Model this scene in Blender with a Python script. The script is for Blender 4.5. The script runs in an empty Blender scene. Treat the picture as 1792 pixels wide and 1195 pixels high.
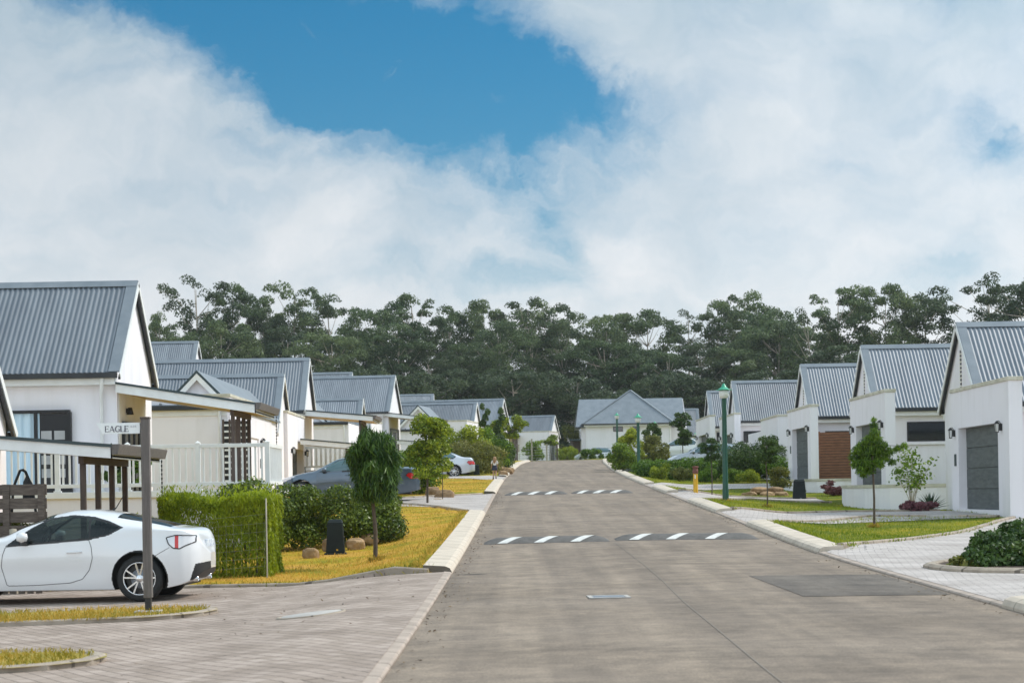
import bpy, bmesh, math, random
import numpy as np
from mathutils import Vector, Matrix
R = math.radians
random.seed(7)
rng = np.random.default_rng(11)
S = bpy.context.scene
COL = S.collection

# ------------------------------------------------------------------ camera, light, exposure
FPX, U0, V0, ROLL, EYE = 3450.0, 896.0, 862.0, 0.017, 1.5
cam_d = bpy.data.cameras.new('camera')
cam = bpy.data.objects.new('camera', cam_d)
COL.objects.link(cam)
cam_d.sensor_width = 36.0
cam_d.lens = FPX / 1792 * 36.0
cam_d.shift_y = (V0 - 597.5) / 1792
cam_d.clip_start = 0.1
cam_d.clip_end = 6000
cam.matrix_world = Matrix.Translation((0, 0, EYE)) @ Matrix.Rotation(R(90), 4, 'X') @ Matrix.Rotation(-ROLL, 4, 'Z')
# the roll turns about the lens axis, so the shift turns with it
cam_d.dof.use_dof = True
cam_d.dof.focus_distance = 40
cam_d.dof.aperture_fstop = 4.0
S.camera = cam
S.view_settings.view_transform = 'Standard'
S.view_settings.look = 'None'
S.view_settings.exposure = 0.55
S.view_settings.gamma = 1
S.render.engine = 'CYCLES'
S.cycles.use_denoising = True
S.cycles.max_bounces = 6
S.cycles.transparent_max_bounces = 8
S.cycles.sample_clamp_indirect = 6

SUN_AZ, SUN_EL = R(70), R(44)       # from +Y towards +X
sd = Vector((math.sin(SUN_AZ) * math.cos(SUN_EL), math.cos(SUN_AZ) * math.cos(SUN_EL), math.sin(SUN_EL)))
sun_d = bpy.data.lights.new('sun', 'SUN')
sun_d.energy = 2.2
sun_d.angle = R(10)
sun_d.color = (1.0, 0.95, 0.87)
sun = bpy.data.objects.new('sun', sun_d)
COL.objects.link(sun)
sun.rotation_euler = sd.to_track_quat('Z', 'Y').to_euler()

W = bpy.data.worlds.new('World')
S.world = W
W.use_nodes = True
def build_world():
    nt = W.node_tree; nt.nodes.clear()
    N = nt.nodes.new; L = nt.links.new
    def math_(op, a, b=None, clamp=False):
        n = N('ShaderNodeMath'); n.operation = op; n.use_clamp = clamp
        for i, q in enumerate((a, b)):
            if q is None: continue
            if isinstance(q, (int, float)): n.inputs[i].default_value = q
            else: L(q, n.inputs[i])
        return n.outputs[0]
    out = N('ShaderNodeOutputWorld')
    sky = N('ShaderNodeTexSky'); sky.sky_type = 'NISHITA'; sky.sun_disc = False
    sky.sun_elevation = SUN_EL; sky.sun_rotation = SUN_AZ; sky.air_density = 1.0; sky.dust_density = 0.0; sky.ozone_density = 5.0
    bsky = N('ShaderNodeBackground'); bsky.inputs[1].default_value = 0.058
    hs = N('ShaderNodeHueSaturation'); hs.inputs['Saturation'].default_value = 1.38; hs.inputs['Hue'].default_value = 0.485
    L(sky.outputs[0], hs.inputs['Color']); L(hs.outputs[0], bsky.inputs[0])
    tc = N('ShaderNodeTexCoord')
    sep = N('ShaderNodeSeparateXYZ'); L(tc.outputs['Generated'], sep.inputs[0])
    az = math_('ARCTAN2', sep.outputs[0], sep.outputs[1])
    el = math_('ARCSINE', sep.outputs[2])
    u = math_('ADD', math_('MULTIPLY', az, 3.45), 0.896)
    v = math_('SUBTRACT', 0.862, math_('MULTIPLY', el, 3.45))
    cv = N('ShaderNodeCombineXYZ'); L(u, cv.inputs[0]); L(v, cv.inputs[1])
    def noise(vec, scale, det, rough=0.55):
        n = N('ShaderNodeTexNoise'); n.inputs['Scale'].default_value = scale; n.inputs['Detail'].default_value = det
        n.inputs['Roughness'].default_value = rough
        L(vec, n.inputs['Vector']); return n
    n1 = noise(cv.outputs[0], 2.8, 9, 0.6)
    def vmath(op, a, b):
        n = N('ShaderNodeVectorMath'); n.operation = op
        for i, q in enumerate((a, b)):
            if isinstance(q, tuple): n.inputs[i].default_value = q
            else: L(q, n.inputs[i])
        return n.outputs[0]
    wob = vmath('MULTIPLY', vmath('SUBTRACT', n1.outputs['Color'], (0.5, 0.5, 0.5)), (0.36, 0.36, 0))
    pw = vmath('ADD', cv.outputs[0], wob)
    blobs = [  # centre u, v, angle deg, semi axes, weight : clear sky between the clouds
        (0.470, 0.010, 36, 0.28, 0.12, 1.25), (0.640, 0.115, 18, 0.30, 0.125, 1.35), (0.870, 0.195, 18, 0.25, 0.085, 0.95), (0.74, 0.03, 10, 0.14, 0.06, 0.6), (0.60, 0.05, 32, 0.17, 0.018, -0.9),
        (0.660, 0.205, 15, 0.16, 0.040, 0.6), (1.07, 0.205, 10, 0.12, 0.04, 0.42), (0.95, 0.34, 70, 0.13, 0.05, 0.40),
        (0.94, 0.44, 30, 0.12, 0.06, 0.32), (1.76, 0.265, 0, 0.07, 0.05, 0.60), (1.47, 0.275, 0, 0.06, 0.03, 0.28),
        (0.10, 0.00, 8, 0.26, 0.06, 0.5), (0.34, 0.02, 25, 0.16, 0.07, 0.5), (1.62, 0.49, 150, 0.14, 0.05, 0.25), (0.74, 0.47, 0, 0.14, 0.06, 0.25), (1.74, 0.0, 0, 0.12, 0.03, 0.3)]
    tot = None
    for (cu, cvv, ang, sx, sy, w) in blobs:
        mp = N('ShaderNodeMapping'); mp.vector_type = 'TEXTURE'
        mp.inputs['Location'].default_value = (cu, cvv, 0); mp.inputs['Rotation'].default_value = (0, 0, R(ang))
        mp.inputs['Scale'].default_value = (sx, sy, 1)
        L(pw, mp.inputs['Vector'])
        ln = N('ShaderNodeVectorMath'); ln.operation = 'LENGTH'; L(mp.outputs[0], ln.inputs[0])
        g = math_('MULTIPLY', math_('EXPONENT', math_('MULTIPLY', math_('POWER', ln.outputs['Value'], 2.0), -1.0)), w)
        tot = g if tot is None else math_('ADD', tot, g)
    # elsewhere in the sky: broken cloud from noise
    far = noise(tc.outputs['Generated'], 2.2, 5)
    infr = N('ShaderNodeMapping'); infr.vector_type = 'TEXTURE'
    infr.inputs['Location'].default_value = (0.9, 0.45, 0); infr.inputs['Scale'].default_value = (1.25, 0.7, 1)
    L(cv.outputs[0], infr.inputs['Vector'])
    ln = N('ShaderNodeVectorMath'); ln.operation = 'LENGTH'; L(infr.outputs[0], ln.inputs[0])
    outside = math_('SUBTRACT', ln.outputs['Value'], 0.8, True)
    tot = math_('ADD', tot, math_('MULTIPLY', outside, math_('MULTIPLY', math_('SUBTRACT', far.outputs[0], 0.56, True), 5.0)))
    # streaky fibres, drawn out along the wind
    mpf = N('ShaderNodeMapping'); mpf.inputs['Rotation'].default_value = (0, 0, R(-28)); mpf.inputs['Scale'].default_value = (0.9, 2.0, 1); L(pw, mpf.inputs['Vector'])
    n2 = noise(mpf.outputs[0], 3.6, 10, 0.62)
    fib = math_('SUBTRACT', n2.outputs[0], 0.5)
    tot = math_('MULTIPLY', tot, math_('ADD', math_('MULTIPLY', fib, 3.2), 1.16))
    tot = math_('ADD', tot, math_('MULTIPLY', fib, 1.5))
    mr = N('ShaderNodeMapRange'); mr.interpolation_type = 'SMOOTHSTEP'
    L(tot, mr.inputs[0]); mr.inputs[1].default_value = -0.38; mr.inputs[2].default_value = 1.5
    mr.inputs[3].default_value = 1.0; mr.inputs[4].default_value = 0.0
    cover = mr.outputs[0]
    # cloud brightness: whiter low in the sky, greyer where thick and high
    n3 = noise(pw, 3.8, 10, 0.58)
    t = math_('ADD', math_('MULTIPLY', math_('SUBTRACT', n3.outputs[0], 0.5), 1.35), math_('ADD', math_('MULTIPLY', v, 1.25), 0.12), True)
    mix = N('ShaderNodeMix'); mix.data_type = 'RGBA'
    L(t, mix.inputs['Factor'])
    mix.inputs[6].default_value = (0.31, 0.385, 0.44, 1); mix.inputs[7].default_value = (0.60, 0.607, 0.618, 1)
    # the veil is brighter round the sun
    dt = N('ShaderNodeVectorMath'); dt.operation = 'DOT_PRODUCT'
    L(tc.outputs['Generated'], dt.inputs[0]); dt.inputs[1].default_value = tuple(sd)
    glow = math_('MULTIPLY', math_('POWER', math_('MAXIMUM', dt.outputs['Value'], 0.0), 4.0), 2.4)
    # fill light added: unseen sky behind and left of the viewer is brightened
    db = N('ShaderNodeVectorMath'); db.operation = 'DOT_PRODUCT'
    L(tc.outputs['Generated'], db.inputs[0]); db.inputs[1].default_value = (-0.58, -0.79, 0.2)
    back_fill = math_('MULTIPLY', math_('MAXIMUM', db.outputs['Value'], 0.0), 1.7)
    st = math_('ADD', math_('ADD', glow, back_fill), 1.0)
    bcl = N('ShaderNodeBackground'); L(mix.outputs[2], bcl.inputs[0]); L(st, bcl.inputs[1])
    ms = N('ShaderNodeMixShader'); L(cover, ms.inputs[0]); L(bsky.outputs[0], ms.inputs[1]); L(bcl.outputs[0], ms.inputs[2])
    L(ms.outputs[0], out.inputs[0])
build_world()

# ------------------------------------------------------------------ helpers
_c, _s = math.cos(ROLL), math.sin(ROLL)
def P(u, v, Y):
    """world point at depth Y under a surveyed picture position"""
    a, b = (u - U0) / FPX, (V0 - v) / FPX
    return ((a * _c + b * _s) * Y, Y, EYE + (b * _c - a * _s) * Y)
def PX(u, v, Y): return P(u, v, Y)[0]
def PZ(u, v, Y): return P(u, v, Y)[2]

def tag(o, label=None, cat=None, group=None, kind=None):
    if label: o['label'] = label
    if cat: o['category'] = cat
    if group: o['group'] = group
    if kind: o['kind'] = kind
    return o
def thing(name, label, cat, loc=(0, 0, 0), rz=0.0, group=None):
    o = bpy.data.objects.new(name, None); COL.objects.link(o)
    o.empty_display_size = 0.2
    o.location = loc; o.rotation_euler = (0, 0, rz)
    return tag(o, label, cat, group)
def copy_tree(o, parent=None):
    c = o.copy(); COL.objects.link(c)
    if parent is not None: c.parent = parent
    for ch in list(o.children): copy_tree(ch, c)
    return c

class MB:
    def __init__(s): s.v = []; s.f = []; s.m = []; s.sm = []
    def add(s, vs, fs, mi=0, smooth=False):
        o = len(s.v); s.v += [tuple(p) for p in vs]
        for f in fs:
            s.f.append(tuple(i + o for i in f)); s.m.append(mi); s.sm.append(smooth)
    def box(s, x0, y0, z0, x1, y1, z1, mi=0):
        if x0 > x1: x0, x1 = x1, x0
        if y0 > y1: y0, y1 = y1, y0
        if z0 > z1: z0, z1 = z1, z0
        s.add([(x0,y0,z0),(x1,y0,z0),(x1,y1,z0),(x0,y1,z0),(x0,y0,z1),(x1,y0,z1),(x1,y1,z1),(x0,y1,z1)],
              [(0,3,2,1),(4,5,6,7),(0,1,5,4),(1,2,6,5),(2,3,7,6),(3,0,4,7)], mi)
    def hexa(s, p, mi=0):   # 8 points, bottom ring then top ring
        s.add(p, [(0,3,2,1),(4,5,6,7),(0,1,5,4),(1,2,6,5),(2,3,7,6),(3,0,4,7)], mi)
    def prism(s, pts, axis, a0, a1, mi=0, smooth=False):
        n = len(pts)
        def mk(p, a):
            return (a, p[0], p[1]) if axis == 'x' else ((p[0], a, p[1]) if axis == 'y' else (p[0], p[1], a))
        vs = [mk(p, a0) for p in pts] + [mk(p, a1) for p in pts]
        s.add(vs, [tuple(range(n))[::-1], tuple(range(n, 2 * n))], mi)
        s.add(vs, [(i, (i + 1) % n, n + (i + 1) % n, n + i) for i in range(n)], mi, smooth)
    def bar(s, p, q, w, h=None, mi=0):
        h = w if h is None else h
        p, q = Vector(p), Vector(q); d = (q - p).normalized()
        up = Vector((0, 0, 1)) if abs(d.z) < 0.95 else Vector((0, 1, 0))
        a = d.cross(up).normalized() * w / 2; b = d.cross(a).normalized() * h / 2
        s.hexa([p-a-b, p+a-b, p+a+b, p-a+b, q-a-b, q+a-b, q+a+b, q-a+b], mi)
    def tube(s, pts, r, n=8, mi=0, cap=True):
        pts = [Vector(p) for p in pts]; m = len(pts)
        rs = [r] * m if isinstance(r, (int, float)) else list(r)
        vs = []; ref = None
        for i, p in enumerate(pts):
            d = (pts[min(i + 1, m - 1)] - pts[max(i - 1, 0)]).normalized()
            if ref is None: ref = Vector((1, 0, 0)) if abs(d.x) < 0.8 else Vector((0, 1, 0))
            a = (ref - d * ref.dot(d)).normalized(); ref = a; b = d.cross(a)
            for k in range(n):
                t = 2 * math.pi * k / n
                vs.append(p + (a * math.cos(t) + b * math.sin(t)) * rs[i])
        fs = [(i*n+k, i*n+(k+1) % n, (i+1)*n+(k+1) % n, (i+1)*n+k) for i in range(m-1) for k in range(n)]
        s.add(vs, fs, mi, True)
        if cap: s.add(vs[:n], [tuple(range(n))[::-1]], mi); s.add(vs[-n:], [tuple(range(n))], mi)
    def lathe(s, prof, c=(0, 0, 0), n=16, axis='z', mi=0, smooth=True):
        vs = []
        for (r, h) in prof:
            for k in range(n):
                t = 2 * math.pi * k / n; a, b = r * math.cos(t), r * math.sin(t)
                q = (a, b, h) if axis == 'z' else ((a, h, b) if axis == 'y' else (h, a, b))
                vs.append((c[0]+q[0], c[1]+q[1], c[2]+q[2]))
        fs = [(i*n+k, i*n+(k+1) % n, (i+1)*n+(k+1) % n, (i+1)*n+k) for i in range(len(prof)-1) for k in range(n)]
        s.add(vs, fs, mi, smooth)
    def obj(s, name, mats, parent=None, bevel=0, loc=None, recalc=True):
        if not isinstance(mats, (list, tuple)): mats = [mats]
        me = bpy.data.meshes.new(name)
        me.from_pydata(s.v, [], s.f)
        for m in mats: me.materials.append(m)
        me.polygons.foreach_set('material_index', s.m)
        me.polygons.foreach_set('use_smooth', s.sm)
        if recalc:
            bm = bmesh.new(); bm.from_mesh(me)
            bmesh.ops.recalc_face_normals(bm, faces=bm.faces)
            bm.to_mesh(me); bm.free()
        me.update()
        o = bpy.data.objects.new(name, me); COL.objects.link(o)
        if parent is not None: o.parent = parent
        if loc is not None: o.location = loc
        if bevel:
            b = o.modifiers.new('bevel', 'BEVEL'); b.width = bevel; b.segments = 2; b.limit_method = 'ANGLE'
        return o

# ------------------------------------------------------------------ materials
def mat(name, c1, c2=None, rough=0.7, scale=3.0, bump=0.0, bscale=40.0, metal=0.0, spec=0.5, coat=0.0, stretch=None, det=6, emit=None, mid=(0.35, 0.65)):
    m = bpy.data.materials.new(name); m.use_nodes = True
    nt = m.node_tree; b = nt.nodes['Principled BSDF']; L = nt.links.new
    b.inputs['Roughness'].default_value = rough; b.inputs['Metallic'].default_value = metal
    b.inputs['Specular IOR Level'].default_value = spec; b.inputs['Coat Weight'].default_value = coat
    b.inputs['Coat Roughness'].default_value = 0.04
    b.inputs['Base Color'].default_value = (*c1, 1)
    tc = nt.nodes.new('ShaderNodeTexCoord'); vec = tc.outputs['Object']
    if stretch:
        mp = nt.nodes.new('ShaderNodeMapping'); mp.inputs['Scale'].default_value = stretch; L(vec, mp.inputs[0]); vec = mp.outputs[0]
    if c2:
        n = nt.nodes.new('ShaderNodeTexNoise'); n.inputs['Scale'].default_value = scale; n.inputs['Detail'].default_value = det
        n.inputs['Roughness'].default_value = 0.6
        L(vec, n.inputs['Vector'])
        r = nt.nodes.new('ShaderNodeValToRGB'); r.color_ramp.elements[0].position = mid[0]; r.color_ramp.elements[1].position = mid[1]
        r.color_ramp.elements[0].color = (*c1, 1); r.color_ramp.elements[1].color = (*c2, 1)
        L(n.outputs[0], r.inputs[0]); L(r.outputs[0], b.inputs['Base Color'])
    if bump:
        n = nt.nodes.new('ShaderNodeTexNoise'); n.inputs['Scale'].default_value = bscale; n.inputs['Detail'].default_value = 4
        L(vec, n.inputs['Vector'])
        bp = nt.nodes.new('ShaderNodeBump'); bp.inputs['Strength'].default_value = bump; bp.inputs['Distance'].default_value = 0.02
        L(n.outputs[0], bp.inputs['Height']); L(bp.outputs[0], b.inputs['Normal'])
    if emit:
        b.inputs['Emission Color'].default_value = (*emit[0], 1); b.inputs['Emission Strength'].default_value = emit[1]
    return m
def leaf_mat(name, dark, light, trans=0.3, rough=0.5):
    m = bpy.data.materials.new(name); m.use_nodes = True
    nt = m.node_tree; b = nt.nodes['Principled BSDF']; L = nt.links.new
    out = nt.nodes['Material Output']
    at = nt.nodes.new('ShaderNodeAttribute'); at.attribute_name = 'tint'
    oi = nt.nodes.new('ShaderNodeObjectInfo')
    mx = nt.nodes.new('ShaderNodeMix'); mx.data_type = 'RGBA'
    mx.inputs[6].default_value = (*dark, 1); mx.inputs[7].default_value = (*light, 1)
    L(at.outputs['Fac'], mx.inputs['Factor'])
    hs = nt.nodes.new('ShaderNodeHueSaturation'); L(mx.outputs[2], hs.inputs['Color'])
    mr = nt.nodes.new('ShaderNodeMapRange'); L(oi.outputs['Random'], mr.inputs[0]); mr.inputs[3].default_value = 0.8; mr.inputs[4].default_value = 1.2
    L(mr.outputs[0], hs.inputs['Value'])
    mr2 = nt.nodes.new('ShaderNodeMapRange'); L(oi.outputs['Random'], mr2.inputs[0]); mr2.inputs[3].default_value = 0.515; mr2.inputs[4].default_value = 0.485
    L(mr2.outputs[0], hs.inputs['Hue'])
    L(hs.outputs[0], b.inputs['Base Color']); b.inputs['Roughness'].default_value = rough; b.inputs['Specular IOR Level'].default_value = 0.35
    tr = nt.nodes.new('ShaderNodeBsdfTranslucent'); L(hs.outputs[0], tr.inputs[0])
    ms = nt.nodes.new('ShaderNodeMixShader'); ms.inputs[0].default_value = trans
    L(b.outputs[0], ms.inputs[1]); L(tr.outputs[0], ms.inputs[2]); L(ms.outputs[0], out.inputs[0])
    return m
def nodemat(name):
    m = bpy.data.materials.new(name); m.use_nodes = True
    nt = m.node_tree
    return m, nt, nt.nodes['Principled BSDF'], nt.nodes.new, nt.links.new

def wall_mat(name, base, stain, amt=0.5):
    m, nt, b, N, L = nodemat(name)
    tc = N('ShaderNodeTexCoord')
    n1 = N('ShaderNodeTexNoise'); n1.inputs['Scale'].default_value = 0.8; n1.inputs['Detail'].default_value = 6; L(tc.outputs['Object'], n1.inputs['Vector'])
    mp = N('ShaderNodeMapping'); mp.inputs['Scale'].default_value = (5, 5, 0.35); L(tc.outputs['Object'], mp.inputs[0])
    n2 = N('ShaderNodeTexNoise'); n2.inputs['Scale'].default_value = 1.0; n2.inputs['Detail'].default_value = 5; L(mp.outputs[0], n2.inputs['Vector'])
    ml = N('ShaderNodeMath'); ml.operation = 'MULTIPLY'; L(n1.outputs[0], ml.inputs[0]); L(n2.outputs[0], ml.inputs[1])
    r = N('ShaderNodeValToRGB'); r.color_ramp.elements[0].position = 0.22; r.color_ramp.elements[1].position = 0.46
    r.color_ramp.elements[0].color = (*base, 1)
    r.color_ramp.elements[1].color = tuple(base[i] * (1 - amt) + stain[i] * amt for i in range(3)) + (1,)
    L(ml.outputs[0], r.inputs[0]); L(r.outputs[0], b.inputs['Base Color'])
    b.inputs['Roughness'].default_value = 0.85
    n3 = N('ShaderNodeTexNoise'); n3.inputs['Scale'].default_value = 25; n3.inputs['Detail'].default_value = 5; L(tc.outputs['Object'], n3.inputs['Vector'])
    bp = N('ShaderNodeBump'); bp.inputs['Strength'].default_value = 0.15; bp.inputs['Distance'].default_value = 0.02
    L(n3.outputs[0], bp.inputs['Height']); L(bp.outputs[0], b.inputs['Normal'])
    return m

M = {}
M['plaster'] = wall_mat('white_plaster', (0.815, 0.778, 0.80), (0.59, 0.56, 0.54), 0.34)
M['plaster_warm'] = wall_mat('cream_plaster', (0.76, 0.72, 0.64), (0.58, 0.52, 0.43), 0.5)
M['coping'] = mat('stained_coping', (0.62, 0.58, 0.48), (0.42, 0.39, 0.30), 0.85, 2.5, 0.2)
M['roof'] = mat('grey_metal_roof', (0.118, 0.136, 0.16), (0.168, 0.19, 0.216), 0.48, 0.8, metal=0.0, spec=0.4, stretch=(3, 0.5, 0.5))
M['roof_flash'] = mat('grey_flashing', (0.15, 0.175, 0.20), (0.20, 0.225, 0.25), 0.5, 1.5, metal=0.0)
M['gutter'] = mat('black_gutter', (0.012, 0.014, 0.016), (0.03, 0.032, 0.034), 0.35, 2)
M['trimdark'] = mat('dark_green_grey_trim', (0.03, 0.05, 0.055), None, 0.5)
M['white'] = mat('white_paint', (0.80, 0.80, 0.785), (0.72, 0.715, 0.70), 0.5, 3.0)
M['soffit'] = mat('tan_soffit', (0.52, 0.37, 0.21), (0.43, 0.29, 0.15), 0.6, 2.0, stretch=(1, 8, 8))
M['brown'] = mat('brown_timber', (0.055, 0.036, 0.028), (0.095, 0.065, 0.05), 0.6, 4, stretch=(6, 6, 0.6))
M['greypost'] = mat('grey_brown_post', (0.10, 0.085, 0.078), (0.15, 0.13, 0.12), 0.65, 5, 0.2, stretch=(8, 8, 0.5))
M['seam'] = mat('panel_gap', (0.10, 0.10, 0.105), None, 0.6)
M['frame'] = mat('black_window_frame', (0.014, 0.013, 0.014), None, 0.4)
M['glass'] = mat('dark_window_glass', (0.02, 0.022, 0.026), None, 0.06, spec=0.8)
M['glass_pale'] = mat('pale_reflecting_glass', (0.34, 0.33, 0.32), (0.42, 0.41, 0.40), 0.15, 1.0)
M['curtain'] = mat('pale_blue_curtain', (0.45, 0.58, 0.66), (0.56, 0.68, 0.75), 0.8, 2, stretch=(9, 1, 0.2))
M['door'] = mat('dark_grey_garage_door', (0.055, 0.066, 0.066), (0.105, 0.118, 0.115), 0.6, 4.0, 0.12, 30, stretch=(1, 0.5, 3))
M['timber'] = mat('red_brown_slats', (0.13, 0.05, 0.022), (0.24, 0.105, 0.05), 0.55, 3, stretch=(1, 1, 9))
M['gabion'] = mat('stone_pillar', (0.16, 0.13, 0.11), (0.40, 0.36, 0.32), 0.9, 14, 0.6, 14)
M['lampblack'] = mat('black_lantern_metal', (0.012, 0.012, 0.012), None, 0.4)
M['lampglass'] = mat('frosted_lantern_glass', (0.62, 0.62, 0.60), None, 0.25)
M['green'] = mat('dark_green_pole_paint', (0.003, 0.055, 0.030), (0.004, 0.072, 0.040), 0.35, 3)
M['greencap'] = mat('green_lamp_cap', (0.02, 0.28, 0.15), (0.06, 0.36, 0.22), 0.35, 6)
M['opal'] = mat('opal_lamp_bowl', (0.74, 0.75, 0.73), None, 0.3)
M['yellow'] = mat('yellow_marker_paint', (0.72, 0.40, 0.02), (0.60, 0.33, 0.02), 0.5, 8)
M['rust'] = mat('rusty_red_cap', (0.20, 0.06, 0.04), (0.12, 0.05, 0.035), 0.7, 12)
M['boxgreen'] = mat('black_green_box', (0.006, 0.010, 0.010), (0.010, 0.018, 0.016), 0.62, 4, spec=0.3)
M['bark'] = mat('brown_bark', (0.06, 0.042, 0.03), (0.12, 0.09, 0.065), 0.9, 9, 0.5, 30, stretch=(3, 3, 0.7))
M['bark_pale'] = mat('pale_gum_bark', (0.44, 0.38, 0.31), (0.24, 0.20, 0.16), 0.85, 3, stretch=(2, 2, 0.5))
M['rock'] = mat('sandstone_rock', (0.20, 0.115, 0.05), (0.40, 0.26, 0.14), 0.9, 3.5, 0.7, 9)
M['concrete'] = mat('pale_concrete_kerb', (0.62, 0.53, 0.43), (0.44, 0.37, 0.295), 0.9, 2.2, 0.3, 50, mid=(0.3, 0.75))
M['flushkerb'] = mat('worn_flush_kerb', (0.43, 0.345, 0.285), (0.31, 0.25, 0.205), 0.9, 3.0, 0.3, 50)
M['edging'] = mat('brick_edging', (0.40, 0.33, 0.26), (0.27, 0.22, 0.17), 0.9, 4, 0.3, 40)
M['soil'] = mat('dark_mulch', (0.035, 0.022, 0.015), (0.085, 0.055, 0.035), 0.95, 9, 0.8, 25)
M['stripe'] = mat('white_road_paint', (0.66, 0.645, 0.61), (0.46, 0.445, 0.415), 0.7, 9, 0.1, 60, mid=(0.4, 0.8))
M['bumpmat'] = mat('dark_tar_hump', (0.085, 0.077, 0.070), (0.125, 0.114, 0.104), 0.8, 8, 0.4, 90)
M['steel'] = mat('worn_steel', (0.42, 0.45, 0.49), (0.28, 0.29, 0.31), 0.5, 6, metal=0.4)
M['coverconc'] = mat('pale_concrete_cover', (0.48, 0.45, 0.42), (0.36, 0.33, 0.30), 0.85, 8, 0.2, 60)
M['signwhite'] = mat('white_sign_board', (0.80, 0.82, 0.82), None, 0.45)
M['navy'] = mat('navy_lettering', (0.022, 0.016, 0.055), None, 0.5)
M['greytext'] = mat('grey_lettering', (0.30, 0.30, 0.33), None, 0.5)
M['wire'] = mat('galvanised_wire', (0.30, 0.30, 0.28), None, 0.5, metal=0.6)
M['palepost'] = mat('pale_timber_post', (0.40, 0.36, 0.28), (0.30, 0.26, 0.20), 0.85, 6, 0.2, stretch=(6, 6, 0.6))
M['oldwood'] = mat('weathered_wood', (0.075, 0.055, 0.045), (0.16, 0.13, 0.105), 0.9, 6, 0.4, 30, stretch=(0.8, 6, 8))
M['black'] = mat('black_plastic', (0.01, 0.01, 0.011), None, 0.5)
M['rubber'] = mat('tyre_rubber', (0.012, 0.012, 0.012), (0.02, 0.02, 0.02), 0.8, 20)
M['rim'] = mat('silver_alloy', (0.70, 0.70, 0.71), None, 0.25, metal=0.9)
M['carglass'] = mat('dark_car_glass', (0.012, 0.02, 0.022), None, 0.03, spec=0.9, coat=0.5)
M['carglass2'] = mat('teal_car_glass', (0.03, 0.085, 0.095), None, 0.05, spec=0.9, coat=0.6)
M['paint_white'] = mat('pearl_white_paint', (0.74, 0.74, 0.75), None, 0.28, coat=0.9)
M['paint_blue'] = mat('silver_blue_paint', (0.095, 0.13, 0.17), None, 0.30, metal=0.55, coat=0.9)
M['paint_silver'] = mat('silver_paint', (0.55, 0.57, 0.60), None, 0.3, metal=0.4, coat=0.9)
M['paint_grey'] = mat('grey_paint', (0.33, 0.35, 0.38), None, 0.3, metal=0.4, coat=0.9)
M['red'] = mat('red_lens', (0.55, 0.012, 0.015), None, 0.12, coat=0.8)
M['lens'] = mat('clear_lens', (0.72, 0.72, 0.74), None, 0.1, metal=0.3, coat=0.8)
M['chrome'] = mat('chrome', (0.75, 0.75, 0.76), None, 0.12, metal=1.0)
M['plate'] = mat('plate_white', (0.70, 0.74, 0.78), (0.30, 0.36, 0.50), 0.4, 22, mid=(0.5, 0.6))
M['skin'] = mat('skin', (0.42, 0.24, 0.165), (0.47, 0.28, 0.195), 0.55, 8)
M['hair'] = mat('light_brown_hair', (0.22, 0.115, 0.05), (0.36, 0.21, 0.10), 0.6, 25, stretch=(6, 6, 0.6))
M['whitecloth'] = mat('white_cotton', (0.72, 0.69, 0.67), (0.64, 0.60, 0.58), 0.85, 12, 0.3, 30)
M['navycloth'] = mat('navy_cotton', (0.012, 0.015, 0.035), (0.03, 0.035, 0.06), 0.85, 20, 0.3, 40)
M['terracotta'] = mat('terracotta_pot', (0.30, 0.12, 0.06), (0.22, 0.09, 0.05), 0.8, 6)

def joints(m, every, width):
    nt = m.node_tree; b = nt.nodes['Principled BSDF']; L = nt.links.new; N = nt.nodes.new
    src = b.inputs['Base Color'].links[0].from_socket
    tc = N('ShaderNodeTexCoord'); sp = N('ShaderNodeSeparateXYZ'); L(tc.outputs['Object'], sp.inputs[0])
    a = N('ShaderNodeMath'); a.operation = 'DIVIDE'; L(sp.outputs[1], a.inputs[0]); a.inputs[1].default_value = every
    f = N('ShaderNodeMath'); f.operation = 'FRACT'; L(a.outputs[0], f.inputs[0])
    c = N('ShaderNodeMath'); c.operation = 'LESS_THAN'; L(f.outputs[0], c.inputs[0]); c.inputs[1].default_value = width / every
    mx = N('ShaderNodeMix'); mx.data_type = 'RGBA'; L(c.outputs[0], mx.inputs['Factor']); L(src, mx.inputs[6]); mx.inputs[7].default_value = (.14, .115, .09, 1)
    L(mx.outputs[2], b.inputs['Base Color'])
def vary(m, lo, hi):
    nt = m.node_tree; b = nt.nodes['Principled BSDF']; L = nt.links.new; N = nt.nodes.new
    src = b.inputs['Base Color'].links[0].from_socket
    oi = N('ShaderNodeObjectInfo'); mr = N('ShaderNodeMapRange'); L(oi.outputs['Random'], mr.inputs[0]); mr.inputs[3].default_value = lo; mr.inputs[4].default_value = hi
    h = N('ShaderNodeHueSaturation'); L(src, h.inputs['Color']); L(mr.outputs[0], h.inputs['Value']); L(h.outputs[0], b.inputs['Base Color'])
vary(M['roof'], .86, 1.22); vary(M['plaster'], .96, 1.02); vary(M['rock'], .7, 1.15)
joints(M['concrete'], 1.0, .018); joints(M['flushkerb'], 1.0, .03); joints(M['edging'], .45, .03)
def car_glass(name, tint, clear):
    m, nt, b, N, L = nodemat(name)
    b.inputs['Base Color'].default_value = (*tint, 1); b.inputs['Roughness'].default_value = .03; b.inputs['Specular IOR Level'].default_value = .8
    tr = N('ShaderNodeBsdfTransparent'); tr.inputs[0].default_value = (.42, .50, .48, 1)
    ms = N('ShaderNodeMixShader'); ms.inputs[0].default_value = clear; L(b.outputs[0], ms.inputs[1]); L(tr.outputs[0], ms.inputs[2]); L(ms.outputs[0], nt.nodes['Material Output'].inputs[0])
    return m
M['carglass'] = car_glass('clear_dark_car_glass', (.012, .02, .022), .6)
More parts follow.
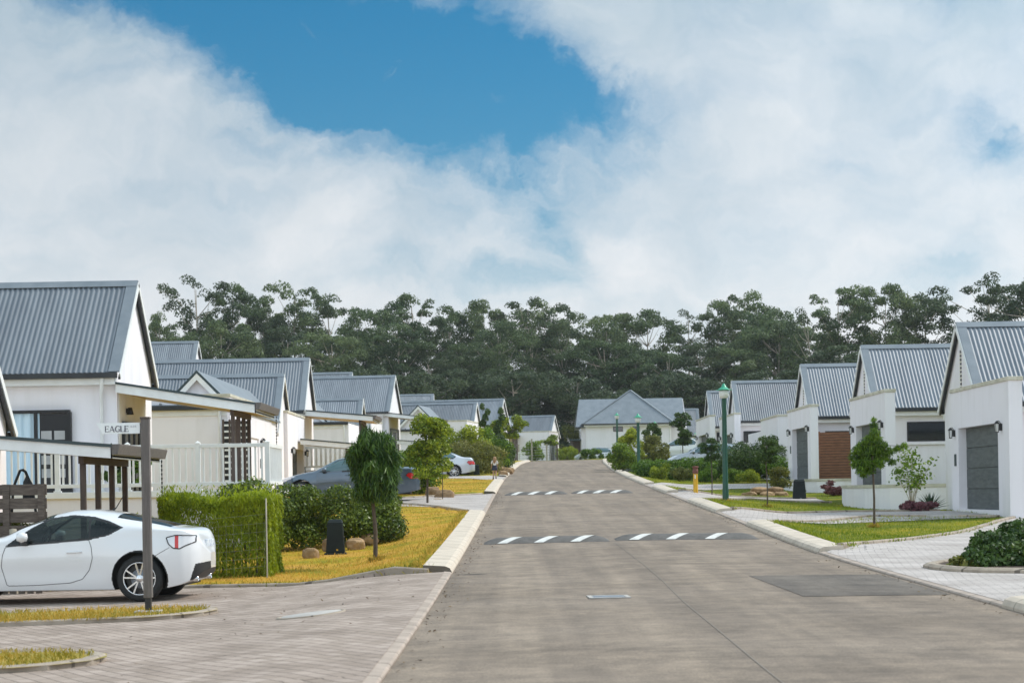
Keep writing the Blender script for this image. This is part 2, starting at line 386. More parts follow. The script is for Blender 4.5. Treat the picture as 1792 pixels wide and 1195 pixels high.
M['seat'] = mat('grey_seat_cloth', (.10, .10, .105), (.05, .05, .055), .8, 6)
# leaves
LF = {}
LF['gum'] = leaf_mat('gum_leaves', (0.034, 0.064, 0.028), (0.17, 0.225, 0.085), 0.3, .6)
LF['gum_dark'] = leaf_mat('dark_gum_leaves', (0.026, 0.048, 0.022), (0.10, 0.135, 0.055), 0.27, .6)
LF['scrub'] = leaf_mat('understorey_leaves', (0.022, 0.036, 0.022), (0.055, 0.075, 0.036), 0.2)
LF['hedge_lime'] = leaf_mat('lime_hedge_leaves', (0.20, 0.26, 0.010), (0.52, 0.56, 0.03), 0.5)
LF['hedge_dark'] = leaf_mat('dark_hedge_leaves', (0.030, 0.062, 0.008), (0.22, 0.28, 0.03), 0.3, 0.4)
LF['acacia'] = leaf_mat('acacia_leaves', (0.022, 0.066, 0.012), (0.17, 0.26, 0.04), 0.3)
LF['bright'] = leaf_mat('bright_green_leaves', (0.065, 0.125, 0.006), (0.44, 0.48, 0.03), 0.38)
LF['mid'] = leaf_mat('mid_green_leaves', (0.035, 0.09, 0.005), (0.22, 0.33, 0.022), 0.33)
LF['olive'] = leaf_mat('olive_leaves', (0.07, 0.09, 0.016), (0.27, 0.26, 0.05), 0.3)
LF['deep'] = leaf_mat('deep_green_leaves', (0.018, 0.046, 0.008), (0.11, 0.175, 0.032), 0.25)
LF['red'] = leaf_mat('red_leaves', (0.11, 0.035, 0.04), (0.26, 0.11, 0.11), 0.3)
LF['grass'] = leaf_mat('grass_blades', (0.17, 0.185, 0.012), (0.60, 0.37, 0.06), 0.35, 0.7)
LF['grass_green'] = leaf_mat('green_grass_blades', (0.085, 0.16, 0.005), (0.39, 0.38, 0.02), 0.35, 0.7)

def nrm(a): return a / np.maximum(np.linalg.norm(a, axis=1, keepdims=True), 1e-9)
def leafmesh(name, C, Nn, Sz, m, parent=None, asp=0.5, tint=None, T=None):
    """one mesh of small leaf-shaped faces; C centres, Nn facing, Sz lengths"""
    n = len(C)
    if T is None: T = rng.normal(size=(n, 3))
    T = nrm(T - Nn * np.sum(T * Nn, axis=1, keepdims=True))
    B = np.cross(Nn, T)
    Sz = np.asarray(Sz).reshape(-1, 1)
    V = np.empty((n, 4, 3))
    V[:, 0] = C - T * Sz * 0.5; V[:, 1] = C + B * Sz * asp * 0.5 - T * Sz * 0.05
    V[:, 2] = C + T * Sz * 0.5; V[:, 3] = C - B * Sz * asp * 0.5 - T * Sz * 0.05
    me = bpy.data.meshes.new(name)
    me.vertices.add(4 * n); me.vertices.foreach_set('co', V.reshape(-1).astype(np.float32))
    me.loops.add(4 * n); me.loops.foreach_set('vertex_index', np.arange(4 * n, dtype=np.int32))
    me.polygons.add(n); me.polygons.foreach_set('loop_start', np.arange(0, 4 * n, 4, dtype=np.int32))
    me.update(calc_edges=True)
    if tint is None: tint = rng.random(n)
    at = me.attributes.new('tint', 'FLOAT', 'POINT')
    at.data.foreach_set('value', np.repeat(np.clip(tint, 0, 1), 4).astype(np.float32))
    me.materials.append(m)
    o = bpy.data.objects.new(name, me); COL.objects.link(o)
    if parent is not None: o.parent = parent
    return o
def dome(n, c, r, low=-0.35, shell=0.72):
    """points through an ellipsoid clump, thick near its upper skin"""
    d = nrm(rng.normal(size=(int(n * 2.2), 3))); d = d[d[:, 2] > low][:n]
    k = shell + (1 - shell) * rng.random((len(d), 1)) ** 0.6
    k *= 1 + 0.10 * rng.normal(size=(len(d), 1))
    return np.asarray(c) + d * k * np.asarray(r), d
# ------------------------------------------------------------------ ground, road, kerbs
_ys = np.array([-40, 0, 13.9, 19.8, 31.3, 37.7, 45.3, 55, 69.9, 85, 99, 118, 145, 167, 177, 190, 210, 260, 330, 600, 3000.])
_zs = np.array([.05, .14, .18, .21, .35, .50, .72, .99, 1.39, 1.80, 2.19, 2.73, 3.59, 4.16, 4.32, 4.44, 4.7, 6.2, 7.5, 8, 8])
_xs = np.array([-.95, -.95, -.95, -.93, -.90, -.85, -.78, -.71, -.61, -.49, -.33, 0, .71, 1.69, 2.3, 3, 4, 6, 6, 6, 6])
_yd = np.arange(-40, 420, 0.5)
_k = np.hanning(25); _k /= _k.sum()
def _smooth(a): return np.convolve(np.pad(a, 12, mode='edge'), _k, 'valid')
_zd = _smooth(np.interp(_yd, _ys, _zs)); _xd = _smooth(np.interp(_yd, _ys, _xs))
def zr(y): return np.where(np.asarray(y) < 415, np.interp(y, _yd, _zd), np.interp(y, _ys, _zs))
def xl(y): return np.interp(y, _yd, _xd)
# road centre line: straight up the hill, then turning right over the crest
path = [(float(xl(y)) + 3, y) for y in np.arange(-30, 164, 2.0)] + [(4.72, 166), (5.3, 169), (6.3, 172), (8, 175), (10.5, 177.5), (14, 179.5), (19, 180.8), (26, 181.5), (40, 182)]
path = np.array(path)
_seg = np.diff(path, axis=0); _cum = np.concatenate([[0], np.cumsum(np.hypot(_seg[:, 0], _seg[:, 1]))])
_t = np.arange(0, _cum[-1], 1.0)
PTH = np.stack([np.interp(_t, _cum, path[:, 0]), np.interp(_t, _cum, path[:, 1])], 1)
def road_d(x, y):
    x = np.asarray(x, float).ravel(); y = np.asarray(y, float).ravel()
    out = np.empty(len(x))
    for i in range(0, len(x), 4000):
        dx = x[i:i+4000, None] - PTH[None, :, 0]; dy = y[i:i+4000, None] - PTH[None, :, 1]
        out[i:i+4000] = np.sqrt((dx * dx + dy * dy).min(1))
    return out
CP = np.array([
 (-3,7,.12),(-10,7,.05),(-25,7,0),(-3.5,17,.06),(-10,17,.02),(-25,17,0),(-3.6,24,.09),(-9,24,.03),(-20,25,0),(-5,27,.03),(-8.5,27,.02),(-5,28.5,.06),(-7,25,.04),
 (-2,29,.27),(-2.2,21.6,.15),(-2.9,21.6,.13),(-1.7,21.6,.18),(-4.7,29.8,.15),(-10,30,.1),(-20,30,.05),(-2.4,34.6,.28),(-3.56,40,.30),(-4.4,37.4,.24),(-4.4,31.5,.2),(-6,36,.15),(-12,36,.1),
 (-2.9,46,.66),(-1.6,50,.88),(-2.6,52.5,1.0),(-5,52,.95),(-9,50,1.0),(-16,50,1.2),(-4,60,1.17),(-3.8,64,1.31),(-8,62,1.3),(-15,60,1.4),(-25,60,1.4),(-2.6,61,1.24),
 (-1.6,75,1.55),(-4,76,1.78),(-8,78,1.5),(-2.3,105,2.45),(-8,100,2.3),(-3,120,2.9),(-8,120,2.9),(-20,120,3),(-4,150,3.8),(-20,160,4.2),(-1,170,4.25),(-10,190,5),(-30,200,6),
 (8,14,.22),(20,14,.25),(6.3,27.7,.3),(10,28,.35),(20,28,.4),(7,33.5,.47),(11.2,45.7,.57),(8.1,44.4,.59),(6.2,51,.70),(12,50.6,.83),(20,50,.9),(11.2,60,.72),(11.4,65,.72),(6.6,61,1.12),(7.5,58,.95),
 (10.5,72,1.0),(7,69,1.32),(11.5,79,1.28),(14,74,1.3),(11,84,1.8),(11.5,95,1.95),(14,100,2.2),(13,111,2.6),(8,90,1.9),(8,104,2.15),(12,125,3.0),(9,120,2.9),(10,145,3.8),(12,165,4.3),(25,175,5.0),(25,120,3.4),(25,80,1.8),(12,190,4.7),(30,200,5.5)])
_res = CP[:, 2] - zr(CP[:, 1])
# raised / dropped kerb runs
LRAISE = [(29, 53), (72, 94), (103, 164)]
RRAISE = [(-30, 20.5), (33, 44), (51, 60), (69, 77), (82, 164)]
def raised(y, runs):
    m = np.zeros_like(y)
    for a, b in runs: m = np.maximum(m, np.clip((y - a) / .3 + .5, 0, 1) * np.clip((b - y) / .3 + .5, 0, 1))
    return m
def inpoly(x, y, poly):
    inside = np.zeros(len(x), bool); n = len(poly)
    for i in range(n):
        x0, y0 = poly[i]; x1, y1 = poly[(i + 1) % n]
        if y0 == y1: continue
        c = ((y0 > y) != (y1 > y)) & (x < (x1 - x0) * (y - y0) / (y1 - y0) + x0)
        inside ^= c
    return inside
def edge_l(y): return float(xl(y))
def edge_r(y): return float(xl(y)) + 6
KW = 0.42   # kerb width, raised; 0.16 dropped
D1 = [(edge_l(y) - .10, y) for y in (2, 8, 14, 20, 26, 28.8)] + [(-2.6, 29.2), (-4.7, 29.8), (-8, 30.2), (-12, 30.4), (-40, 30.6), (-40, 2)]
D2 = [(edge_l(y) - .10, y) for y in (53.2, 60, 66, 71.8)] + [(-2.2, 68.5), (-3.5, 66.4), (-5.5, 65.6), (-8.4, 65.6), (-8.4, 61.6), (-5.5, 61.4), (-3.5, 60.6), (-2.1, 57.5)]
D3 = [(edge_l(y) - .10, y) for y in (94.2, 98, 102.8)] + [(-2, 103.5), (-4, 105.2), (-5.5, 104.5), (-5.5, 100.5), (-2, 98.2)]
D4 = [(1.35, 166.2), (2.1, 170), (3.2, 173.5), (3.0, 178), (-7, 178), (-6, 168), (-2.5, 162.0), (-.6, 161.5)]
RD1 = [(edge_r(y) + .10, y) for y in (32.8, 30, 27, 24, 20.6)] + [(7.5, 20.2), (14, 20), (30, 20), (30, 58), (20, 57), (13.5, 50.5), (11.2, 45.7), (9.2, 40.8), (7.6, 37), (6.2, 34.2)]
RD2 = [(edge_r(y) + .10, y) for y in (50.8, 47, 44.2)] + [(6.4, 46.2), (9.1, 50.2), (11.9, 48.2), (11.9, 54.5), (9.4, 54.2), (7.4, 53.2)]
RD3 = [(edge_r(y) + .10, y) for y in (68.8, 64, 60.2)] + [(6.6, 63.2), (8.2, 68.2), (11.1, 68.5), (11.1, 72), (8.4, 72), (6.6, 70.6)]
RD4 = [(edge_r(y) + .10, y) for y in (81.8, 79, 77.2)] + [(6.6, 78.5), (9, 80.5), (11.6, 81), (11.6, 85), (8.6, 84.4), (6.6, 83)]
DRIVES = [D1, D2, D3, D4, RD1, RD2, RD3, RD4]
def gz(x, y):
    """height of the finished ground"""
    x = np.asarray(x, float); y = np.asarray(y, float); sh = x.shape
    x = x.ravel(); y = y.ravel()
    z0 = zr(y); num = np.zeros_like(x); den = np.full_like(x, 0.05)
    for (cx, cy, cz), r in zip(CP, _res):
        w = np.exp(-(((x - cx) / 3.2) ** 2 + ((y - cy) / 6.5) ** 2)); num += w * r; den += w
    d = road_d(x, y)
    t = np.clip((d - 3.2) / 2.2, 0, 1); t = t * t * (3 - 2 * t)
    left = x < xl(y) + 3
    m = np.where(left, raised(y, LRAISE), raised(y, RRAISE))
    lift = np.where(m > .5, .115, .03) * np.clip((d - 3.0) / .1, 0, 1) * (1 - t)
    return (z0 + t * num / den + lift).reshape(sh)
def G(x, y): return float(gz(np.array([x]), np.array([y]))[0])

def fine_axis(lo, hi, step, far_lo, far_hi, g=1.22):
    a = list(np.arange(lo, hi + 1e-6, step)); s = step; v = hi
    while v < far_hi: s *= g; v += s; a.append(v)
    s = step; v = lo
    while v > far_lo: s *= g; v -= s; a.insert(0, v)
    return np.array(a)
AX = fine_axis(-14, 16, 0.4, -2500, 2500); AY = fine_axis(2, 190, 0.5, -300, 3200)
gx, gy = np.meshgrid(AX, AY)
gzv = gz(gx, gy)
fx, fy = gx.ravel(), gy.ravel()
lowd = np.where(road_d(fx, fy) < 3.25, 0.14, 0.0)
for poly in DRIVES: lowd = np.maximum(lowd, np.where(inpoly(fx, fy, poly), 0.09, 0))
gzl = (gzv.ravel() - lowd)
ny, nx = gx.shape
idx = np.arange(nx * ny).reshape(ny, nx)
faces = np.stack([idx[:-1, :-1], idx[:-1, 1:], idx[1:, 1:], idx[1:, :-1]], -1).reshape(-1, 4)
me = bpy.data.meshes.new('ground')
me.from_pydata(np.stack([fx, fy, gzl], 1).tolist(), [], faces.tolist())
me.polygons.foreach_set('use_smooth', [True] * len(me.polygons))
at = me.attributes.new('dry', 'FLOAT', 'POINT')
dry = np.where(fx < 2, 0.92, 0.22)
dry = np.where((fx < 2) & (fy > 98), 0.62, dry)
at.data.foreach_set('value', dry.astype(np.float32))
def ground_mat():
    m, nt, b, N, L = nodemat('grass_ground')
    tc = N('ShaderNodeTexCoord')
    def noise(s, d, r=.6, st=None):
        n = N('ShaderNodeTexNoise'); n.inputs['Scale'].default_value = s; n.inputs['Detail'].default_value = d; n.inputs['Roughness'].default_value = r
        if st:
            mp = N('ShaderNodeMapping'); mp.inputs['Scale'].default_value = st; L(tc.outputs['Object'], mp.inputs[0]); L(mp.outputs[0], n.inputs['Vector'])
        else: L(tc.outputs['Object'], n.inputs['Vector'])
        return n.outputs[0]
    a = N('ShaderNodeAttribute'); a.attribute_name = 'dry'
    def mth(op, p, q):
        n = N('ShaderNodeMath'); n.operation = op
        for i, w in enumerate((p, q)):
            if isinstance(w, float): n.inputs[i].default_value = w
            else: L(w, n.inputs[i])
        return n.outputs[0]
    s = mth('ADD', mth('MULTIPLY', a.outputs['Fac'], 0.45), mth('ADD', mth('MULTIPLY', mth('SUBTRACT', noise(.55, 5), .5), 1.5), mth('MULTIPLY', mth('SUBTRACT', noise(6.0, 4), .5), .55)))
    r = N('ShaderNodeValToRGB'); e = r.color_ramp.elements
    e[0].position = 0.0; e[0].color = (0.11, 0.14, 0.016, 1); e[1].position = 0.75; e[1].color = (0.50, 0.28, 0.075, 1)
    for p, c in ((0.2, (0.22, 0.215, 0.022)), (0.36, (0.40, 0.29, 0.025)), (0.52, (0.56, 0.32, 0.05))):
        k = e.new(p); k.color = (*c, 1)
    L(s, r.inputs[0])
    n2 = noise(28.0, 5)
    mx = N('ShaderNodeMix'); mx.data_type = 'RGBA'; mx.blend_type = 'MULTIPLY'; mx.inputs['Factor'].default_value = 0.55
    L(r.outputs[0], mx.inputs[6]); r2 = N('ShaderNodeValToRGB'); r2.color_ramp.elements[0].position = .3; r2.color_ramp.elements[1].position = .6
    r2.color_ramp.elements[0].color = (.42, .42, .40, 1); r2.color_ramp.elements[1].color = (1.1, 1.1, 1.05, 1); L(n2, r2.inputs[0]); L(r2.outputs[0], mx.inputs[7])
    L(mx.outputs[2], b.inputs['Base Color']); b.inputs['Roughness'].default_value = 0.95; b.inputs['Specular IOR Level'].default_value = 0.1
    bp = N('ShaderNodeBump'); bp.inputs['Strength'].default_value = 0.7; bp.inputs['Distance'].default_value = 0.05
    L(noise(22.0, 6, .7), bp.inputs['Height']); L(bp.outputs[0], b.inputs['Normal'])
    return m
me.materials.append(ground_mat())
o = bpy.data.objects.new('ground', me); COL.objects.link(o); tag(o, 'yellow and green lawn ground under the whole estate', kind='structure')

def asphalt_mat(name, base, alt, crackw=1.0):
    m, nt, b, N, L = nodemat(name)
    tc = N('ShaderNodeTexCoord')
    def noise(s, d, r=.6, st=None):
        n = N('ShaderNodeTexNoise'); n.inputs['Scale'].default_value = s; n.inputs['Detail'].default_value = d; n.inputs['Roughness'].default_value = r
        mp = N('ShaderNodeMapping'); mp.inputs['Scale'].default_value = st or (1, 1, 1); L(tc.outputs['Object'], mp.inputs[0]); L(mp.outputs[0], n.inputs['Vector'])
        return n.outputs[0]
    def mix(a, b_, f, mode='MIX'):
        x = N('ShaderNodeMix'); x.data_type = 'RGBA'; x.blend_type = mode
        for s_, w in ((0, f), (6, a), (7, b_)):
            if isinstance(w, float): x.inputs[s_].default_value = w
            elif isinstance(w, tuple): x.inputs[s_].default_value = (*w, 1)
            else: L(w, x.inputs[s_])
        return x.outputs[2]
    def ramp(v, p0, p1, c0=(0, 0, 0), c1=(1, 1, 1)):
        r = N('ShaderNodeValToRGB'); r.color_ramp.elements[0].position = p0; r.color_ramp.elements[1].position = p1
        r.color_ramp.elements[0].color = (*c0, 1); r.color_ramp.elements[1].color = (*c1, 1); L(v, r.inputs[0]); return r.outputs[0]
    c = mix(base, alt, ramp(noise(.35, 5), .35, .68))
    c = mix(c, (base[0]*.62, base[1]*.62, base[2]*.63), ramp(noise(.8, 6, .65, (.30, 1.9, 1)), .56, .78))     # cross-wise lay marks
    c = mix(c, ramp(noise(2.2, 7, .7), .3, .7, (.58, .58, .59), (1.22, 1.21, 1.19)), 0.9, 'MULTIPLY')
    c = mix(c, ramp(noise(1.6, 5, .6, (1, .12, 1)), .32, .72, (.82, .82, .82), (1.1, 1.1, 1.09)), 0.8, 'MULTIPLY')   # along the lanes
    c = mix(c, ramp(noise(2.4, 4, .6, (1, .018, 1)), .38, .66, (.80, .80, .81), (1.07, 1.07, 1.06)), 0.9, 'MULTIPLY')   # wheel paths
    c = mix(c, ramp(noise(55, 3, .75), .3, .7, (.55, .55, .55), (1.42, 1.42, 1.40)), 0.9, 'MULTIPLY')
    v = N('ShaderNodeTexVoronoi'); v.feature = 'DISTANCE_TO_EDGE'; v.inputs['Scale'].default_value = .16
    w = N('ShaderNodeVectorMath'); w.operation = 'ADD'; L(tc.outputs['Object'], w.inputs[0])
    nn = N('ShaderNodeTexNoise'); nn.inputs['Scale'].default_value = 1.2; nn.inputs['Detail'].default_value = 6; L(tc.outputs['Object'], nn.inputs['Vector']); L(nn.outputs['Color'], w.inputs[1]); L(w.outputs[0], v.inputs['Vector'])
    c = mix((.035, .032, .03), c, ramp(v.outputs['Distance'], .0015, .005), 'MIX') if crackw else c
    c = mix(c, (base[0]*.35, base[1]*.36, base[2]*.38), ramp(noise(1.1, 3, .5), .70, .76), 'MIX')     # oil and tyre stains
    L(c, b.inputs['Base Color']); b.inputs['Roughness'].default_value = 0.82; b.inputs['Specular IOR Level'].default_value = 0.3
    bp = N('ShaderNodeBump'); bp.inputs['Strength'].default_value = .35; bp.inputs['Distance'].default_value = .01
    L(noise(130, 3), bp.inputs['Height']); L(bp.outputs[0], b.inputs['Normal'])
    return m
ASPH = asphalt_mat('worn_asphalt', (0.240, 0.187, 0.143), (0.302, 0.240, 0.189), 0)
ASPH2 = asphalt_mat('patch_asphalt', (0.145, 0.12, 0.10), (0.185, 0.156, 0.132), 0)
def frame_at(i):
    p = PTH[i]; d = PTH[min(i + 1, len(PTH) - 1)] - PTH[max(i - 1, 0)]; d = d / np.hypot(*d)
    return p, np.array([d[1], -d[0]])           # right-hand normal
mb = MB(); vs = []; K = 13
for i in range(len(PTH)):
    p, n = frame_at(i)
    for k in range(K):
        o_ = -3.0 + 6.0 * k / (K - 1); q = p + n * o_
        vs.append((q[0], q[1], float(zr(p[1])) + 0.025 * (1 - (o_ / 3) ** 2)))
mb.add(vs, [(i*K+k, i*K+k+1, (i+1)*K+k+1, (i+1)*K+k) for i in range(len(PTH)-1) for k in range(K-1)], 0, True)
tag(mb.obj('road', ASPH), 'grey brown asphalt road climbing to the crest', kind='structure')
def road_z(x, y):
    o_ = x - (float(xl(y)) + 3); return float(zr(y)) + 0.025 * (1 - (o_ / 3) ** 2)
def drape(poly, name, m, dz, step=0.8, zf=G, parent=None):
    bm = bmesh.new(); f = bm.faces.new([bm.verts.new((x, y, 0)) for x, y in poly])
    bmesh.ops.triangulate(bm, faces=[f])
    xs = [p[0] for p in poly]; ys = [p[1] for p in poly]
    for lo, hi, nv in ((min(xs), max(xs), Vector((1, 0, 0))), (min(ys), max(ys), Vector((0, 1, 0)))):
        n = int((hi - lo) / step)
        for k in range(1, n + 1):
            bmesh.ops.bisect_plane(bm, geom=bm.verts[:] + bm.edges[:] + bm.faces[:], plane_co=nv * (lo + k * (hi - lo) / (n + 1)), plane_no=nv, dist=1e-4)
    if zf is G:
        X = np.array([v.co.x for v in bm.verts]); Y = np.array([v.co.y for v in bm.verts]); Z = gz(X, Y)
        for v, z in zip(bm.verts, Z): v.co.z = z + dz
    else:
        for v in bm.verts: v.co.z = zf(v.co.x, v.co.y) + dz
    bmesh.ops.recalc_face_normals(bm, faces=bm.faces)
    if sum(f.normal.z for f in bm.faces) < 0: bmesh.ops.reverse_faces(bm, faces=bm.faces)
    me = bpy.data.meshes.new(name); bm.to_mesh(me); bm.free(); me.materials.append(m)
    o = bpy.data.objects.new(name, me); COL.objects.link(o)
    if parent: o.parent = parent
    return o
tag(drape([(3.2, 26.8), (3.3, 22.4), (4.0, 22.5), (edge_r(22) - .06, 22.6), (edge_r(26) - .06, 26.9)], 'road_patch', ASPH2, .004, .5, road_z), 'darker rectangular asphalt repair by the right kerb', kind='structure')

def paver_mat(name, rot, c1, c2, sc=1.0, mort=(.105, .085, .07)):
    m, nt, b, N, L = nodemat(name)
    tc = N('ShaderNodeTexCoord'); mp = N('ShaderNodeMapping'); mp.inputs['Rotation'].default_value = (0, 0, rot); L(tc.outputs['Object'], mp.inputs[0])
    nz = N('ShaderNodeTexNoise'); nz.inputs['Scale'].default_value = .5; L(tc.outputs['Object'], nz.inputs['Vector'])
    ad = N('ShaderNodeVectorMath'); ad.operation = 'MULTIPLY_ADD'; L(nz.outputs['Color'], ad.inputs[0]); ad.inputs[1].default_value = (.12, .12, 0); L(mp.outputs[0], ad.inputs[2])
    bk = N('ShaderNodeTexBrick'); L(ad.outputs[0], bk.inputs['Vector']); bk.inputs['Scale'].default_value = 1.0
    bk.inputs['Brick Width'].default_value = .24 * sc; bk.inputs['Row Height'].default_value = .12 * sc; bk.inputs['Mortar Size'].default_value = .006 * sc; bk.inputs['Mortar Smooth'].default_value = .3
    bk.inputs['Color1'].default_value = (*c1, 1); bk.inputs['Color2'].default_value = (*c2, 1); bk.inputs['Mortar'].default_value = (*mort, 1)
    n2 = N('ShaderNodeTexNoise'); n2.inputs['Scale'].default_value = 1.1; n2.inputs['Detail'].default_value = 7; L(tc.outputs['Object'], n2.inputs['Vector'])
    r = N('ShaderNodeValToRGB'); r.color_ramp.elements[0].position = .3; r.color_ramp.elements[1].position = .7; r.color_ramp.elements[0].color = (.72, .70, .68, 1); r.color_ramp.elements[1].color = (1.12, 1.12, 1.12, 1); L(n2.outputs[0], r.inputs[0])
    mx = N('ShaderNodeMix'); mx.data_type = 'RGBA'; mx.blend_type = 'MULTIPLY'; mx.inputs['Factor'].default_value = .9; L(bk.outputs['Color'], mx.inputs[6]); L(r.outputs[0], mx.inputs[7])
    L(mx.outputs[2], b.inputs['Base Color']); b.inputs['Roughness'].default_value = .85; b.inputs['Specular IOR Level'].default_value = .3
    n3 = N('ShaderNodeTexNoise'); n3.inputs['Scale'].default_value = 60; L(tc.outputs['Object'], n3.inputs['Vector'])
    sm = N('ShaderNodeMath'); sm.operation = 'MULTIPLY_ADD'; L(n3.outputs[0], sm.inputs[0]); sm.inputs[1].default_value = .25; L(bk.outputs['Fac'], sm.inputs[2])
    bp = N('ShaderNodeBump'); bp.invert = True; bp.inputs['Strength'].default_value = .5; bp.inputs['Distance'].default_value = .012; L(sm.outputs[0], bp.inputs['Height']); L(bp.outputs[0], b.inputs['Normal'])
    return m
PAVL = paver_mat('brown_grey_pavers', R(62), (.31, .245, .20), (.41, .33, .28), 1.15, (.12, .095, .078))
PAVR = paver_mat('pale_grey_pavers', R(8), (.43, .385, .36), (.51, .46, .43), 1.0, (.20, .18, .17))
for nm, poly, m in (('paved_driveway', D1, PAVL), ('paved_driveway', D2, PAVR), ('paved_driveway', D3, PAVR), ('paved_driveway', D4, PAVR), ('paved_driveway', RD1, PAVR), ('paved_driveway', RD2, PAVR), ('paved_driveway', RD3, PAVR), ('paved_driveway', RD4, PAVR)):
    tag(drape(poly, nm, m, .012), 'paved driveway', kind='structure')

def sweep(mb, pts, prof, closed=False, zoff=0.0, zf=G, nrm_sign=1, mi=0):
    """profile (offset along the right-hand normal, height) swept along ground points"""
    pts = np.array(pts, float); m = len(pts); n = len(prof)
    # resample
    seg = np.diff(np.vstack([pts, pts[:1]]) if closed else pts, axis=0); ln = np.hypot(seg[:, 0], seg[:, 1]); cum = np.concatenate([[0], np.cumsum(ln)])
    src = np.vstack([pts, pts[:1]]) if closed else pts
    k = max(2, int(cum[-1] / .5)); t = np.linspace(0, cum[-1], k + 1)
    q = np.stack([np.interp(t, cum, src[:, 0]), np.interp(t, cum, src[:, 1])], 1)
    vs = []
    for i in range(k + 1):
        d = q[min(i + 1, k)] - q[max(i - 1, 0)]
        if closed and i in (0, k): d = q[1] - q[k - 1]
        d = d / max(np.hypot(*d), 1e-6); nn = np.array([d[1], -d[0]]) * nrm_sign
        zb = zf(q[i][0], q[i][1])
        for (o_, h) in prof: vs.append((q[i][0] + nn[0]*o_, q[i][1] + nn[1]*o_, zb + h))
    mb.add(vs, [(i*n+j, i*n+j+1, (i+1)*n+j+1, (i+1)*n+j) for i in range(k) for j in range(n-1)], mi)
    if not closed:
        mb.add(vs[:n], [tuple(range(n))], mi); mb.add(vs[-n:], [tuple(range(n))[::-1]], mi)
def zroad_only(x, y): return float(zr(y))
RP = [(0, -.2), (0, .03), (.03, .085), (.10, .115), (KW, .135), (KW + .005, -.2)]
DP = [(0, -.2), (0, .015), (.015, .03), (.115, .04), (.12, -.2)]
def kerb_run(side, a, b, prof, lab):
    n = max(2, int((b - a) / 1.0)); ys = np.linspace(a, b, n + 1)
    pts = [((edge_l(y) if side < 0 else edge_r(y)), y) for y in ys]
    mb = MB(); sweep(mb, pts, prof, zf=zroad_only, nrm_sign=(-1 if side < 0 else 1))
    tag(mb.obj('kerb', M['concrete'] if prof is RP else M['flushkerb']), lab, kind='structure')
for a, b in LRAISE: kerb_run(-1, a, b, RP, 'pale raised kerb along the left of the road')
for a, b in ((2, 29), (53, 72), (94, 103)): kerb_run(-1, a, b, DP, 'flush kerb where a left driveway meets the road')
for a, b in RRAISE: kerb_run(1, max(a, 2), b, RP, 'pale raised kerb along the right of the road')
for a, b in ((20.5, 33), (44, 51), (60, 69), (77, 82)): kerb_run(1, a, b, DP, 'flush kerb where a right driveway meets the road')
# kerb round the crest, right side (inside of the bend) and left side
def bend(side):
    i0 = int(np.argmin(np.hypot(PTH[:, 0] - 4.6, PTH[:, 1] - 164)))
    out = []
    for i in range(i0, len(PTH)):
        p, n = frame_at(i); out.append(tuple(p + n * 3.0 * side))
    return out
for sd_ in (1,):
    mb = MB(); sweep(mb, bend(sd_), RP, zf=zroad_only, nrm_sign=sd_); tag(mb.obj('kerb', M['concrete']), 'pale kerb turning right at the crest', kind='structure')
# edging strips between lawn and paving
EP = [(-.06, -.2), (-.06, .045), (-.045, .06), (.045, .06), (.06, .045), (.06, -.2)]
def edging(pts, lab='thin brick edging between lawn and paving'):
    mb = MB(); sweep(mb, pts, EP); tag(mb.obj('edging', M['edging']), lab, kind='structure')
edging([(-.95 - .3, 28.95), (-2.6, 29.2), (-4.7, 29.8), (-8, 30.2), (-12, 30.4), (-20, 30.5)])
edging([(-1.2, 54.2), (-2.1, 57.5), (-3.5, 60.6), (-5.5, 61.4)]); edging([(-1.1, 71.2), (-2.2, 68.5), (-3.5, 66.4), (-5.5, 65.6)])
edging([(5.5, 33.1), (6.2, 34.2), (7.6, 37), (9.2, 40.8), (11.2, 45.7), (13.5, 50.5), (20, 57)])
edging([(5.7, 44.6), (6.4, 46.2), (9.1, 50.2), (11.9, 48.2)]); edging([(5.7, 51.1), (7.4, 53.2), (9.4, 54.2), (11.8, 54.5)])
edging([(5.8, 61), (6.6, 63.2), (8.2, 68.2), (11.1, 68.5)]); edging([(5.9, 69.5), (6.6, 70.6), (8.4, 72), (11.1, 72)])
seam = [(1.95, 37.6), (2.0, 34), (2.02, 30), (1.98, 26), (1.9, 22), (1.86, 18), (1.8, 14), (1.76, 10)]
seam = [(x + .02 * math.sin(y * 3.1), y) for x, y in seam]
tag(drape([(x - .006, y) for x, y in seam] + [(x + .006, y) for x, y in seam[::-1]], 'road_seam', mat('tar_seam', (.18, .148, .12), (.22, .183, .15), .85, 5), .004, .5, road_z), 'thin dark tar seam along the middle of the road', kind='structure')
# raised planted islands in the paving
def island(poly, nm, lab, fill_mat, w=.16, h=.09):
    mb = MB(); sweep(mb, poly, [(-w, -.1), (-w, h*.6), (-w*.7, h), (-.02, h), (0, h*.8), (0, -.1)], closed=True)
    tag(mb.obj('kerb', M['edging']), lab, kind='structure')
    return tag(drape(poly, nm, fill_mat, .055, .3), lab + ', filling', kind='structure')
def rounded(x0, x1, ya, yb, n=9):
    c = (ya + yb) / 2; r = (yb - ya) / 2
    return [(x0, ya)] + [(x1 - r + r * math.cos(t), c + r * math.sin(t)) for t in np.linspace(-math.pi/2, math.pi/2, n)] + [(x0, yb)]
GRASSM = bpy.data.materials['grass_ground']
isl_grass = mat('dry_island_grass', (.40, .27, .05), (.24, .21, .03), .95, 3, .6, 40)
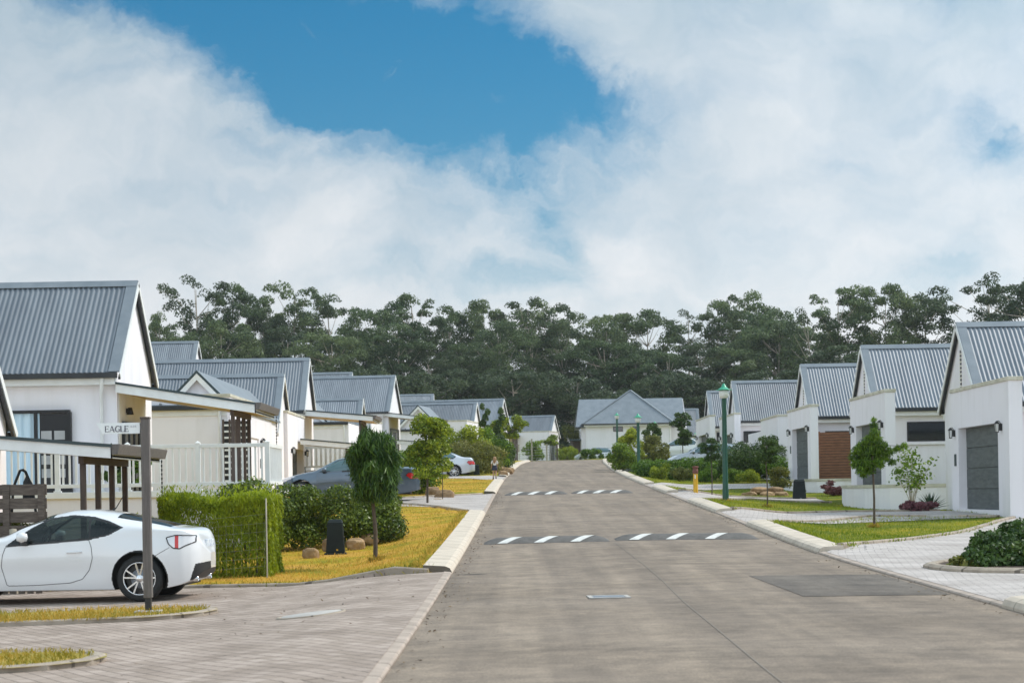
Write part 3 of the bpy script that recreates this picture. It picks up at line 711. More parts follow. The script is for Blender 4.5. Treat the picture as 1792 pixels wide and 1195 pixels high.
# ------------------------------------------------------------------ houses
def corrug(mb, xa, xb, p0, p1, pitch=.12, amp=.016, mi=0):
    """corrugated sheet from eave line p0=(y,z) to ridge line p1, ribs running up the slope"""
    n = max(8, int(abs(xb - xa) / pitch * 6)); d = Vector((0, p1[0] - p0[0], p1[1] - p0[1])).normalized()
    nn = Vector((0, -d.z, d.y)); nn = nn if nn.z > 0 else -nn
    vs = []
    for k in range(n + 1):
        x = xa + (xb - xa) * k / n; h = amp * math.sin(2 * math.pi * (x - xa) / pitch)
        for p in (p0, p1): vs.append((x, p[0] + nn.y * h, p[1] + nn.z * h))
    mb.add(vs, [(2*k, 2*k+1, 2*k+3, 2*k+2) for k in range(n)], mi, True)
def slab(mb, xa, xb, p0, p1, up, th, mi=0):
    """flat strip along a slope, lifted by up along its normal"""
    d = Vector((0, p1[0] - p0[0], p1[1] - p0[1])).normalized(); nn = Vector((0, -d.z, d.y)); nn = nn if nn.z > 0 else -nn
    a, b = nn * up, nn * (up + th)
    q = []
    for off in (a, b):
        q += [(xa, p0[0]+off.y, p0[1]+off.z), (xb, p0[0]+off.y, p0[1]+off.z), (xb, p1[0]+off.y, p1[1]+off.z), (xa, p1[0]+off.y, p1[1]+off.z)]
    mb.hexa(q, mi)
def gable_block(t, s, length, half, h, zf, zr_, ov=.12, vent=False, pipe=True, det=True, wall='plaster', base=-.8):
    """steep gabled block; local origin at the gable foot, x = s*outwards. body runs to -s*length"""
    ze = zr_ - half * h
    rise = (zr_ - ze) / half
    X = lambda d: -s * d          # distance behind the gable plane
    hw = half - .28; zw = zr_ - hw * rise - .06
    mb = MB(); mb.prism([(-hw, base), (hw, base), (hw, zw), (0, zr_ - .06), (-hw, zw)], 'x', X(0), X(length)); mb.obj('wall', M[wall], t)
    mb = MB()
    for sg in (-1, 1):
        corrug(mb, X(-ov + .21), X(length), (sg * half, ze + .03), (sg * .05, zr_ - .05 * rise + .03))
        slab(mb, X(-ov), X(-ov + .25), (sg * half, ze + .03), (sg * .04, zr_ + .03 - .04 * rise), .0, .028, 1)
        slab(mb, X(-ov), X(length), (sg * .16, zr_ + .03 - .16 * rise), (0, zr_ + .03), .022, .016, 1)
        slab(mb, X(.02), X(length), (sg * half, ze - .03), (sg * .02, zr_ - .03 - .02 * rise), -.02, .015, 1)
    rf = mb.obj('roof', [M['roof'], M['roof_flash']], t)
    mb = MB()
    for sg in (-1, 1):
        slab(mb, X(-ov - .025), X(-ov), (sg * (half + .02), ze - .02), (0, zr_), -.11, .13)
    mb.obj('barge_board', M['white'], t)
    mb = MB()
    for sg in (-1, 1): slab(mb, X(-ov), X(-ov + .05), (sg * (half), ze - .02), (0, zr_), -.15, .035)
    mb.obj('barge_trim', M['gutter'], t)
    for sg in ((-1, 1) if det else (-1,)):
        y = sg * half
        mb = MB(); mb.box(X(-ov + .05), y - sg * .02, ze - .10, X(length), y + sg * .11, ze + .02); mb.obj('gutter', M['gutter'], t, .012)
        mb = MB(); mb.box(X(.0), y - sg * .26, ze - .24, X(length), y - sg * .03, ze - .10); mb.obj('fascia', M['white'], t)
    if pipe:
        mb = MB(); y = -half + .2; mb.tube([(X(.28), -half, ze - .1), (X(.28), -half, ze - .2), (X(.34), y, ze - .42), (X(.34), y, base + .5)], .042, 8); mb.obj('downpipe', M['white'], t)
    if vent:
        mb = MB(); mb.box(X(-.012), -.08, zr_ - 1.75, X(.05), .08, zr_ - .72); v = mb.obj('gable_vent', M['frame'], t)
        mb = MB()
        for k in range(9): mb.box(X(-.03), -.09, zr_ - 1.72 + k * .11, X(0), .09, zr_ - 1.68 + k * .11)
        mb.obj('vent_slat', M['plaster_warm'], v)
    return ze
def lantern(t, p, face, sc=1.0, parent_is_thing=True):
    """wall lantern; face = (dx,dy) outward"""
    dx, dy = face; x, y, z = p
    mb = MB(); cx, cy = x + dx * .13 * sc, y + dy * .13 * sc
    mb.box(x - .05*sc, y - .05*sc, z - .12*sc, x + .05*sc, y + .05*sc, z + .12*sc)
    mb.tube([(x, y, z + .12*sc), (x + dx*.07*sc, y + dy*.07*sc, z + .22*sc), (cx, cy, z + .2*sc)], .014*sc, 6)
    mb.lathe([(.0, .22*sc), (.03*sc, .21*sc), (.095*sc, .13*sc), (.095*sc, .115*sc)], (cx, cy, z), 8, smooth=False)
    mb.lathe([(.0, -.19*sc), (.065*sc, -.18*sc), (.065*sc, -.155*sc)], (cx, cy, z), 8, smooth=False)
    for k in range(4):
        a = math.pi/4 + k * math.pi/2
        mb.bar((cx + .085*sc*math.cos(a), cy + .085*sc*math.sin(a), z + .12*sc), (cx + .06*sc*math.cos(a), cy + .06*sc*math.sin(a), z - .16*sc), .016*sc)
    l = mb.obj('wall_lantern', M['lampblack'], t)
    mb = MB(); mb.lathe([(.052*sc, -.155*sc), (.075*sc, .115*sc)], (cx, cy, z), 8, smooth=False); mb.obj('lantern_glass', M['lampglass'], l)
def garage(t, s, xf, y0, y1, z0, ztop, oy0, oy1, oz, depth=5.0, rec=.32, base=-1.2, num=True, fin=None):
    """flat parapet garage block, facade at local x=xf facing s, opening oy0..oy1 up to oz"""
    d = lambda q: xf - s * q
    mb = MB()
    fn = fin if fin else depth
    mb.box(d(0), y0, base, d(rec + .08), oy0, ztop); mb.box(d(0), oy1, base, d(rec + .08), y1, ztop)
    mb.box(d(0), oy0, oz, d(rec + .08), oy1, ztop); mb.box(d(0), oy0, base, d(rec + .08), oy1, z0)
    mb.box(d(rec + .08), y0, base, d(fn), y1, ztop - .004)
    mb.obj('garage_wall', M['plaster'], t)
    mb = MB(); c = .03
    mb.box(d(-c), y0 - c, ztop, d(.22), y1 + c, ztop + .1); mb.box(d(.22), y0 - c, ztop, d(fn + c), y0 + .2, ztop + .1)
    if fn > 1: mb.box(d(.22), y1 - .2, ztop, d(fn), y1 + c, ztop + .1)
    mb.obj('parapet_coping', M['coping'], t, .01)
    mb = MB(); n = 4; hh = (oz - z0) / n
    for k in range(n): mb.box(d(rec - .03), oy0 + .01, z0 + k*hh + .008, d(rec + .06), oy1 - .01, z0 + (k+1)*hh - .008)
    mb.box(d(rec), oy0, z0, d(rec + .05), oy1, oz)
    g = mb.obj('garage_door', M['door'], t, .008)
    for y in (oy0 - .42, oy1 + .38):
        if y0 < y < y1: lantern(t, (d(-.03), y, oz - .12), (s, 0), .72)
    if num:
        mb = MB(); y = oy1 + .36; mb.box(d(-.02), y - .1, oz - 1.0, d(0), y + .1, oz - .68); mb.obj('number_plaque', M['trimdark'], t)
def window(t, p, w, h, face='y', cols=2, split=None, sill=True, glass='glass', fw=.05):
    """framed window on a wall; p = lower left corner on the wall plane, looking at it; face 'y' = towards -Y, 'x+' / 'x-'"""
    def bx(mb, a0, a1, b0, b1, c0, c1, mi=0):   # a along, b height, c outwards
        if face == 'y': mb.box(p[0] + a0, p[1] - c0, p[2] + b0, p[0] + a1, p[1] - c1, p[2] + b1, mi)
        else:
            s = 1 if face == 'x+' else -1
            mb.box(p[0] + s*c0, p[1] + a0, p[2] + b0, p[0] + s*c1, p[1] + a1, p[2] + b1, mi)
    mb = MB()
    bx(mb, 0, w, 0, fw, -.03, .03); bx(mb, 0, w, h - fw, h, -.03, .03); bx(mb, 0, fw, fw, h - fw, -.03, .03); bx(mb, w - fw, w, fw, h - fw, -.03, .03)
    for k in range(1, cols):
        a = w * k / cols; bx(mb, a - fw/2, a + fw/2, fw, h - fw, -.03, .027)
    if split:
        for q in split: bx(mb, fw, w - fw, q*h - fw/2, q*h + fw/2, -.03, .025)
    f = mb.obj('window_frame', M['frame'], t)
    mb = MB(); bx(mb, fw, w - fw, fw, h - fw, -.02, .008); mb.obj('window_pane', M[glass], f)
    if sill:
        mb = MB(); bx(mb, -.08, w + .08, -.12, -.02, -.02, .07); mb.obj('window_sill', M['plaster'], t, .008)
def canopy(t, s, xh, zh, xl_, zl, y0, y1, posts=4, pz=None, px_in=.55, th=.2, chain=False, rail_posts=True):
    """lean-to verandah roof falling from x=xh,zh to xl_,zl"""
    mb = MB()
    def strip(za, zb, ya, yb, mi, xa=xh, xb=xl_):
        f = lambda x: zh + (zl - zh) * (x - xh) / (xl_ - xh)
        mb.hexa([(xa,ya,f(xa)+za),(xb,ya,f(xb)+za),(xb,yb,f(xb)+za),(xa,yb,f(xa)+za),(xa,ya,f(xa)+zb),(xb,ya,f(xb)+zb),(xb,yb,f(xb)+zb),(xa,yb,f(xa)+zb)], mi)
    strip(-.05, 0, y0 - .03, y1 + .03, 0)
    c = mb.obj('canopy', M['trimdark'], t)
    mb = MB(); strip(-th - .05, -.05, y0, y0 + .04, 0); strip(-th - .05, -.05, y1 - .04, y1, 0)
    mb.box(xl_ - .02, y0, zl - th - .05, xl_ + .0, y1, zl - .05); mb.obj('fascia', M['white'], c)
    mb = MB(); strip(-th - .03, -th, y0 + .05, y1 - .05, 0); mb.obj('soffit', M['soffit'], c)
    mb = MB(); g = s * .13
    mb.prism([(xl_ , zl - .16), (xl_ + g*.7, zl - .16), (xl_ + g, zl - .02), (xl_ + g, zl), (xl_, zl)], 'y', y0 - .02, y1 + .05); mb.obj('gutter', M['greypost'], c)
    if posts:
        xp = xl_ - s * px_in; zt = zl + (zh - zl) * px_in / abs(xl_ - xh) - th - .05
        for k in range(posts):
            y = y0 + .45 + (y1 - y0 - .8) * k / (posts - 1)
            mb = MB(); mb.box(xp - .042, y - .042, pz, xp + .042, y + .042, zt - .12); mb.obj('post', M['brown'], c)
        mb = MB(); mb.box(xp - .04, y0 + .3, zt - .12, xp + .04, y1 - .2, zt + .01); mb.obj('beam', M['brown'], c)
    if chain:
        mb = MB(); n = 26; x = xl_ + s * .06; y = y1 - .15
        for k in range(n):
            z = zl - .18 - k * .075
            if z < pz + .05: break
            mb.lathe([(.010, z), (.016, z - .02), (.008, z - .06), (.003, z - .07)], (x, y, 0), 6)
        mb.obj('rain_chain', M['lampblack'], c)
    return c
def gablet(t, x, y0, y1, half, z0, z1):
    """small front gable facing the viewer on top of a wing"""
    mb = MB(); mb.prism([(x - half + .1, z0), (x + half - .1, z0), (x + half - .1, z0 + .03), (x, z1 - .1), (x - half + .1, z0 + .03)], 'y', y0, y1); g = mb.obj('gablet', M['plaster'], t)
    mb = MB()
    for sg in (-1, 1): mb.prism([(x, z1), (x + sg * half, z0), (x + sg * half, z0 + .06), (x, z1 + .06)], 'y', y0 - .16, y1)
    mb.obj('gablet_roof', M['roof_flash'], g)
    mb = MB()
    for sg in (-1, 1): mb.prism([(x, z1 + .07), (x + sg * (half + .03), z0 + .05), (x + sg * (half + .03), z0 - .05), (x, z1 - .03)], 'y', y0 - .19, y0 - .165)
    mb.obj('gablet_trim', M['trimdark'], g)
    mb = MB()
    for sg in (-1, 1): mb.prism([(x, z1 - .03), (x + sg * half, z0 - .05), (x + sg * (half - .06), z0 - .2), (x, z1 - .24)], 'y', y0 - .185, y0 - .165)
    mb.obj('gablet_board', M['white'], g)
def wing(t, x0, x1, y0, y1, z0, ztop, pipe_x=None, roof=True):
    """flat roofed wing wall with black gutter and white fascia"""
    mb = MB(); mb.box(x0, y0, z0, x1, y1, ztop - .02); mb.obj('wing_wall', M['plaster'], t)
    mb = MB(); mb.box(x0, y0 - .16, ztop - .10, x1 - .02, y0 - .02, ztop + .04)
    mb.obj('gutter', M['gutter'], t, .012)
    mb = MB(); mb.box(x0, y0 - .03, ztop - .28, x1 - .05, y0 - .002, ztop - .10); mb.obj('fascia', M['white'], t)
    mb = MB(); mb.box(x0, y0 - .05, ztop - .0, x1, y1, ztop + .07)
    k = x0 + .5
    while k < x1: mb.box(k, y0 - .10, ztop + .06, k + .04, y0 + .5, ztop + .13); k += .55
    mb.obj('wing_roof', M['roof_flash'], t)
    if pipe_x is not None:
        mb = MB(); mb.tube([(pipe_x, y0 - .09, ztop - .1), (pipe_x, y0 - .09, ztop - .22), (pipe_x, y0 - .05, ztop - .42), (pipe_x, y0 - .05, z0)], .045, 8); mb.obj('downpipe', M['white'], t)
H = 0.95      # slope of the steep roofs

# --- left side, nearest pair
t = thing('house', 'white cottage at the left edge, only its low verandah canopy above the coupe shows', 'house', (-9.0, 33.0, 0))
gable_block(t, -1 * -1, 9, 2.4, H, 0, 5.0)
canopy(t, 1, 0.0, 2.62, 2.8, 2.36, -2.4, 1.75, 4, .05, .55, .17, True)
ZF = 1.67
t = thing('house', 'big white cottage at left with dark corrugated roof and pale blue curtain, behind the railing', 'house', (-8.93, 46.9, 0))
gable_block(t, 1, 15, 2.42, H, 0, 6.64, base=.9)
canopy(t, 1, 0.0, 4.16, 3.16, 3.64, -2.3, 1.25, 4, ZF, .58, .19, True)
yw = -2.14
# window with curtain and small-paned door on the front wall
mb = MB(); x0, x1 = -5.2, -1.75; n = 160
vs = []
for k in range(n + 1):
    x = x0 + (x1 - x0) * k / n; w = .035 * math.sin(k * .62) + .02 * math.sin(k * 1.37 + 1)
    for z in (ZF + .03, 3.48): vs.append((x, yw - .06 + w * .5, z))
mb.add(vs, [(2*k, 2*k+2, 2*k+3, 2*k+1) for k in range(n)], 0, True); mb.obj('curtain', M['curtain'], t)
mb = MB()
for z in (3.49, ZF - .05): mb.box(-5.3, yw - .13, z, -1.06, yw + .02, z + .06)
for x in (-5.3, -3.55, -1.83, -1.06): mb.box(x - .04, yw - .125, ZF, x + .03, yw + .02, 3.5)
f = mb.obj('window_frame', M['frame'], t)
mb = MB(); mb.box(-1.78, yw - .07, ZF, -1.09, yw - .05, 3.47); d = mb.obj('glazed_door', M['frame'], t)
mb = MB()
for zz in (2.62, 2.88, 2.32, 2.02):
    for xx in (-1.72, -1.42): mb.box(xx, yw - .08, zz, xx + .24, yw - .069, zz + .2)
mb.obj('door_pane', M['glass_pale'], d)
# gable wall under the canopy: cream wash, sliding door, spot lamp
mb = MB(); mb.box(.004, -2.05, ZF, .03, 1.2, 3.95); gw = mb.obj('porch_wall', M['plaster_warm'], t)
mb = MB()
for y in (-1.75, -1.15, -.55, .05, .65): mb.box(.03, y - .07, ZF, .10, y + .05, 3.2)
mb.box(.03, -1.8, 3.12, .11, .72, 3.28); sd1 = mb.obj('sliding_door', M['frame'], t)
mb = MB(); mb.box(.03, -1.7, ZF, .06, .62, 3.12); mb.obj('door_glass', M['glass_pale'], sd1)
mb = MB(); mb.lathe([(0, 0), (.05, 0), (.085, -.16), (.07, -.16)], (.12, -1.25, 3.62), 12); mb.box(.02, -1.29, 3.5, .1, -1.21, 3.6); mb.obj('wall_spotlight', M['lampblack'], t)

t = thing('house', 'low white cottage behind the deck with a small pointed gablet and blank side wall', 'house', (-8.85, 76.3, 0))
gable_block(t, 1, 14, 2.45, H, 0, 6.22)
wing(t, -8, .1, -15.3, -2.2, 0, 4.32, -.15)
gablet(t, PX(350, 655, 62.2) + 8.85, -14.6, -2.4, 1.15, 4.25, 5.42)
garage(t, 1, .15, -15.2, -4.6, 1.45, 4.62, -12.3, -8.3, 3.5, 5.0)
mb = MB()
for k in range(5): mb.box(-.02 + .2 * k, -15.75, 1.5, .04 + .2 * k, -15.7, 3.9)
sc_ = mb.obj('louvre_gate', M['brown'], t)
mb = MB()
for k in range(12): mb.box(0, -15.74, 1.6 + .19 * k, .84, -15.71, 1.66 + .19 * k)
mb.obj('louvre_slat', M['white'], sc_)
mb = MB(); mb.box(-.0, -15.69, 1.5, .84, -15.66, 3.85); mb.obj('louvre_backing', M['frame'], sc_)

t = thing('house', 'white cottage behind the silver blue saloon, square garage block before its tall gable', 'house', (-8.8, 85.6, 0))
gable_block(t, 1, 18, 2.5, H, 0, 7.46)
canopy(t, 1, 0, 5.16, 3.0, 4.87, -2.4, 1.4, 4, 2.6, .6, .2)
garage(t, 1, .1, -8.8, -2.45, 1.4, 4.76, -7.3, -3.0, 3.42, 6.0)
canopy(t, 1, .2, 3.86, 2.55, 3.62, -5.2, -2.9, 3, 1.5, .5, .19)
mb = MB(); mb.box(.0, -2.2, 1.0, 3.2, 1.4, 2.6); mb.obj('deck', M['plaster'], t)
mb = MB(); mb.box(0, -2.2, 3.5, 3.2, -2.12, 3.6); mb.box(0, -2.2, 2.7, 3.2, -2.12, 2.78)
for k in range(16): mb.box(.1 + k * .2, -2.19, 2.72, .19 + k * .2, -2.13, 3.55)
mb.obj('deck_railing', M['white'], t)
mb = MB(); mb.box(.004, -2.1, 2.6, .03, 1.3, 4.9); mb.obj('porch_wall', M['plaster_warm'], t)

t = thing('house', 'white cottage half hidden by the weeping tree, gablet at its left end', 'house', (-8.25, 109, 0), R(-2))
gable_block(t, 1, 12, 2.4, H, 0, 6.84)
wing(t, -9, .12, -7.2, -2.1, 1.0, 5.26, -.1)
gablet(t, PX(552, 700, 102) + 8.25 - .3, -6.6, -2.3, 1.2, 5.2, 6.45)
garage(t, 1, .2, 3.2, 9.2, 2.6, 5.75, 4.2, 8.2, 4.6, 5)
t = thing('house', 'tall white cottage with a bright gable and sliding door behind the second road sign', 'house', (-7.2, 122, 0), R(-6))
gable_block(t, 1, 18, 2.45, H, 0, 8.85)
canopy(t, 1, 0, 6.5, 3.0, 6.1, -2.4, 1.5, 4, 3.9, .6, .2)
mb = MB(); mb.box(.004, -2.1, 3.9, .03, 1.3, 6.1); mb.obj('porch_wall', M['plaster_warm'], t)
mb = MB(); mb.box(.03, -1.9, 3.9, .09, 1.2, 5.55); sd1 = mb.obj('sliding_door', M['frame'], t)
mb = MB()
for y in (-1.7, -1.1, -.5, .1): mb.box(.085, y, 3.95, .1, y + .34, 5.45)
mb.obj('door_glass', M['glass_pale'], sd1)
canopy(t, 1, .2, 4.85, 3.2, 4.55, -4.4, -2.6, 3, 3.0, .5, .2)
t = thing('house', 'white cottage above the green bushes with the largest gablet on the left', 'house', (-2.65, 150, 0), R(-8))
gable_block(t, 1, 13, 2.5, H, 0, 8.4)
gablet(t, -3.2, -6.5, -2.0, 1.75, 6.2, 7.95)
wing(t, -8, -1.3, -6.6, -2, 3.0, 6.2)
garage(t, 1, .6, -8.0, -2.3, 3.6, 6.7, -6.6, -3.4, 5.7, 3)
t = thing('house', 'white cottage whose ridge shows highest behind the gablet roof and the bushes', 'house', (-.65, 166, 0), R(-12))
gable_block(t, 1, 14, 2.4, H, 0, 9.4)
t = thing('house', 'last white cottage on the left before the crest, with a pergola on dark posts', 'house', (4.5, 205, 0), R(-14))
gable_block(t, 1, 12, 2.4, H, 0, 9.45)
gablet(t, -3.9, -5.0, -2, 1.45, 7.4, 9.0)
mb = MB(); mb.box(-4.6, -5.12, 7.6, -4.2, -5.0, 8.1); mb.obj('gablet_vent', M['trimdark'], t)
garage(t, 1, .7, -5.6, -1.2, 4.7, 7.6, -4.6, -2.0, 6.6, 3.6)
canopy(t, 1, -5.6, 7.55, -2.4, 7.3, -7.2, -4.8, 4, 4.7, .4, .18)
mb = MB(); mb.box(-7, -4.9, 4, -2.9, -2.2, 7.4); mb.obj('wing_wall', M['plaster'], t)
# roofs seen behind the front row on the left
for (u, v, Y, lab) in ((344, 598, 118, 'distant cottage roof showing above the big left house, nearest the pale gum trees'), (614, 652, 150, 'distant cottage of which only the ridge shows between two left gables'), (757, 690, 185, 'small distant cottage roof showing right of the third tall gable')):
    x, y, z = P(u, v, Y)
    t = thing('house', lab, 'house', (x, y, 0)); gable_block(t, 1, 15, 2.4, H, 0, z, pipe=False, det=False)

# --- centre house, facing down the road
Yc = 195.0
t = thing('house', 'white house facing down the road at the crest with a hipped front roof', 'house', (0, Yc, 0))
zE = PZ(1100, 741, Yc); zA = PZ(1103, 683, Yc + 3); xA = PX(1103, 683, Yc + 3); zM = PZ(1103, 697.5, Yc + 5)
xa, xb = PX(1018, 742, Yc), PX(1180, 742, Yc)
mb = MB(); mb.box(xa + .4, 0, 3.2, xb - .3, 8, zE - .02)
mb.box(xa - .0, 1.2, 3.2, xa + .4, 8, zE - .3)
mb.obj('wall', M['plaster'], t)
mb = MB(); q1, q2 = PX(1066, 760, Yc), PX(1118, 760, Yc)
mb.box(q1, -.06, 3.2, q2, 0.0, zE - .25)
mb.obj('wall_panel', M['plaster'], t)
def sloped(mb, pts, th=.06, mi=0):
    n = len(pts); mb.add(list(pts) + [(p[0], p[1], p[2] - th) for p in pts], [tuple(range(n)), tuple(range(n, 2*n))[::-1]] + [(i, (i+1) % n, n + (i+1) % n, n + i) for i in range(n)], mi)
mb = MB(); e0, e1 = xa, xb
sloped(mb, [(e0, -.45, zE), (e1, -.45, zE), (xA, 3, zA)])
sloped(mb, [(e1, -.45, zE), (e1 + .3, 6, zE), (xA, 6, zA), (xA, 3, zA)])
sloped(mb, [(e0, -.45, zE), (xA, 3, zA), (xA, 6, zA), (e0 - .3, 6, zE)])
for (p, q) in (((e0, -.45, zE), (xA, 3, zA)), ((e1, -.45, zE), (xA, 3, zA))): mb.bar(p, (q[0], q[1], q[2] + .03), .22, .07, 1)
hip = mb.obj('hipped_roof', [M['roof_flash'], M['roof_flash']], t)
m0, m1 = PX(1013, 697, Yc + 5), PX(1194, 697, Yc + 5)
mb = MB(); f0, f1 = PX(1007, 745, Yc + 1), PX(1200, 745, Yc + 1)
sloped(mb, [(f0, 1.0, zE - .25), (f1, 1.0, zE - .25), (m1, 5, zM), (m0, 5, zM)])
sloped(mb, [(f0, 9, zE - .25), (m0, 5, zM), (m1, 5, zM), (f1, 9, zE - .25)])
mb.obj('main_roof', M['roof_flash'], t)
mb = MB(); mb.prism([(1.2, 3), (8.8, 3), (8.8, zE - .4), (5, zM - .1), (1.2, zE - .4)], 'x', xb - .2, m1 + .05); mb.obj('gable_wall', M['plaster'], t)
mb = MB(); mb.box(e0, -.58, zE - .12, e1, -.45, zE + .02); mb.box(e1, -.5, zE - .12, e1 + .12, 3.5, zE + .02); mb.box(f0, .9, zE - .36, e0, 1.02, zE - .22); mb.obj('gutter', M['gutter'], t)
mb = MB(); mb.box(e0 + .2, -.44, zE - .26, e1 - .1, -.06, zE - .12); mb.obj('fascia', M['white'], t)
for (ua, ub, va, vb) in ((1073, 1090, 755, 747), (1107, 1119.5, 754, 746.5)):
    x0, x1 = PX(ua, va, Yc), PX(ub, va, Yc); window(t, (x0, -.06, PZ(ua, va, Yc)), x1 - x0, .5, cols=2, sill=False)
mb = MB(); mb.tube([(xb - .5, -.3, zE - .2), (xb - .45, -.08, zE - .6), (xb - .45, -.08, 3.5)], .06, 8); mb.obj('downpipe', M['white'], t)
for k in range(2): window(t, (xb - .3, 1.5 + k * 2.6, zE - 2.2), .9, 1.7, 'x+', 1, sill=False)
mb = MB(); mb.tube([(PX(1099, 735, Yc), 1.2, zE + .4), (PX(1099, 735, Yc), 1.2, zE + 1.1)], .1, 8); mb.lathe([(.16, 0), (.16, .1), (0, .16)], (PX(1099, 735, Yc), 1.2, zE + 1.1), 8); mb.obj('flue', M['white'], t)
x, y, z = P(1220, 715, 222)
t = thing('house', 'white cottage right of the hipped house, roof and gable half hidden behind it', 'house', (x, y, 0)); gable_block(t, 1, 6, 2.6, 1.2, 0, z, pipe=False, det=False)
x, y, z = P(1243, 728, 240)
t = thing('house', 'farthest cottage, a sliver of pale roof above the right hand garages', 'house', (x, y, 0)); gable_block(t, 1, 8, 2.4, H, 0, z, pipe=False, det=False)

# --- right side
def right_house(lab, yr, zr_, zf, gy0, gy1, gtop, oy0, oy1, oz, wy=None, wx1=10, L=14, vent=True, gfin=.33, wz=None):
    t = thing('house', lab, 'house', (12.4, yr, 0))
    ze = gable_block(t, -1, L, 2.4, H, 0, zr_, vent=vent, pipe=False)
    garage(t, -1, -.4, gy0 - yr, gy1 - yr, zf, gtop, oy0 - yr, oy1 - yr, oz, 5, .24, zf - 1.2, fin=gfin)
    return t, ze
t, ze = right_house('nearest white cottage on the right, its dark garage door beside the spiky plant', 54.2, 5.92, .86, 47.5, 53.75, 4.0, 48.6, 52.9, 3.02, L=16)
t, ze = right_house('second white cottage on the right, long dark strip window behind the young tree', 69.0, 6.4, 1.42, 63.2, 69.7, 4.52, 64.0, 68.6, 3.6, L=14)
window(t, (PX(1588, 755, 66.8) - 12.4, -2.13, PZ(1588, 772, 66.8)), 2.6, .66, cols=2)
t, ze = right_house('third white cottage on the right, red brown slatted gate beside its garage', 83.4, 6.68, 1.85, 79.1, 85.5, 4.75, 79.8, 84.3, 3.98, L=8)
mb = MB(); 
x0, x1 = .10, 14.6 - 12.4
mb.box(x0 - .36, -2.9, 1.2, x0 - .06, -2.6, 3.72); mb.obj('gabion_pillar', M['gabion'], t)
mb = MB(); mb.box(x0 - .03, -3.02, 1.7, x0 + .09, -2.9, 3.78); mb.box(x1 - .06, -3.02, 1.7, x1 + .06, -2.9, 3.78); sg_ = mb.obj('slatted_gate', M['timber'], t)
for k in range(17):
    mb = MB(); z = 1.86 + k * .112; mb.box((x0 + .09 if k < 14 else x0 + .02) , -3.0, z, x1 - .06, -2.965, z + .092); mb.obj('gate_slat', M['timber'], sg_)
mb = MB(); mb.box(x0 - .06, -2.86, 1.7, x1, -2.85, 3.7); mb.obj('gate_backing', M['frame'], sg_)
mb = MB(); mb.box(x0 + .45, -2.16, 1.85, x1 + 1, -2.1, 3.82); mb.obj('entrance_shade', M['frame'], t)  # flat black panel on the wall; its colour stands in for entrance shade
t, ze = right_house('fourth white cottage on the right, square dark window above the long hedge', 109.5, 7.45, 2.6, 105.8, 113.4, 5.5, 107.0, 112.2, 4.5, L=12)
window(t, (PX(1302, 774, 107.2) - 12.4, -2.13, PZ(1302, 774, 107.2)), .95, .62, cols=2)
garage(t, -1, -.4, 88.6 - 109.5, 94.7 - 109.5, 1.95, 4.72, 89.2 - 109.5, 92.4 - 109.5, 3.72, 4, .32, .8, num=False)
mb = MB(); mb.box(.3, -14.5, 1, 6, -4, 4.4); mb.obj('wing_wall', M['plaster'], t)
t, ze = right_house('fifth white cottage on the right, garage just left of the tall green lamp', 123.3, 7.62, 2.9, 119, 127.8, 5.9, 120.2, 126.4, 4.9, L=12)
window(t, (PX(1255, 775, 121) - 12.4, -2.13, PZ(1255, 775, 121)), .28, .66, cols=1, sill=False)

# --- deck wall and railing in front of the big left house
t = thing('retaining_wall', 'white retaining wall under the deck, behind the lime green hedge', 'wall', (0, 42, 0))
mb = MB(); mb.box(-24, 0, -.3, -5.18, .25, 1.53); mb.obj('wall', M['plaster'], t)
mb = MB(); mb.box(-24, -.06, 1.53, -5.12, 3.2, 1.67); mb.obj('coping', M['white'], t, .01)
mb = MB(); mb.box(-5.43, .25, -.3, -5.18, 3.2, 1.53); mb.obj('side_wall', M['plaster'], t)
t = thing('deck_railing', 'white baluster railing along the deck edge', 'railing', (0, 42.02, 1.67))
posts = [-5.2, -6.68, -8.18, -9.68, -11.2, -12.7]
for x in posts:
    mb = MB(); mb.box(x - .05, -.05, 0, x + .05, .05, 1.0); mb.box(x - .075, -.075, 0, x + .075, .075, .03)
    mb.add([(x-.06,-.06,1.0),(x+.06,-.06,1.0),(x+.06,.06,1.0),(x-.06,.06,1.0),(x,0,1.05)], [(0,1,4),(1,2,4),(2,3,4),(3,0,4),(3,2,1,0)])
    mb.obj('railing_post', M['white'], t, .004)
for a, b in zip(posts[1:], posts[:-1]):
    mb = MB(); mb.box(a + .05, -.035, .9, b - .05, .035, .98); mb.obj('top_rail', M['white'], t, .006)
    mb = MB(); mb.box(a + .05, -.035, .09, b - .05, .035, .17); mb.box((a+b)/2 - .03, -.03, 0, (a+b)/2 + .03, .03, .09); mb.obj('bottom_rail', M['white'], t, .006)
    n = 10
    for k in range(n):
        x = a + .05 + (b - a - .1) * (k + .5) / n; mb = MB(); mb.box(x - .02, -.012, .17, x + .02, .012, .9); mb.obj('baluster', M['white'], t)
mb = MB(); mb.box(-5.235, .05, .9, -5.165, 2.6, .98); mb.box(-5.235, .05, .09, -5.165, 2.6, .17)
for k in range(18): mb.box(-5.22, .15 + k * .135, .17, -5.18, .17 + k * .135 + .02, .9)
mb.obj('side_railing', M['white'], t)

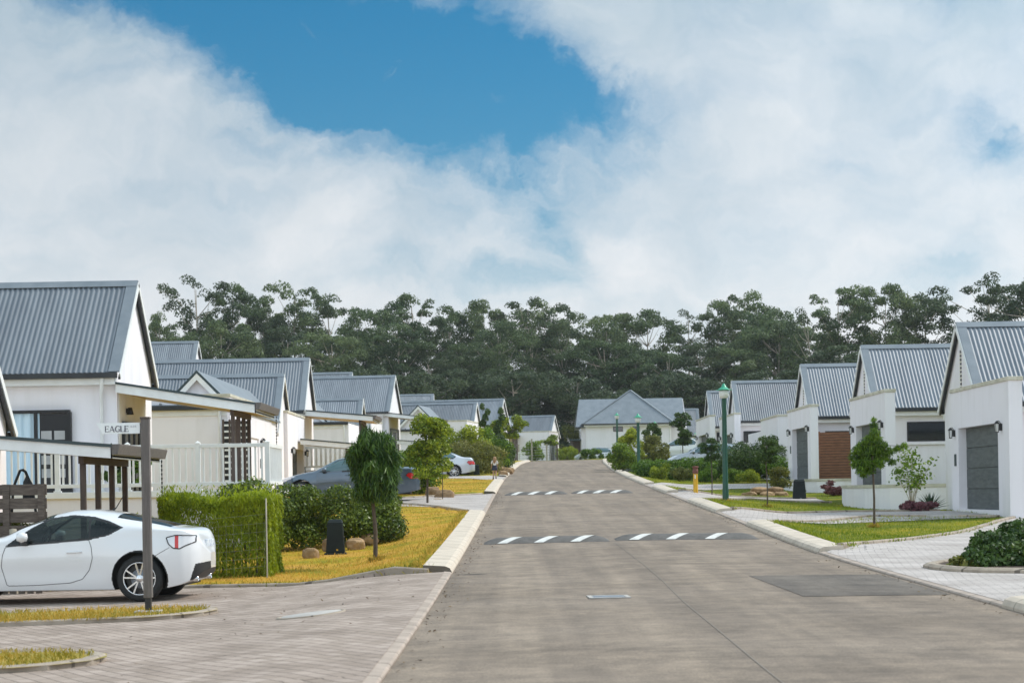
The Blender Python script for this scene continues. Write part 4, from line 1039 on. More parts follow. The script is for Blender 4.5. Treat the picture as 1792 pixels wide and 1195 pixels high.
# --- low curved garden walls on the right
def low_wall(pts, z0, z1, lab):
    t = thing('garden_wall', lab, 'wall', (0, 0, 0))
    flat = lambda x, y: 0.0
    mb = MB(); sweep(mb, pts, [(-.12, z0), (-.12, z1 - .09), (.12, z1 - .09), (.12, z0)], zf=flat); mb.obj('wall', M['plaster'], t)
    mb = MB(); sweep(mb, pts, [(-.15, z1 - .088), (-.15, z1), (.15, z1), (.15, z1 - .088), (-.15, z1 - .088)], zf=flat); mb.obj('coping', M['coping'], t)
    # terrace fill behind
    return t
low_wall([(11.5, 68), (11.15, 65.5), (11.25, 62.6), (11.9, 60.8), (13.2, 60.2), (16.0, 60.1)], -.2, 1.56, 'low curved white garden wall behind the young tree on the right lawn')
low_wall([(11.5, 84), (11.1, 81.5), (11.15, 79.3), (11.7, 77.2), (12.8, 76.6), (16, 76.4)], .6, 1.84, 'low white garden wall behind the black green utility box, before the slatted gate')
for poly, z in (([(11.3, 65), (11.4, 62.6), (12, 60.95), (16, 60.2), (18, 70), (12.2, 70)], 1.42), ([(11.25, 81), (11.3, 79.3), (11.8, 77.3), (16, 76.6), (18, 86), (12.2, 86)], 1.78)):
    tag(drape(poly, 'terrace', GRASSM, 0, 1.0, lambda x, y, z=z: z), 'raised terrace behind a low wall', kind='structure')
# ------------------------------------------------------------------ trees and plants
def gum_proto(seed, Ht, spread, n_cl, cl_r, lf, lean=0.0, sparse=False, low=.25):
    """trunk and crown of one tall gum tree, crown of separate domed leaf clumps on limbs"""
    global rng
    rg = random.Random(seed); rng = np.random.default_rng(seed)
    mb = MB(); top = Ht * .93
    tr = [(lean * Ht * (k / 6) ** 1.5 + rg.uniform(-.15, .15), rg.uniform(-.15, .15), top * k / 6) for k in range(7)]
    mb.tube(tr, [.26 * (1 - k / 6) + .04 for k in range(7)], 7)
    Cs = []; Ds = []; Ts = []
    for i in range(n_cl):
        f = low + (1 - low) * (i + .5) / n_cl
        hz = Ht * f; w = spread * (math.sin(math.pi * min(1, .15 + .72 * (1 - abs(f - .66) / .66))) ** .8)
        if f > .9: w *= (1.02 - f) / .12 + .15
        a = i * 2.4 + rg.uniform(-.6, .6); r = w * rg.uniform(.50 if f > .55 else .35, 1.08)
        k = min(5, int(hz * .86 / top * 6)); base = Vector(tr[k]); bx = tr[min(6, k + 1)][0]
        c = Vector((bx + r * math.cos(a), r * math.sin(a), hz - cl_r * .4))
        m_ = base.lerp(c, .5) + Vector((0, 0, -.06 * r)); mb.tube([base, m_, c], [.07 + .03 * (1 - f), .045, .02], 5, cap=False)
        R_ = cl_r * rg.uniform(.75, 1.25) * (.92 if f > .6 else .68)
        nl = int((230 if sparse else 300) * (R_ / 1.4) ** 2)
        # a clump is three or four small domes side by side
        tin = rg.uniform(-.22, .22)
        for j in range(rg.choice((3, 4, 5))):
            cc = c + Vector((rg.uniform(-1, 1) * R_ * .75, rg.uniform(-1, 1) * R_ * .75, rg.uniform(-.3, .45) * R_))
            rr = R_ * rg.uniform(.5, .85)
            p, d = dome(int(nl * .42), cc, (rr, rr, rr * .66), -.3)
            Cs.append(p); Ds.append(d); Ts.append(np.full(len(p), tin))
    C = np.concatenate(Cs); D = np.concatenate(Ds); T = np.concatenate(Ts)
    Nn = nrm(D * .9 + rng.normal(size=C.shape) * .5)
    crown = leafmesh('crown', C, Nn, rng.uniform(.18, .34, len(C)), LF[lf], None, .7, .45 + T + .25 * rng.normal(size=len(C)))
    trunk = mb.obj('trunk', M['bark_pale'])
    return trunk, crown
PROTO = {}
def put_gum(kind, x, y, z, sc, rz, label, group):
    t = thing('gum_tree', label, 'tree', (x, y, z), rz, group); t.scale = (sc[0], sc[0], sc[1])
    tr, cr = PROTO[kind]
    if tr.parent is None: tr.parent = t; cr.parent = t
    else:
        for o in (tr, cr):
            c = o.copy(); COL.objects.link(c); c.parent = t
    return t
PROTO['umbrella'] = gum_proto(1, 19, 4.9, 32, 1.75, 'gum', .02, False, .26)
PROTO['tall'] = gum_proto(2, 20, 4.1, 38, 1.6, 'gum', -.03, False, .2)
PROTO['open'] = gum_proto(3, 21, 5.0, 30, 1.45, 'gum_dark', .05, True, .26)
PROTO['round'] = gum_proto(4, 17, 4.9, 42, 1.8, 'gum', .0, False, .18)
PROTO['dark'] = gum_proto(5, 17, 4.6, 40, 1.65, 'gum_dark', -.02, False, .16)
PROTO['filler'] = gum_proto(6, 11, 3.8, 34, 1.45, 'gum_dark', 0, False, .08)
PROTO['broad'] = gum_proto(8, 18, 5.9, 40, 1.85, 'gum', .03, False, .22)
rng = np.random.default_rng(5)
SKY = [  # u, v of the top, kind, width factor, label
 (276, 552, 'umbrella', .55, 'small round topped gum tree beside the big left gable'),
 (345, 487, 'open', .95, 'tallest open gum tree on the left with bare gaps and a thin flat top'),
 (402, 508, 'tall', .8, 'dense gum tree just right of the tallest open one on the left'),
 (462, 545, 'dark', .75, 'lower dark gum tree in the dip between two tall left gums'),
 (512, 502, 'umbrella', .95, 'gum tree with a wide umbrella top reaching left over a gap, left of the middle'),
 (586, 530, 'open', .8, 'lacy gum tree right of the umbrella shaped one, sky showing through'),
 (650, 546, 'round', .8, 'grey green domed gum tree left of the one with a small cap'),
 (726, 522, 'tall', .9, 'gum tree with a small flat cap on top, left of the middle of the wood'),
 (788, 543, 'umbrella', .75, 'round headed gum tree before the sky hole in the middle of the wood'),
 (846, 537, 'broad', .65, 'gum tree with two level flat heads just left of the tallest central pair'),
 (908, 526, 'open', 1.0, 'left tree of the tallest central pair of gums'),
 (960, 532, 'umbrella', .9, 'right tree of the tallest central pair of gums, crown drooping right'),
 (1062, 557, 'round', .75, 'broad low gum tree right of the gap above the hipped house'),
 (1128, 554, 'broad', .85, 'wide domed gum tree directly above the hipped house roof'),
 (1204, 546, 'open', .75, 'thin lacy gum tree left of the tall peak above the green lamp'),
 (1252, 536, 'tall', .75, 'pointed gum tree between the lacy one and the tall peak'),
 (1302, 516, 'umbrella', .85, 'gum tree making the tall peak above the tall green lamp'),
 (1352, 552, 'round', .85, 'big round gum tree sloping down right of the tall peak'),
 (1424, 545, 'open', .6, 'slender gum tree standing apart with sky on both sides, right of the middle'),
 (1468, 510, 'tall', .85, 'taller left gum of the group above the second right hand roof'),
 (1545, 511, 'broad', .7, 'middle gum of the group above the second right hand roof'),
 (1616, 522, 'dark', .85, 'pyramid shaped dark gum tree, right end of the group before the sky gap'),
 (1736, 489, 'open', 1.0, 'big dark gum tree above the nearest right hand roof'),
 (1800, 490, 'dark', 1.0, 'gum tree cut by the right picture edge'),
]
HT = {'umbrella': 19, 'tall': 20, 'open': 21, 'round': 17, 'dark': 17, 'filler': 11, 'broad': 18}
for i, (u, v, k, wf, lab) in enumerate(SKY):
    Y = 252 + (i * 37 % 17) - 8 - (40 if u > 1400 else 0); z0 = float(zr(Y)) - .3
    zt = PZ(u, v, Y); s = (zt - z0) / (HT[k] * .985)
    put_gum(k, PX(u, v, Y), Y, z0, (wf * 1.02, s), i * 1.9, lab, 'skyline gum trees behind the estate')
rr = random.Random(3)
FILL = [(u + rr.uniform(-14, 14), 590 + rr.uniform(-22, 26) + (10 if 1000 < u < 1200 else 0)) for u in range(268, 1420, 60)]
for i, (u, v) in enumerate(FILL):
    Y = 240 + rr.uniform(-5, 9); z0 = float(zr(Y)) - .3; k = ('dark', 'round', 'broad', 'tall')[i % 4]
    s = (PZ(u, v, Y) - z0) / (HT[k] * .985)
    put_gum(k, PX(u, v, Y), Y, z0, (.72 + .2 * rr.random(), s), rr.uniform(0, 6), 'mid height gum tree inside the dark wood, below the skyline trees', 'mid height gum trees in the wood')
for i, u in enumerate(range(250, 1450, 38)):
    Y = 228 + rr.uniform(-3, 5); z0 = float(zr(Y)) - .3; v = 668 + rr.uniform(-25, 20)
    s = (PZ(u, v, Y) - z0) / (HT['filler'] * .98)
    put_gum('filler', PX(u, v, Y), Y, z0, (.75 + .25 * rr.random(), s), rr.uniform(0, 6), 'low dark bushy tree along the foot of the wood', 'low trees along the foot of the wood')
for i, u in enumerate(range(1425, 1800, 42)):
    Y = 196 + rr.uniform(-3, 5); z0 = float(zr(Y)) - .3; v = 640 + rr.uniform(-30, 10)
    put_gum('dark', PX(u, v, Y), Y, z0, (.7 + .25 * rr.random(), (PZ(u, v, Y) - z0) / 16.8), rr.uniform(0, 6), 'dark tree standing close behind the right hand roofs', 'trees behind the right hand roofs')

def leafy(name, label, cat, x, y, clumps, lf, nleaf, size, stem=None, group=None, asp=.55, droop=0, z=None, low=-.5, shell=.55, rz=0, up=.7):
    """a plant: clumps = (dx,dy,dz,rx,ry,rz); stem = trunk height"""
    z = G(x, y) if z is None else z
    t = thing(name, label, cat, (x, y, z), rz, group)
    Cs, Ds, Ts = [], [], []
    vol = [a[3] * a[4] + a[3] * a[5] for a in clumps]; tv = sum(vol)
    for a, w in zip(clumps, vol):
        p, d = dome(max(20, int(nleaf * w / tv)), a[:3], a[3:6], low, shell)
        Cs.append(p); Ds.append(d); Ts.append(np.full(len(p), random.uniform(-.18, .18)))
    C = np.concatenate(Cs); D = np.concatenate(Ds); T = np.concatenate(Ts)
    keep = C[:, 2] > .01; C, D, T = C[keep], D[keep], T[keep]
    Nn = nrm(D * up + rng.normal(size=C.shape) * .6)
    tang = None
    if droop: tang = nrm(np.stack([D[:, 0] * .5, D[:, 1] * .5, np.full(len(C), -droop)], 1) + rng.normal(size=C.shape) * .35)
    leafmesh('foliage', C, Nn, rng.uniform(.65, 1.35, len(C)) * size, LF[lf], t, asp, .45 + T + .28 * rng.normal(size=len(C)), tang)
    if stem:
        mb = MB(); h, r = stem
        mb.tube([(0, 0, -.1), (.01, .01, h * .3), (random.uniform(-.04, .04), 0, h * .7), (0, 0, h)], [r, r * .85, r * .7, r * .55], 8)
        for a in clumps[:14]: mb.tube([(0, 0, h * .85), (a[0] * .5, a[1] * .5, h * .85 + (a[2] - h * .85) * .6), a[:3]], [r * .45, r * .3, r * .12], 5, cap=False)
        mb.obj('trunk', M['bark'], t)
    return t
def blob(n, rx, ry, z0, z1, r, seed=0, fl=.85):
    g = random.Random(seed); out = []
    for _ in range(n):
        a = g.uniform(0, 6.283); q = g.random() ** .5; f = g.random()
        w = math.sin(math.pi * (.18 + .68 * f))
        out.append((rx * q * w * math.cos(a), ry * q * w * math.sin(a), z0 + (z1 - z0) * f, r * g.uniform(.7, 1.2), r * g.uniform(.7, 1.2), r * fl * g.uniform(.7, 1.1)))
    return out
def hedge(name, label, poly_fn, lf, n, size, asp=.5, up=.8, T=None, core=None, group=None):
    pass
def box_hedge(label, x0, x1, y0, y1, h, lf, n, size, rz=0, loc=None, rough=.08, asp=.45, upright=0, core='soil', wisps=0, stems=True, shrink=1.0):
    """clipped hedge: leaves over front, top and ends with an uneven skin, woody stems inside"""
    zb = loc[2] if loc else G((x0 + x1) / 2, (y0 + y1) / 2)
    cx, cy = ((x0 + x1) / 2, (y0 + y1) / 2) if not loc else loc[:2]
    L_, D_ = (x1 - x0), (y1 - y0)
    t = thing('hedge', label, 'hedge', (cx, cy, zb), rz)
    u = rng.random(n); f = rng.random(n)
    area = np.array([L_ * h, L_ * D_, D_ * h, D_ * h, L_ * h * .4]); k = rng.choice(5, n, p=area / area.sum())
    X = (rng.random(n) - .5) * L_; Yy = (rng.random(n) - .5) * D_; Z = rng.random(n) ** .9 * h
    Nn = np.zeros((n, 3))
    m = k == 0; Yy[m] = -D_/2; Nn[m] = (0, -1, .2)
    m = k == 1; Z[m] = h; Nn[m] = (0, 0, 1)
    m = k == 2; X[m] = -L_/2; Nn[m] = (-1, 0, .2)
    m = k == 3; X[m] = L_/2; Nn[m] = (1, 0, .2)
    m = k == 4; Yy[m] = D_/2; Nn[m] = (0, 1, .2)
    C = np.stack([X, Yy, Z], 1)
    # lumpy skin and depth
    ph = rng.uniform(0, 6, 8)
    lump = rough * (np.sin(C[:, 0] * 5.1 + ph[0]) * np.sin(C[:, 2] * 6.3 + ph[1]) + .7 * np.sin(C[:, 0] * 11 + ph[2]) * np.sin(C[:, 1] * 9 + C[:, 2] * 10 + ph[3]))
    C += Nn * lump[:, None] - nrm(Nn + 1e-6) * (rng.random((n, 1)) ** 2 * .17)
    Nn = nrm(Nn * up_ + rng.normal(size=C.shape) * .6) if (up_ := .7) else Nn
    tang = nrm(np.array([0, 0, upright]) + rng.normal(size=C.shape) * .6) if upright else None
    C[:, 2] = np.maximum(C[:, 2], .02)
    if wisps:
        w = rng.integers(0, n, wisps); P0 = C[w].copy(); P0[:, 2] = h + rng.random(wisps) ** 2 * .22; C = np.concatenate([C, P0]); Nn = np.concatenate([Nn, nrm(rng.normal(size=(wisps, 3)))])
        if tang is not None: tang = np.concatenate([tang, nrm(np.array([0, 0, 2.5]) + rng.normal(size=(wisps, 3)) * .4)])
    tint = .45 + .5 * np.sin(C[:, 0] * 3 + ph[4]) * np.sin(C[:, 2] * 4 + ph[5]) * .35 + .26 * rng.normal(size=len(C))
    leafmesh('foliage', C, Nn, rng.uniform(.65, 1.4, len(C)) * size, LF[lf], t, asp, tint, tang)
    mb = MB()
    for q in range(int(L_ * 5)):
        x = -L_/2 + .12 + (L_ - .24) * q / max(1, int(L_ * 5) - 1); y = random.uniform(-.2, .2) * D_
        mb.tube([(x, y, -.1), (x + random.uniform(-.1, .1), y, h * .5), (x + random.uniform(-.15, .15), y, h * .86)], [.025, .018, .008], 5)
    mb.obj('stems', M['bark'], t)
    return t
# --- left
box_hedge('tall lime green hedge with upright shoots, between the white coupe and the dark hedge', -5.85, -4.0, 32.6, 34.2, 1.36, 'hedge_lime', 34000, .075, asp=.28, upright=1.6, loc=(-4.93, 33.4, .14), rough=.07, wisps=900)
leafy('shrub', 'wispy lime shrub between the dark verandah posts and the lime hedge', 'shrub', -6.25, 33.6, blob(9, .3, .25, .3, 1.05, .17, 17), 'hedge_lime', 2200, .08, asp=.25, droop=-1.2, z=.1, low=-.9)
cl = []
g = random.Random(4)
for k in range(46):
    f = g.random(); x = -1.9 + 3.2 * f; hmax = 1.42 - .42 * f
    cl.append((x + g.uniform(-.15, .15), g.uniform(-.5, .6) + 2.2 * f, g.uniform(.2, .92) * hmax, .36, .36, .30))
leafy('hedge', 'dense dark green rounded hedge behind the black utility box on the left bank', 'hedge', -3.85, 40.2, cl, 'hedge_dark', 52000, .062, asp=.6, z=.42, low=-.9, shell=.72)
# weeping young tree
g = random.Random(9); cl = []
for k in range(70):
    a = g.uniform(0, 6.28); f = (k + .5) / 70; f = f ** 1.1; a = k * 2.4; r = .43 * math.sqrt(max(.0, 1 - ((f - .46) / .62) ** 2)) * g.uniform(.55, 1.05)
    q = g.uniform(.11, .19); cl.append((r * math.cos(a), r * math.sin(a), 1.10 + 1.08 * f, q, q, q * .95))
leafy('weeping_tree', 'small weeping tree with drooping feathery dark green crown on the left bank', 'tree', PX(657, 988, 34.6), 34.6, cl, 'acacia', 9500, .18, (1.75, .042), asp=.11, droop=1.1, low=-.8, shell=.35)
leafy('young_tree', 'leafy young tree with a light green crown beside the drive of the silver blue saloon', 'tree', PX(748, 878, 61.3), 61.3, blob(30, .72, .72, .85, 2.62, .30, 21), 'bright', 9500, .10, (2.1, .038), asp=.5)
leafy('sapling', 'thin sapling before the boulders, right of the leafy young tree', 'tree', PX(772, 868, 64), 65.2, blob(10, .28, .28, .7, 1.55, .15, 22), 'bright', 1200, .08, (1.35, .016))
leafy('shrub', 'dark rounded shrub behind the boot of the silver blue saloon', 'shrub', PX(722, 860, 70), 70.5, blob(26, 1.0, .8, .25, 1.5, .42, 23), 'mid', 12000, .10, low=-.9)
leafy('shrub', 'olive brown shrub mass right behind the silver car tail', 'shrub', -2.0, 108, blob(34, 1.5, 1.3, .3, 1.75, .5, 24), 'olive', 15000, .10, z=2.3, low=-.9)
leafy('shrub', 'olive shrub leaning over the drive where the silver car stands', 'shrub', -3.3, 107, blob(22, 1.1, 1.0, .3, 2.0, .5, 25), 'olive', 9000, .10, z=2.2, low=-.9)
leafy('bush', 'bright green bush high behind the olive shrubs', 'shrub', -2.9, 118, blob(30, 1.5, 1.2, .5, 3.1, .6, 26), 'bright', 11000, .13, z=2.5, low=-.9)
leafy('bush', 'mid green bush between the bright bush and the slim trees on the left', 'shrub', -1.35, 120, blob(26, 1.2, 1.0, .5, 2.55, .5, 27), 'mid', 10000, .13, z=2.6, low=-.9)
leafy('bush', 'deep green bush above the red brown boulders', 'shrub', -.75, 124, blob(22, .9, .9, .3, 2.2, .45, 28), 'deep', 8000, .12, z=2.8, low=-.9)
leafy('slim_tree', 'slim upright tree with two pointed shoots above the bushes', 'tree', PX(850, 800, 126), 126, [(.2 * math.sin(k * 2.1), 0, 1.2 + .36 * k, (.42 - .035 * k) * (.75 + .4 * abs(math.sin(k * 1.7))), .34, .30) for k in range(9)] + [(.9 + .2 * math.sin(k * 1.3 + 1), .2, 1.4 + .4 * k, (.40 - .04 * k) * (.7 + .5 * abs(math.sin(k * 2.3))), .3, .30) for k in range(7)], 'deep', 4200, .14, (3.2, .05), z=2.9)
leafy('street_tree', 'bright leafed young tree with a bare leg near the crest on the left verge', 'tree', PX(892, 800, 142), 142, blob(16, 1.2, .9, 2.1, 3.35, .45, 29), 'bright', 4200, .16, (2.6, .05), z=3.4)
leafy('shrub', 'dark shrub at the foot of the bright leafed young tree', 'shrub', PX(880, 800, 139), 139, blob(16, .8, .8, .3, 2.0, .45, 30), 'deep', 5000, .13, z=3.3, low=-.9)
leafy('shrub', 'shrub against the far garden fence left of the crest', 'shrub', PX(935, 795, 186), 186, blob(14, 1.1, .9, .2, 1.6, .45, 31), 'mid', 3500, .16, low=-.9)
leafy('tree', 'small pale green tree before the last left cottage', 'tree', PX(964, 790, 192), 192, blob(9, .8, .8, 1.5, 2.4, .4, 32), 'bright', 1500, .16, (2, .04))
leafy('shrub', 'bare reddish shrub left of the hipped house', 'shrub', PX(1000, 790, 200), 200, blob(14, 1.2, 1, .5, 3.6, .5, 33), 'olive', 2500, .14, low=-.9)
leafy('tall_grass', 'clump of tall yellow green grass at the crest', 'grass clump', PX(1000, 803, 187), 187, blob(22, 2.2, .9, .1, 1.0, .4, 34), 'bright', 4500, .3, asp=.1, droop=-1.6, low=-.9)
leafy('shrub', 'low round shrub right of the tall grass at the crest', 'shrub', PX(1038, 803, 184), 184, blob(12, 1.2, .7, .1, .75, .35, 35), 'mid', 3500, .14, low=-.9)
# --- deck plants
leafy('potted_plant', 'leafy plant on the deck seen between the balusters', 'plant', -8.7, 43.2, blob(14, .3, .25, .25, .9, .17, 36), 'deep', 2200, .09, z=1.67)
leafy('potted_plant', 'taller climbing plant on the deck by the verandah post', 'plant', -8.15, 43.4, blob(14, .2, .2, .15, 1.0, .16, 37), 'mid', 1800, .08, z=1.67)
leafy('shrub', 'yellowish shrub at the left picture edge beside the wooden screen', 'shrub', -7.9, 31.0, blob(12, .45, .3, .2, 1.0, .25, 38), 'olive', 4200, .07, low=-.9)
# --- right
leafy('young_tree', 'young tree with feathery dark crown on the right lawn before the second cottage', 'tree', PX(1530, 922, 44.4), 44.4, [(0.06, 0.14, 2.42, 0.07, 0.07, 0.06), (0.05, 0.13, 2.28, 0.10, 0.10, 0.09), (0.02, -0.13, 2.12, 0.13, 0.13, 0.11), (-0.10, -0.12, 1.98, 0.14, 0.14, 0.12), (0.12, 0.10, 1.98, 0.12, 0.12, 0.10), (-0.22, 0.07, 1.85, 0.14, 0.14, 0.12), (0.02, 0.05, 1.85, 0.16, 0.16, 0.14), (0.22, -0.06, 1.85, 0.12, 0.12, 0.10), (-0.36, 0.03, 1.72, 0.14, 0.14, 0.12), (-0.10, 0.03, 1.72, 0.17, 0.17, 0.14), (0.15, 0.02, 1.72, 0.16, 0.16, 0.14), (0.36, -0.10, 1.70, 0.12, 0.12, 0.10), (0.55, -0.02, 1.75, 0.10, 0.10, 0.09), (0.70, -0.03, 1.82, 0.09, 0.09, 0.08), (-0.42, 0.07, 1.58, 0.13, 0.13, 0.11), (-0.20, 0.15, 1.58, 0.17, 0.17, 0.14), (0.05, 0.13, 1.58, 0.17, 0.17, 0.14), (0.28, 0.01, 1.56, 0.14, 0.14, 0.12), (-0.38, -0.02, 1.42, 0.14, 0.14, 0.12), (-0.16, -0.07, 1.42, 0.17, 0.17, 0.14), (0.10, -0.14, 1.42, 0.14, 0.14, 0.12), (-0.30, -0.14, 1.28, 0.13, 0.13, 0.11), (-0.08, -0.01, 1.28, 0.13, 0.13, 0.11), (0.42, -0.05, 1.45, 0.10, 0.10, 0.09), (0.55, -0.04, 1.25, 0.09, 0.09, 0.08), (-0.20, 0.12, 1.18, 0.09, 0.09, 0.08)], 'mid', 6800, .11, (2.2, .03), asp=.16, droop=.6, low=-.8, shell=.3)
leafy('sapling', 'staked looking sapling with a round crown, right of the tall green lamp', 'tree', PX(1343, 887, 58.2), 58.2, blob(18, .50, .45, 1.28, 2.0, .17, 42), 'deep', 3600, .085, (1.8, .024), asp=.3)
leafy('sapling', 'sapling left of the tall green lamp, beyond the yellow marker', 'tree', PX(1246, 864, 70), 70.0, blob(16, .36, .36, 1.25, 1.95, .16, 43), 'deep', 2800, .085, (1.7, .022), asp=.3)
leafy('young_tree', 'darker young tree behind the long hedge, before the fifth cottage', 'tree', PX(1195, 800, 112), 112, blob(20, .55, .55, 1.4, 3.3, .27, 44), 'deep', 3600, .12, (3.0, .035), z=2.7)
leafy('young_tree', 'young dark tree nearest the hipped house wall, before the white car', 'tree', PX(1142, 800, 128), 128, blob(20, .62, .6, .7, 2.75, .28, 45), 'deep', 3600, .13, (2.4, .04), z=3.0)
leafy('bush', 'tall pale bush at the right kerb below the two green lamps', 'shrub', 7.2, 119, blob(26, .9, .9, .3, 2.15, .36, 46), 'bright', 9000, .11, z=2.9, low=-.9)
leafy('bush', 'round green bush at the bend of the right kerb', 'shrub', 6.5, 113.5, blob(26, .8, .9, .2, 1.35, .36, 47), 'mid', 9000, .10, z=2.65, low=-.9)
leafy('bush', 'olive bush behind the round bush at the kerb bend', 'shrub', 8.4, 116, blob(20, .9, .9, .2, 1.6, .36, 48), 'olive', 6000, .11, z=2.9, low=-.9)
leafy('ground_cover', 'flat dark green ground cover along the kerb bend', 'plant', 6.9, 108.8, blob(16, 1.2, .5, .02, .22, .22, 49, .5), 'scrub', 3000, .09, z=2.42, low=-.9)
cl = []
g = random.Random(12)
for k in range(70):
    f = g.random(); cl.append((-2.6 + 5.6 * f + g.uniform(-.2, .2), 4.2 - 9.0 * f + g.uniform(-.5, .5), g.uniform(.2, .80), .45, .45, .33))
leafy('hedge', 'long clipped green hedge on the right hiding a grey car', 'hedge', 8.9, 92, cl, 'mid', 44000, .085, asp=.5, z=1.92, low=-.9, shell=.75)
cl = [(g.uniform(-1.6, 2.0), g.uniform(-1.4, 1.2), g.uniform(.2, 1.35), .42, .42, .36) for k in range(30)]
leafy('hedge', 'darker hedge clump left of the third garage, behind the round crowned sapling', 'hedge', 10.6, 88.5, cl, 'deep', 15000, .09, z=1.95, low=-.9, shell=.72)
for i, (x, y, h, lf, lab) in enumerate(((6.9, 91, .7, 'bright', 'bright wispy plant at the left foot of the long hedge'), (7.7, 88.6, .55, 'olive', 'greyish flowering plant at the foot of the long hedge'), (8.6, 87, .5, 'mid', 'low green plant at the foot of the hedge by the yellow marker'), (9.6, 85.8, .45, 'mid', 'low green plant at the foot of the hedge behind the sapling'), (10.3, 85.4, .5, 'bright', 'yellowish plant at the foot of the dark hedge clump'))):
    leafy('bedding_plant', lab, 'plant', x, y, blob(12, .5, .4, .1, h, .22, 60 + i), lf, 2600, .10, asp=.25, droop=-.8, low=-.9)
leafy('shrub', 'brownish shrub growing out of the rockery', 'shrub', 10.5, 76.8, blob(12, .45, .4, .2, .95, .22, 66), 'olive', 2400, .09, low=-.9)
leafy('shrub', 'low conifer like shrub beside the white picket fence', 'shrub', 11.3, 83, blob(8, .3, .3, .2, .7, .2, 67), 'deep', 1500, .08, z=1.5, low=-.9)
leafy('ground_cover', 'pinkish red ground cover at the foot of the nearest garage', 'plant', 11.3, 54.6, blob(18, .62, .6, .02, .22, .16, 68, .6), 'red', 3800, .07, low=-.9)
leafy('ground_cover', 'reddish plant on the lawn beside the third garden wall', 'plant', 12.2, 74.2, blob(14, .55, .5, .05, .5, .2, 69, .6), 'red', 3200, .08, low=-.9)
# thin multi-stem shrub and spiky plant by the nearest garage
x, y = 11.55, 57.0; z = G(x, y)
t = thing('shrub', 'open shrub with pale bare stems between the strip window and the nearest garage', 'shrub', (x, y, z))
mb = MB(); g = random.Random(5); tips = []
for k in range(11):
    a = g.uniform(0, 6.28); h = g.uniform(.85, 1.75); r = g.uniform(.15, .62)
    q = [(0, 0, -.05), (r*.25*math.cos(a), r*.25*math.sin(a), h*.4), (r*.7*math.cos(a), r*.7*math.sin(a), h*.75), (r*math.cos(a), r*math.sin(a), h)]
    mb.tube(q, [.014, .011, .008, .004], 5); tips += [q[2], q[3], ((q[2][0]+q[3][0])/2 + g.uniform(-.1, .1), (q[2][1]+q[3][1])/2, (q[2][2]+q[3][2])/2)]
mb.obj('stems', M['palepost'], t)
C = np.concatenate([np.array(p) + rng.normal(size=(22, 3)) * (.11, .11, .09) for p in tips])
leafmesh('foliage', C, nrm(rng.normal(size=C.shape) + (0, 0, .6)), rng.uniform(.07, .12, len(C)), LF['mid'], t, .7)
x, y = 11.75, 55.4; z = G(x, y)
t = thing('spiky_plant', 'dark spiky leaved plant against the nearest garage wall', 'plant', (x, y, z))
mb = MB()
for k in range(34):
    a = k * 2.4; e = R(20 + 62 * (k / 34)); l = .62; d = Vector((math.cos(a) * math.cos(e), math.sin(a) * math.cos(e), math.sin(e))); s_ = Vector((-math.sin(a), math.cos(a), 0)) * .028
    p1 = d * l * .5 + Vector((0, 0, .03)); p2 = d * l + Vector((0, 0, -.05))
    mb.add([-s_*.6, s_*.6, p1 + s_, p2, p1 - s_, p1 - Vector((0, 0, .02))], [(0, 5, 4), (0, 1, 5), (1, 2, 5), (4, 5, 3), (5, 2, 3)])
mb.obj('leaves', mat('spiky_leaf', (.02, .05, .02), (.05, .09, .04), .45, 8), t)
# shrub bed in the right foreground
BED = [(5.95, 27.9), (5.95, 27.1), (6.2, 26.5), (6.9, 26.2), (9, 26.1), (16, 26.2), (16, 38), (12.5, 37), (9.5, 33.2), (7.6, 30.4), (6.4, 28.7)]
island(BED[::-1], 'planting_bed', 'kerbed planting bed in the right foreground', M['soil'], .17, .08)
g = random.Random(31)
SHR = [(6.5, 27.3, .30, .20), (6.85, 27.5, .36, .32), (7.3, 27.45, .42, .42), (6.95, 28.35, .40, .44), (7.5, 28.5, .46, .56), (7.6, 29.6, .5, .66), (8.1, 28.0, .52, .56), (7.0, 29.0, .36, .46), (6.25, 27.25, .18, .11)]
for i, (x, y, r, h) in enumerate(SHR):
    lab = ['front left shrub of the dark kerbed bed in the right foreground', 'second dark shrub from the tip of the right foreground bed, at its near edge', 'big near shrub of the right foreground bed', 'shrub in the middle of the right foreground bed', 'tallest near shrub of the right foreground bed toward the picture edge', 'rearmost dark shrub of the right foreground bed', 'shrub of the foreground bed cut by the right picture edge', 'low shrub along the far rim of the right foreground bed', 'smallest yellowish plant at the pointed tip of the right foreground bed'][i]
    leafy('shrub', lab, 'shrub', x, y, blob(26, r, r * .9, .04, h * .8, .15, 80 + i), 'deep' if i < 8 else 'olive', int(9500 * r * r + 1800), .075, asp=.55, low=-.9, shell=.6, group='shrubs in the kerbed bed')
leafy('lavender', 'thin purple flower spikes at the rim of the right foreground bed', 'plant', 8.6, 32.2, blob(5, .2, .2, .2, .5, .08, 95), 'deep', 260, .12, asp=.1, droop=-2)

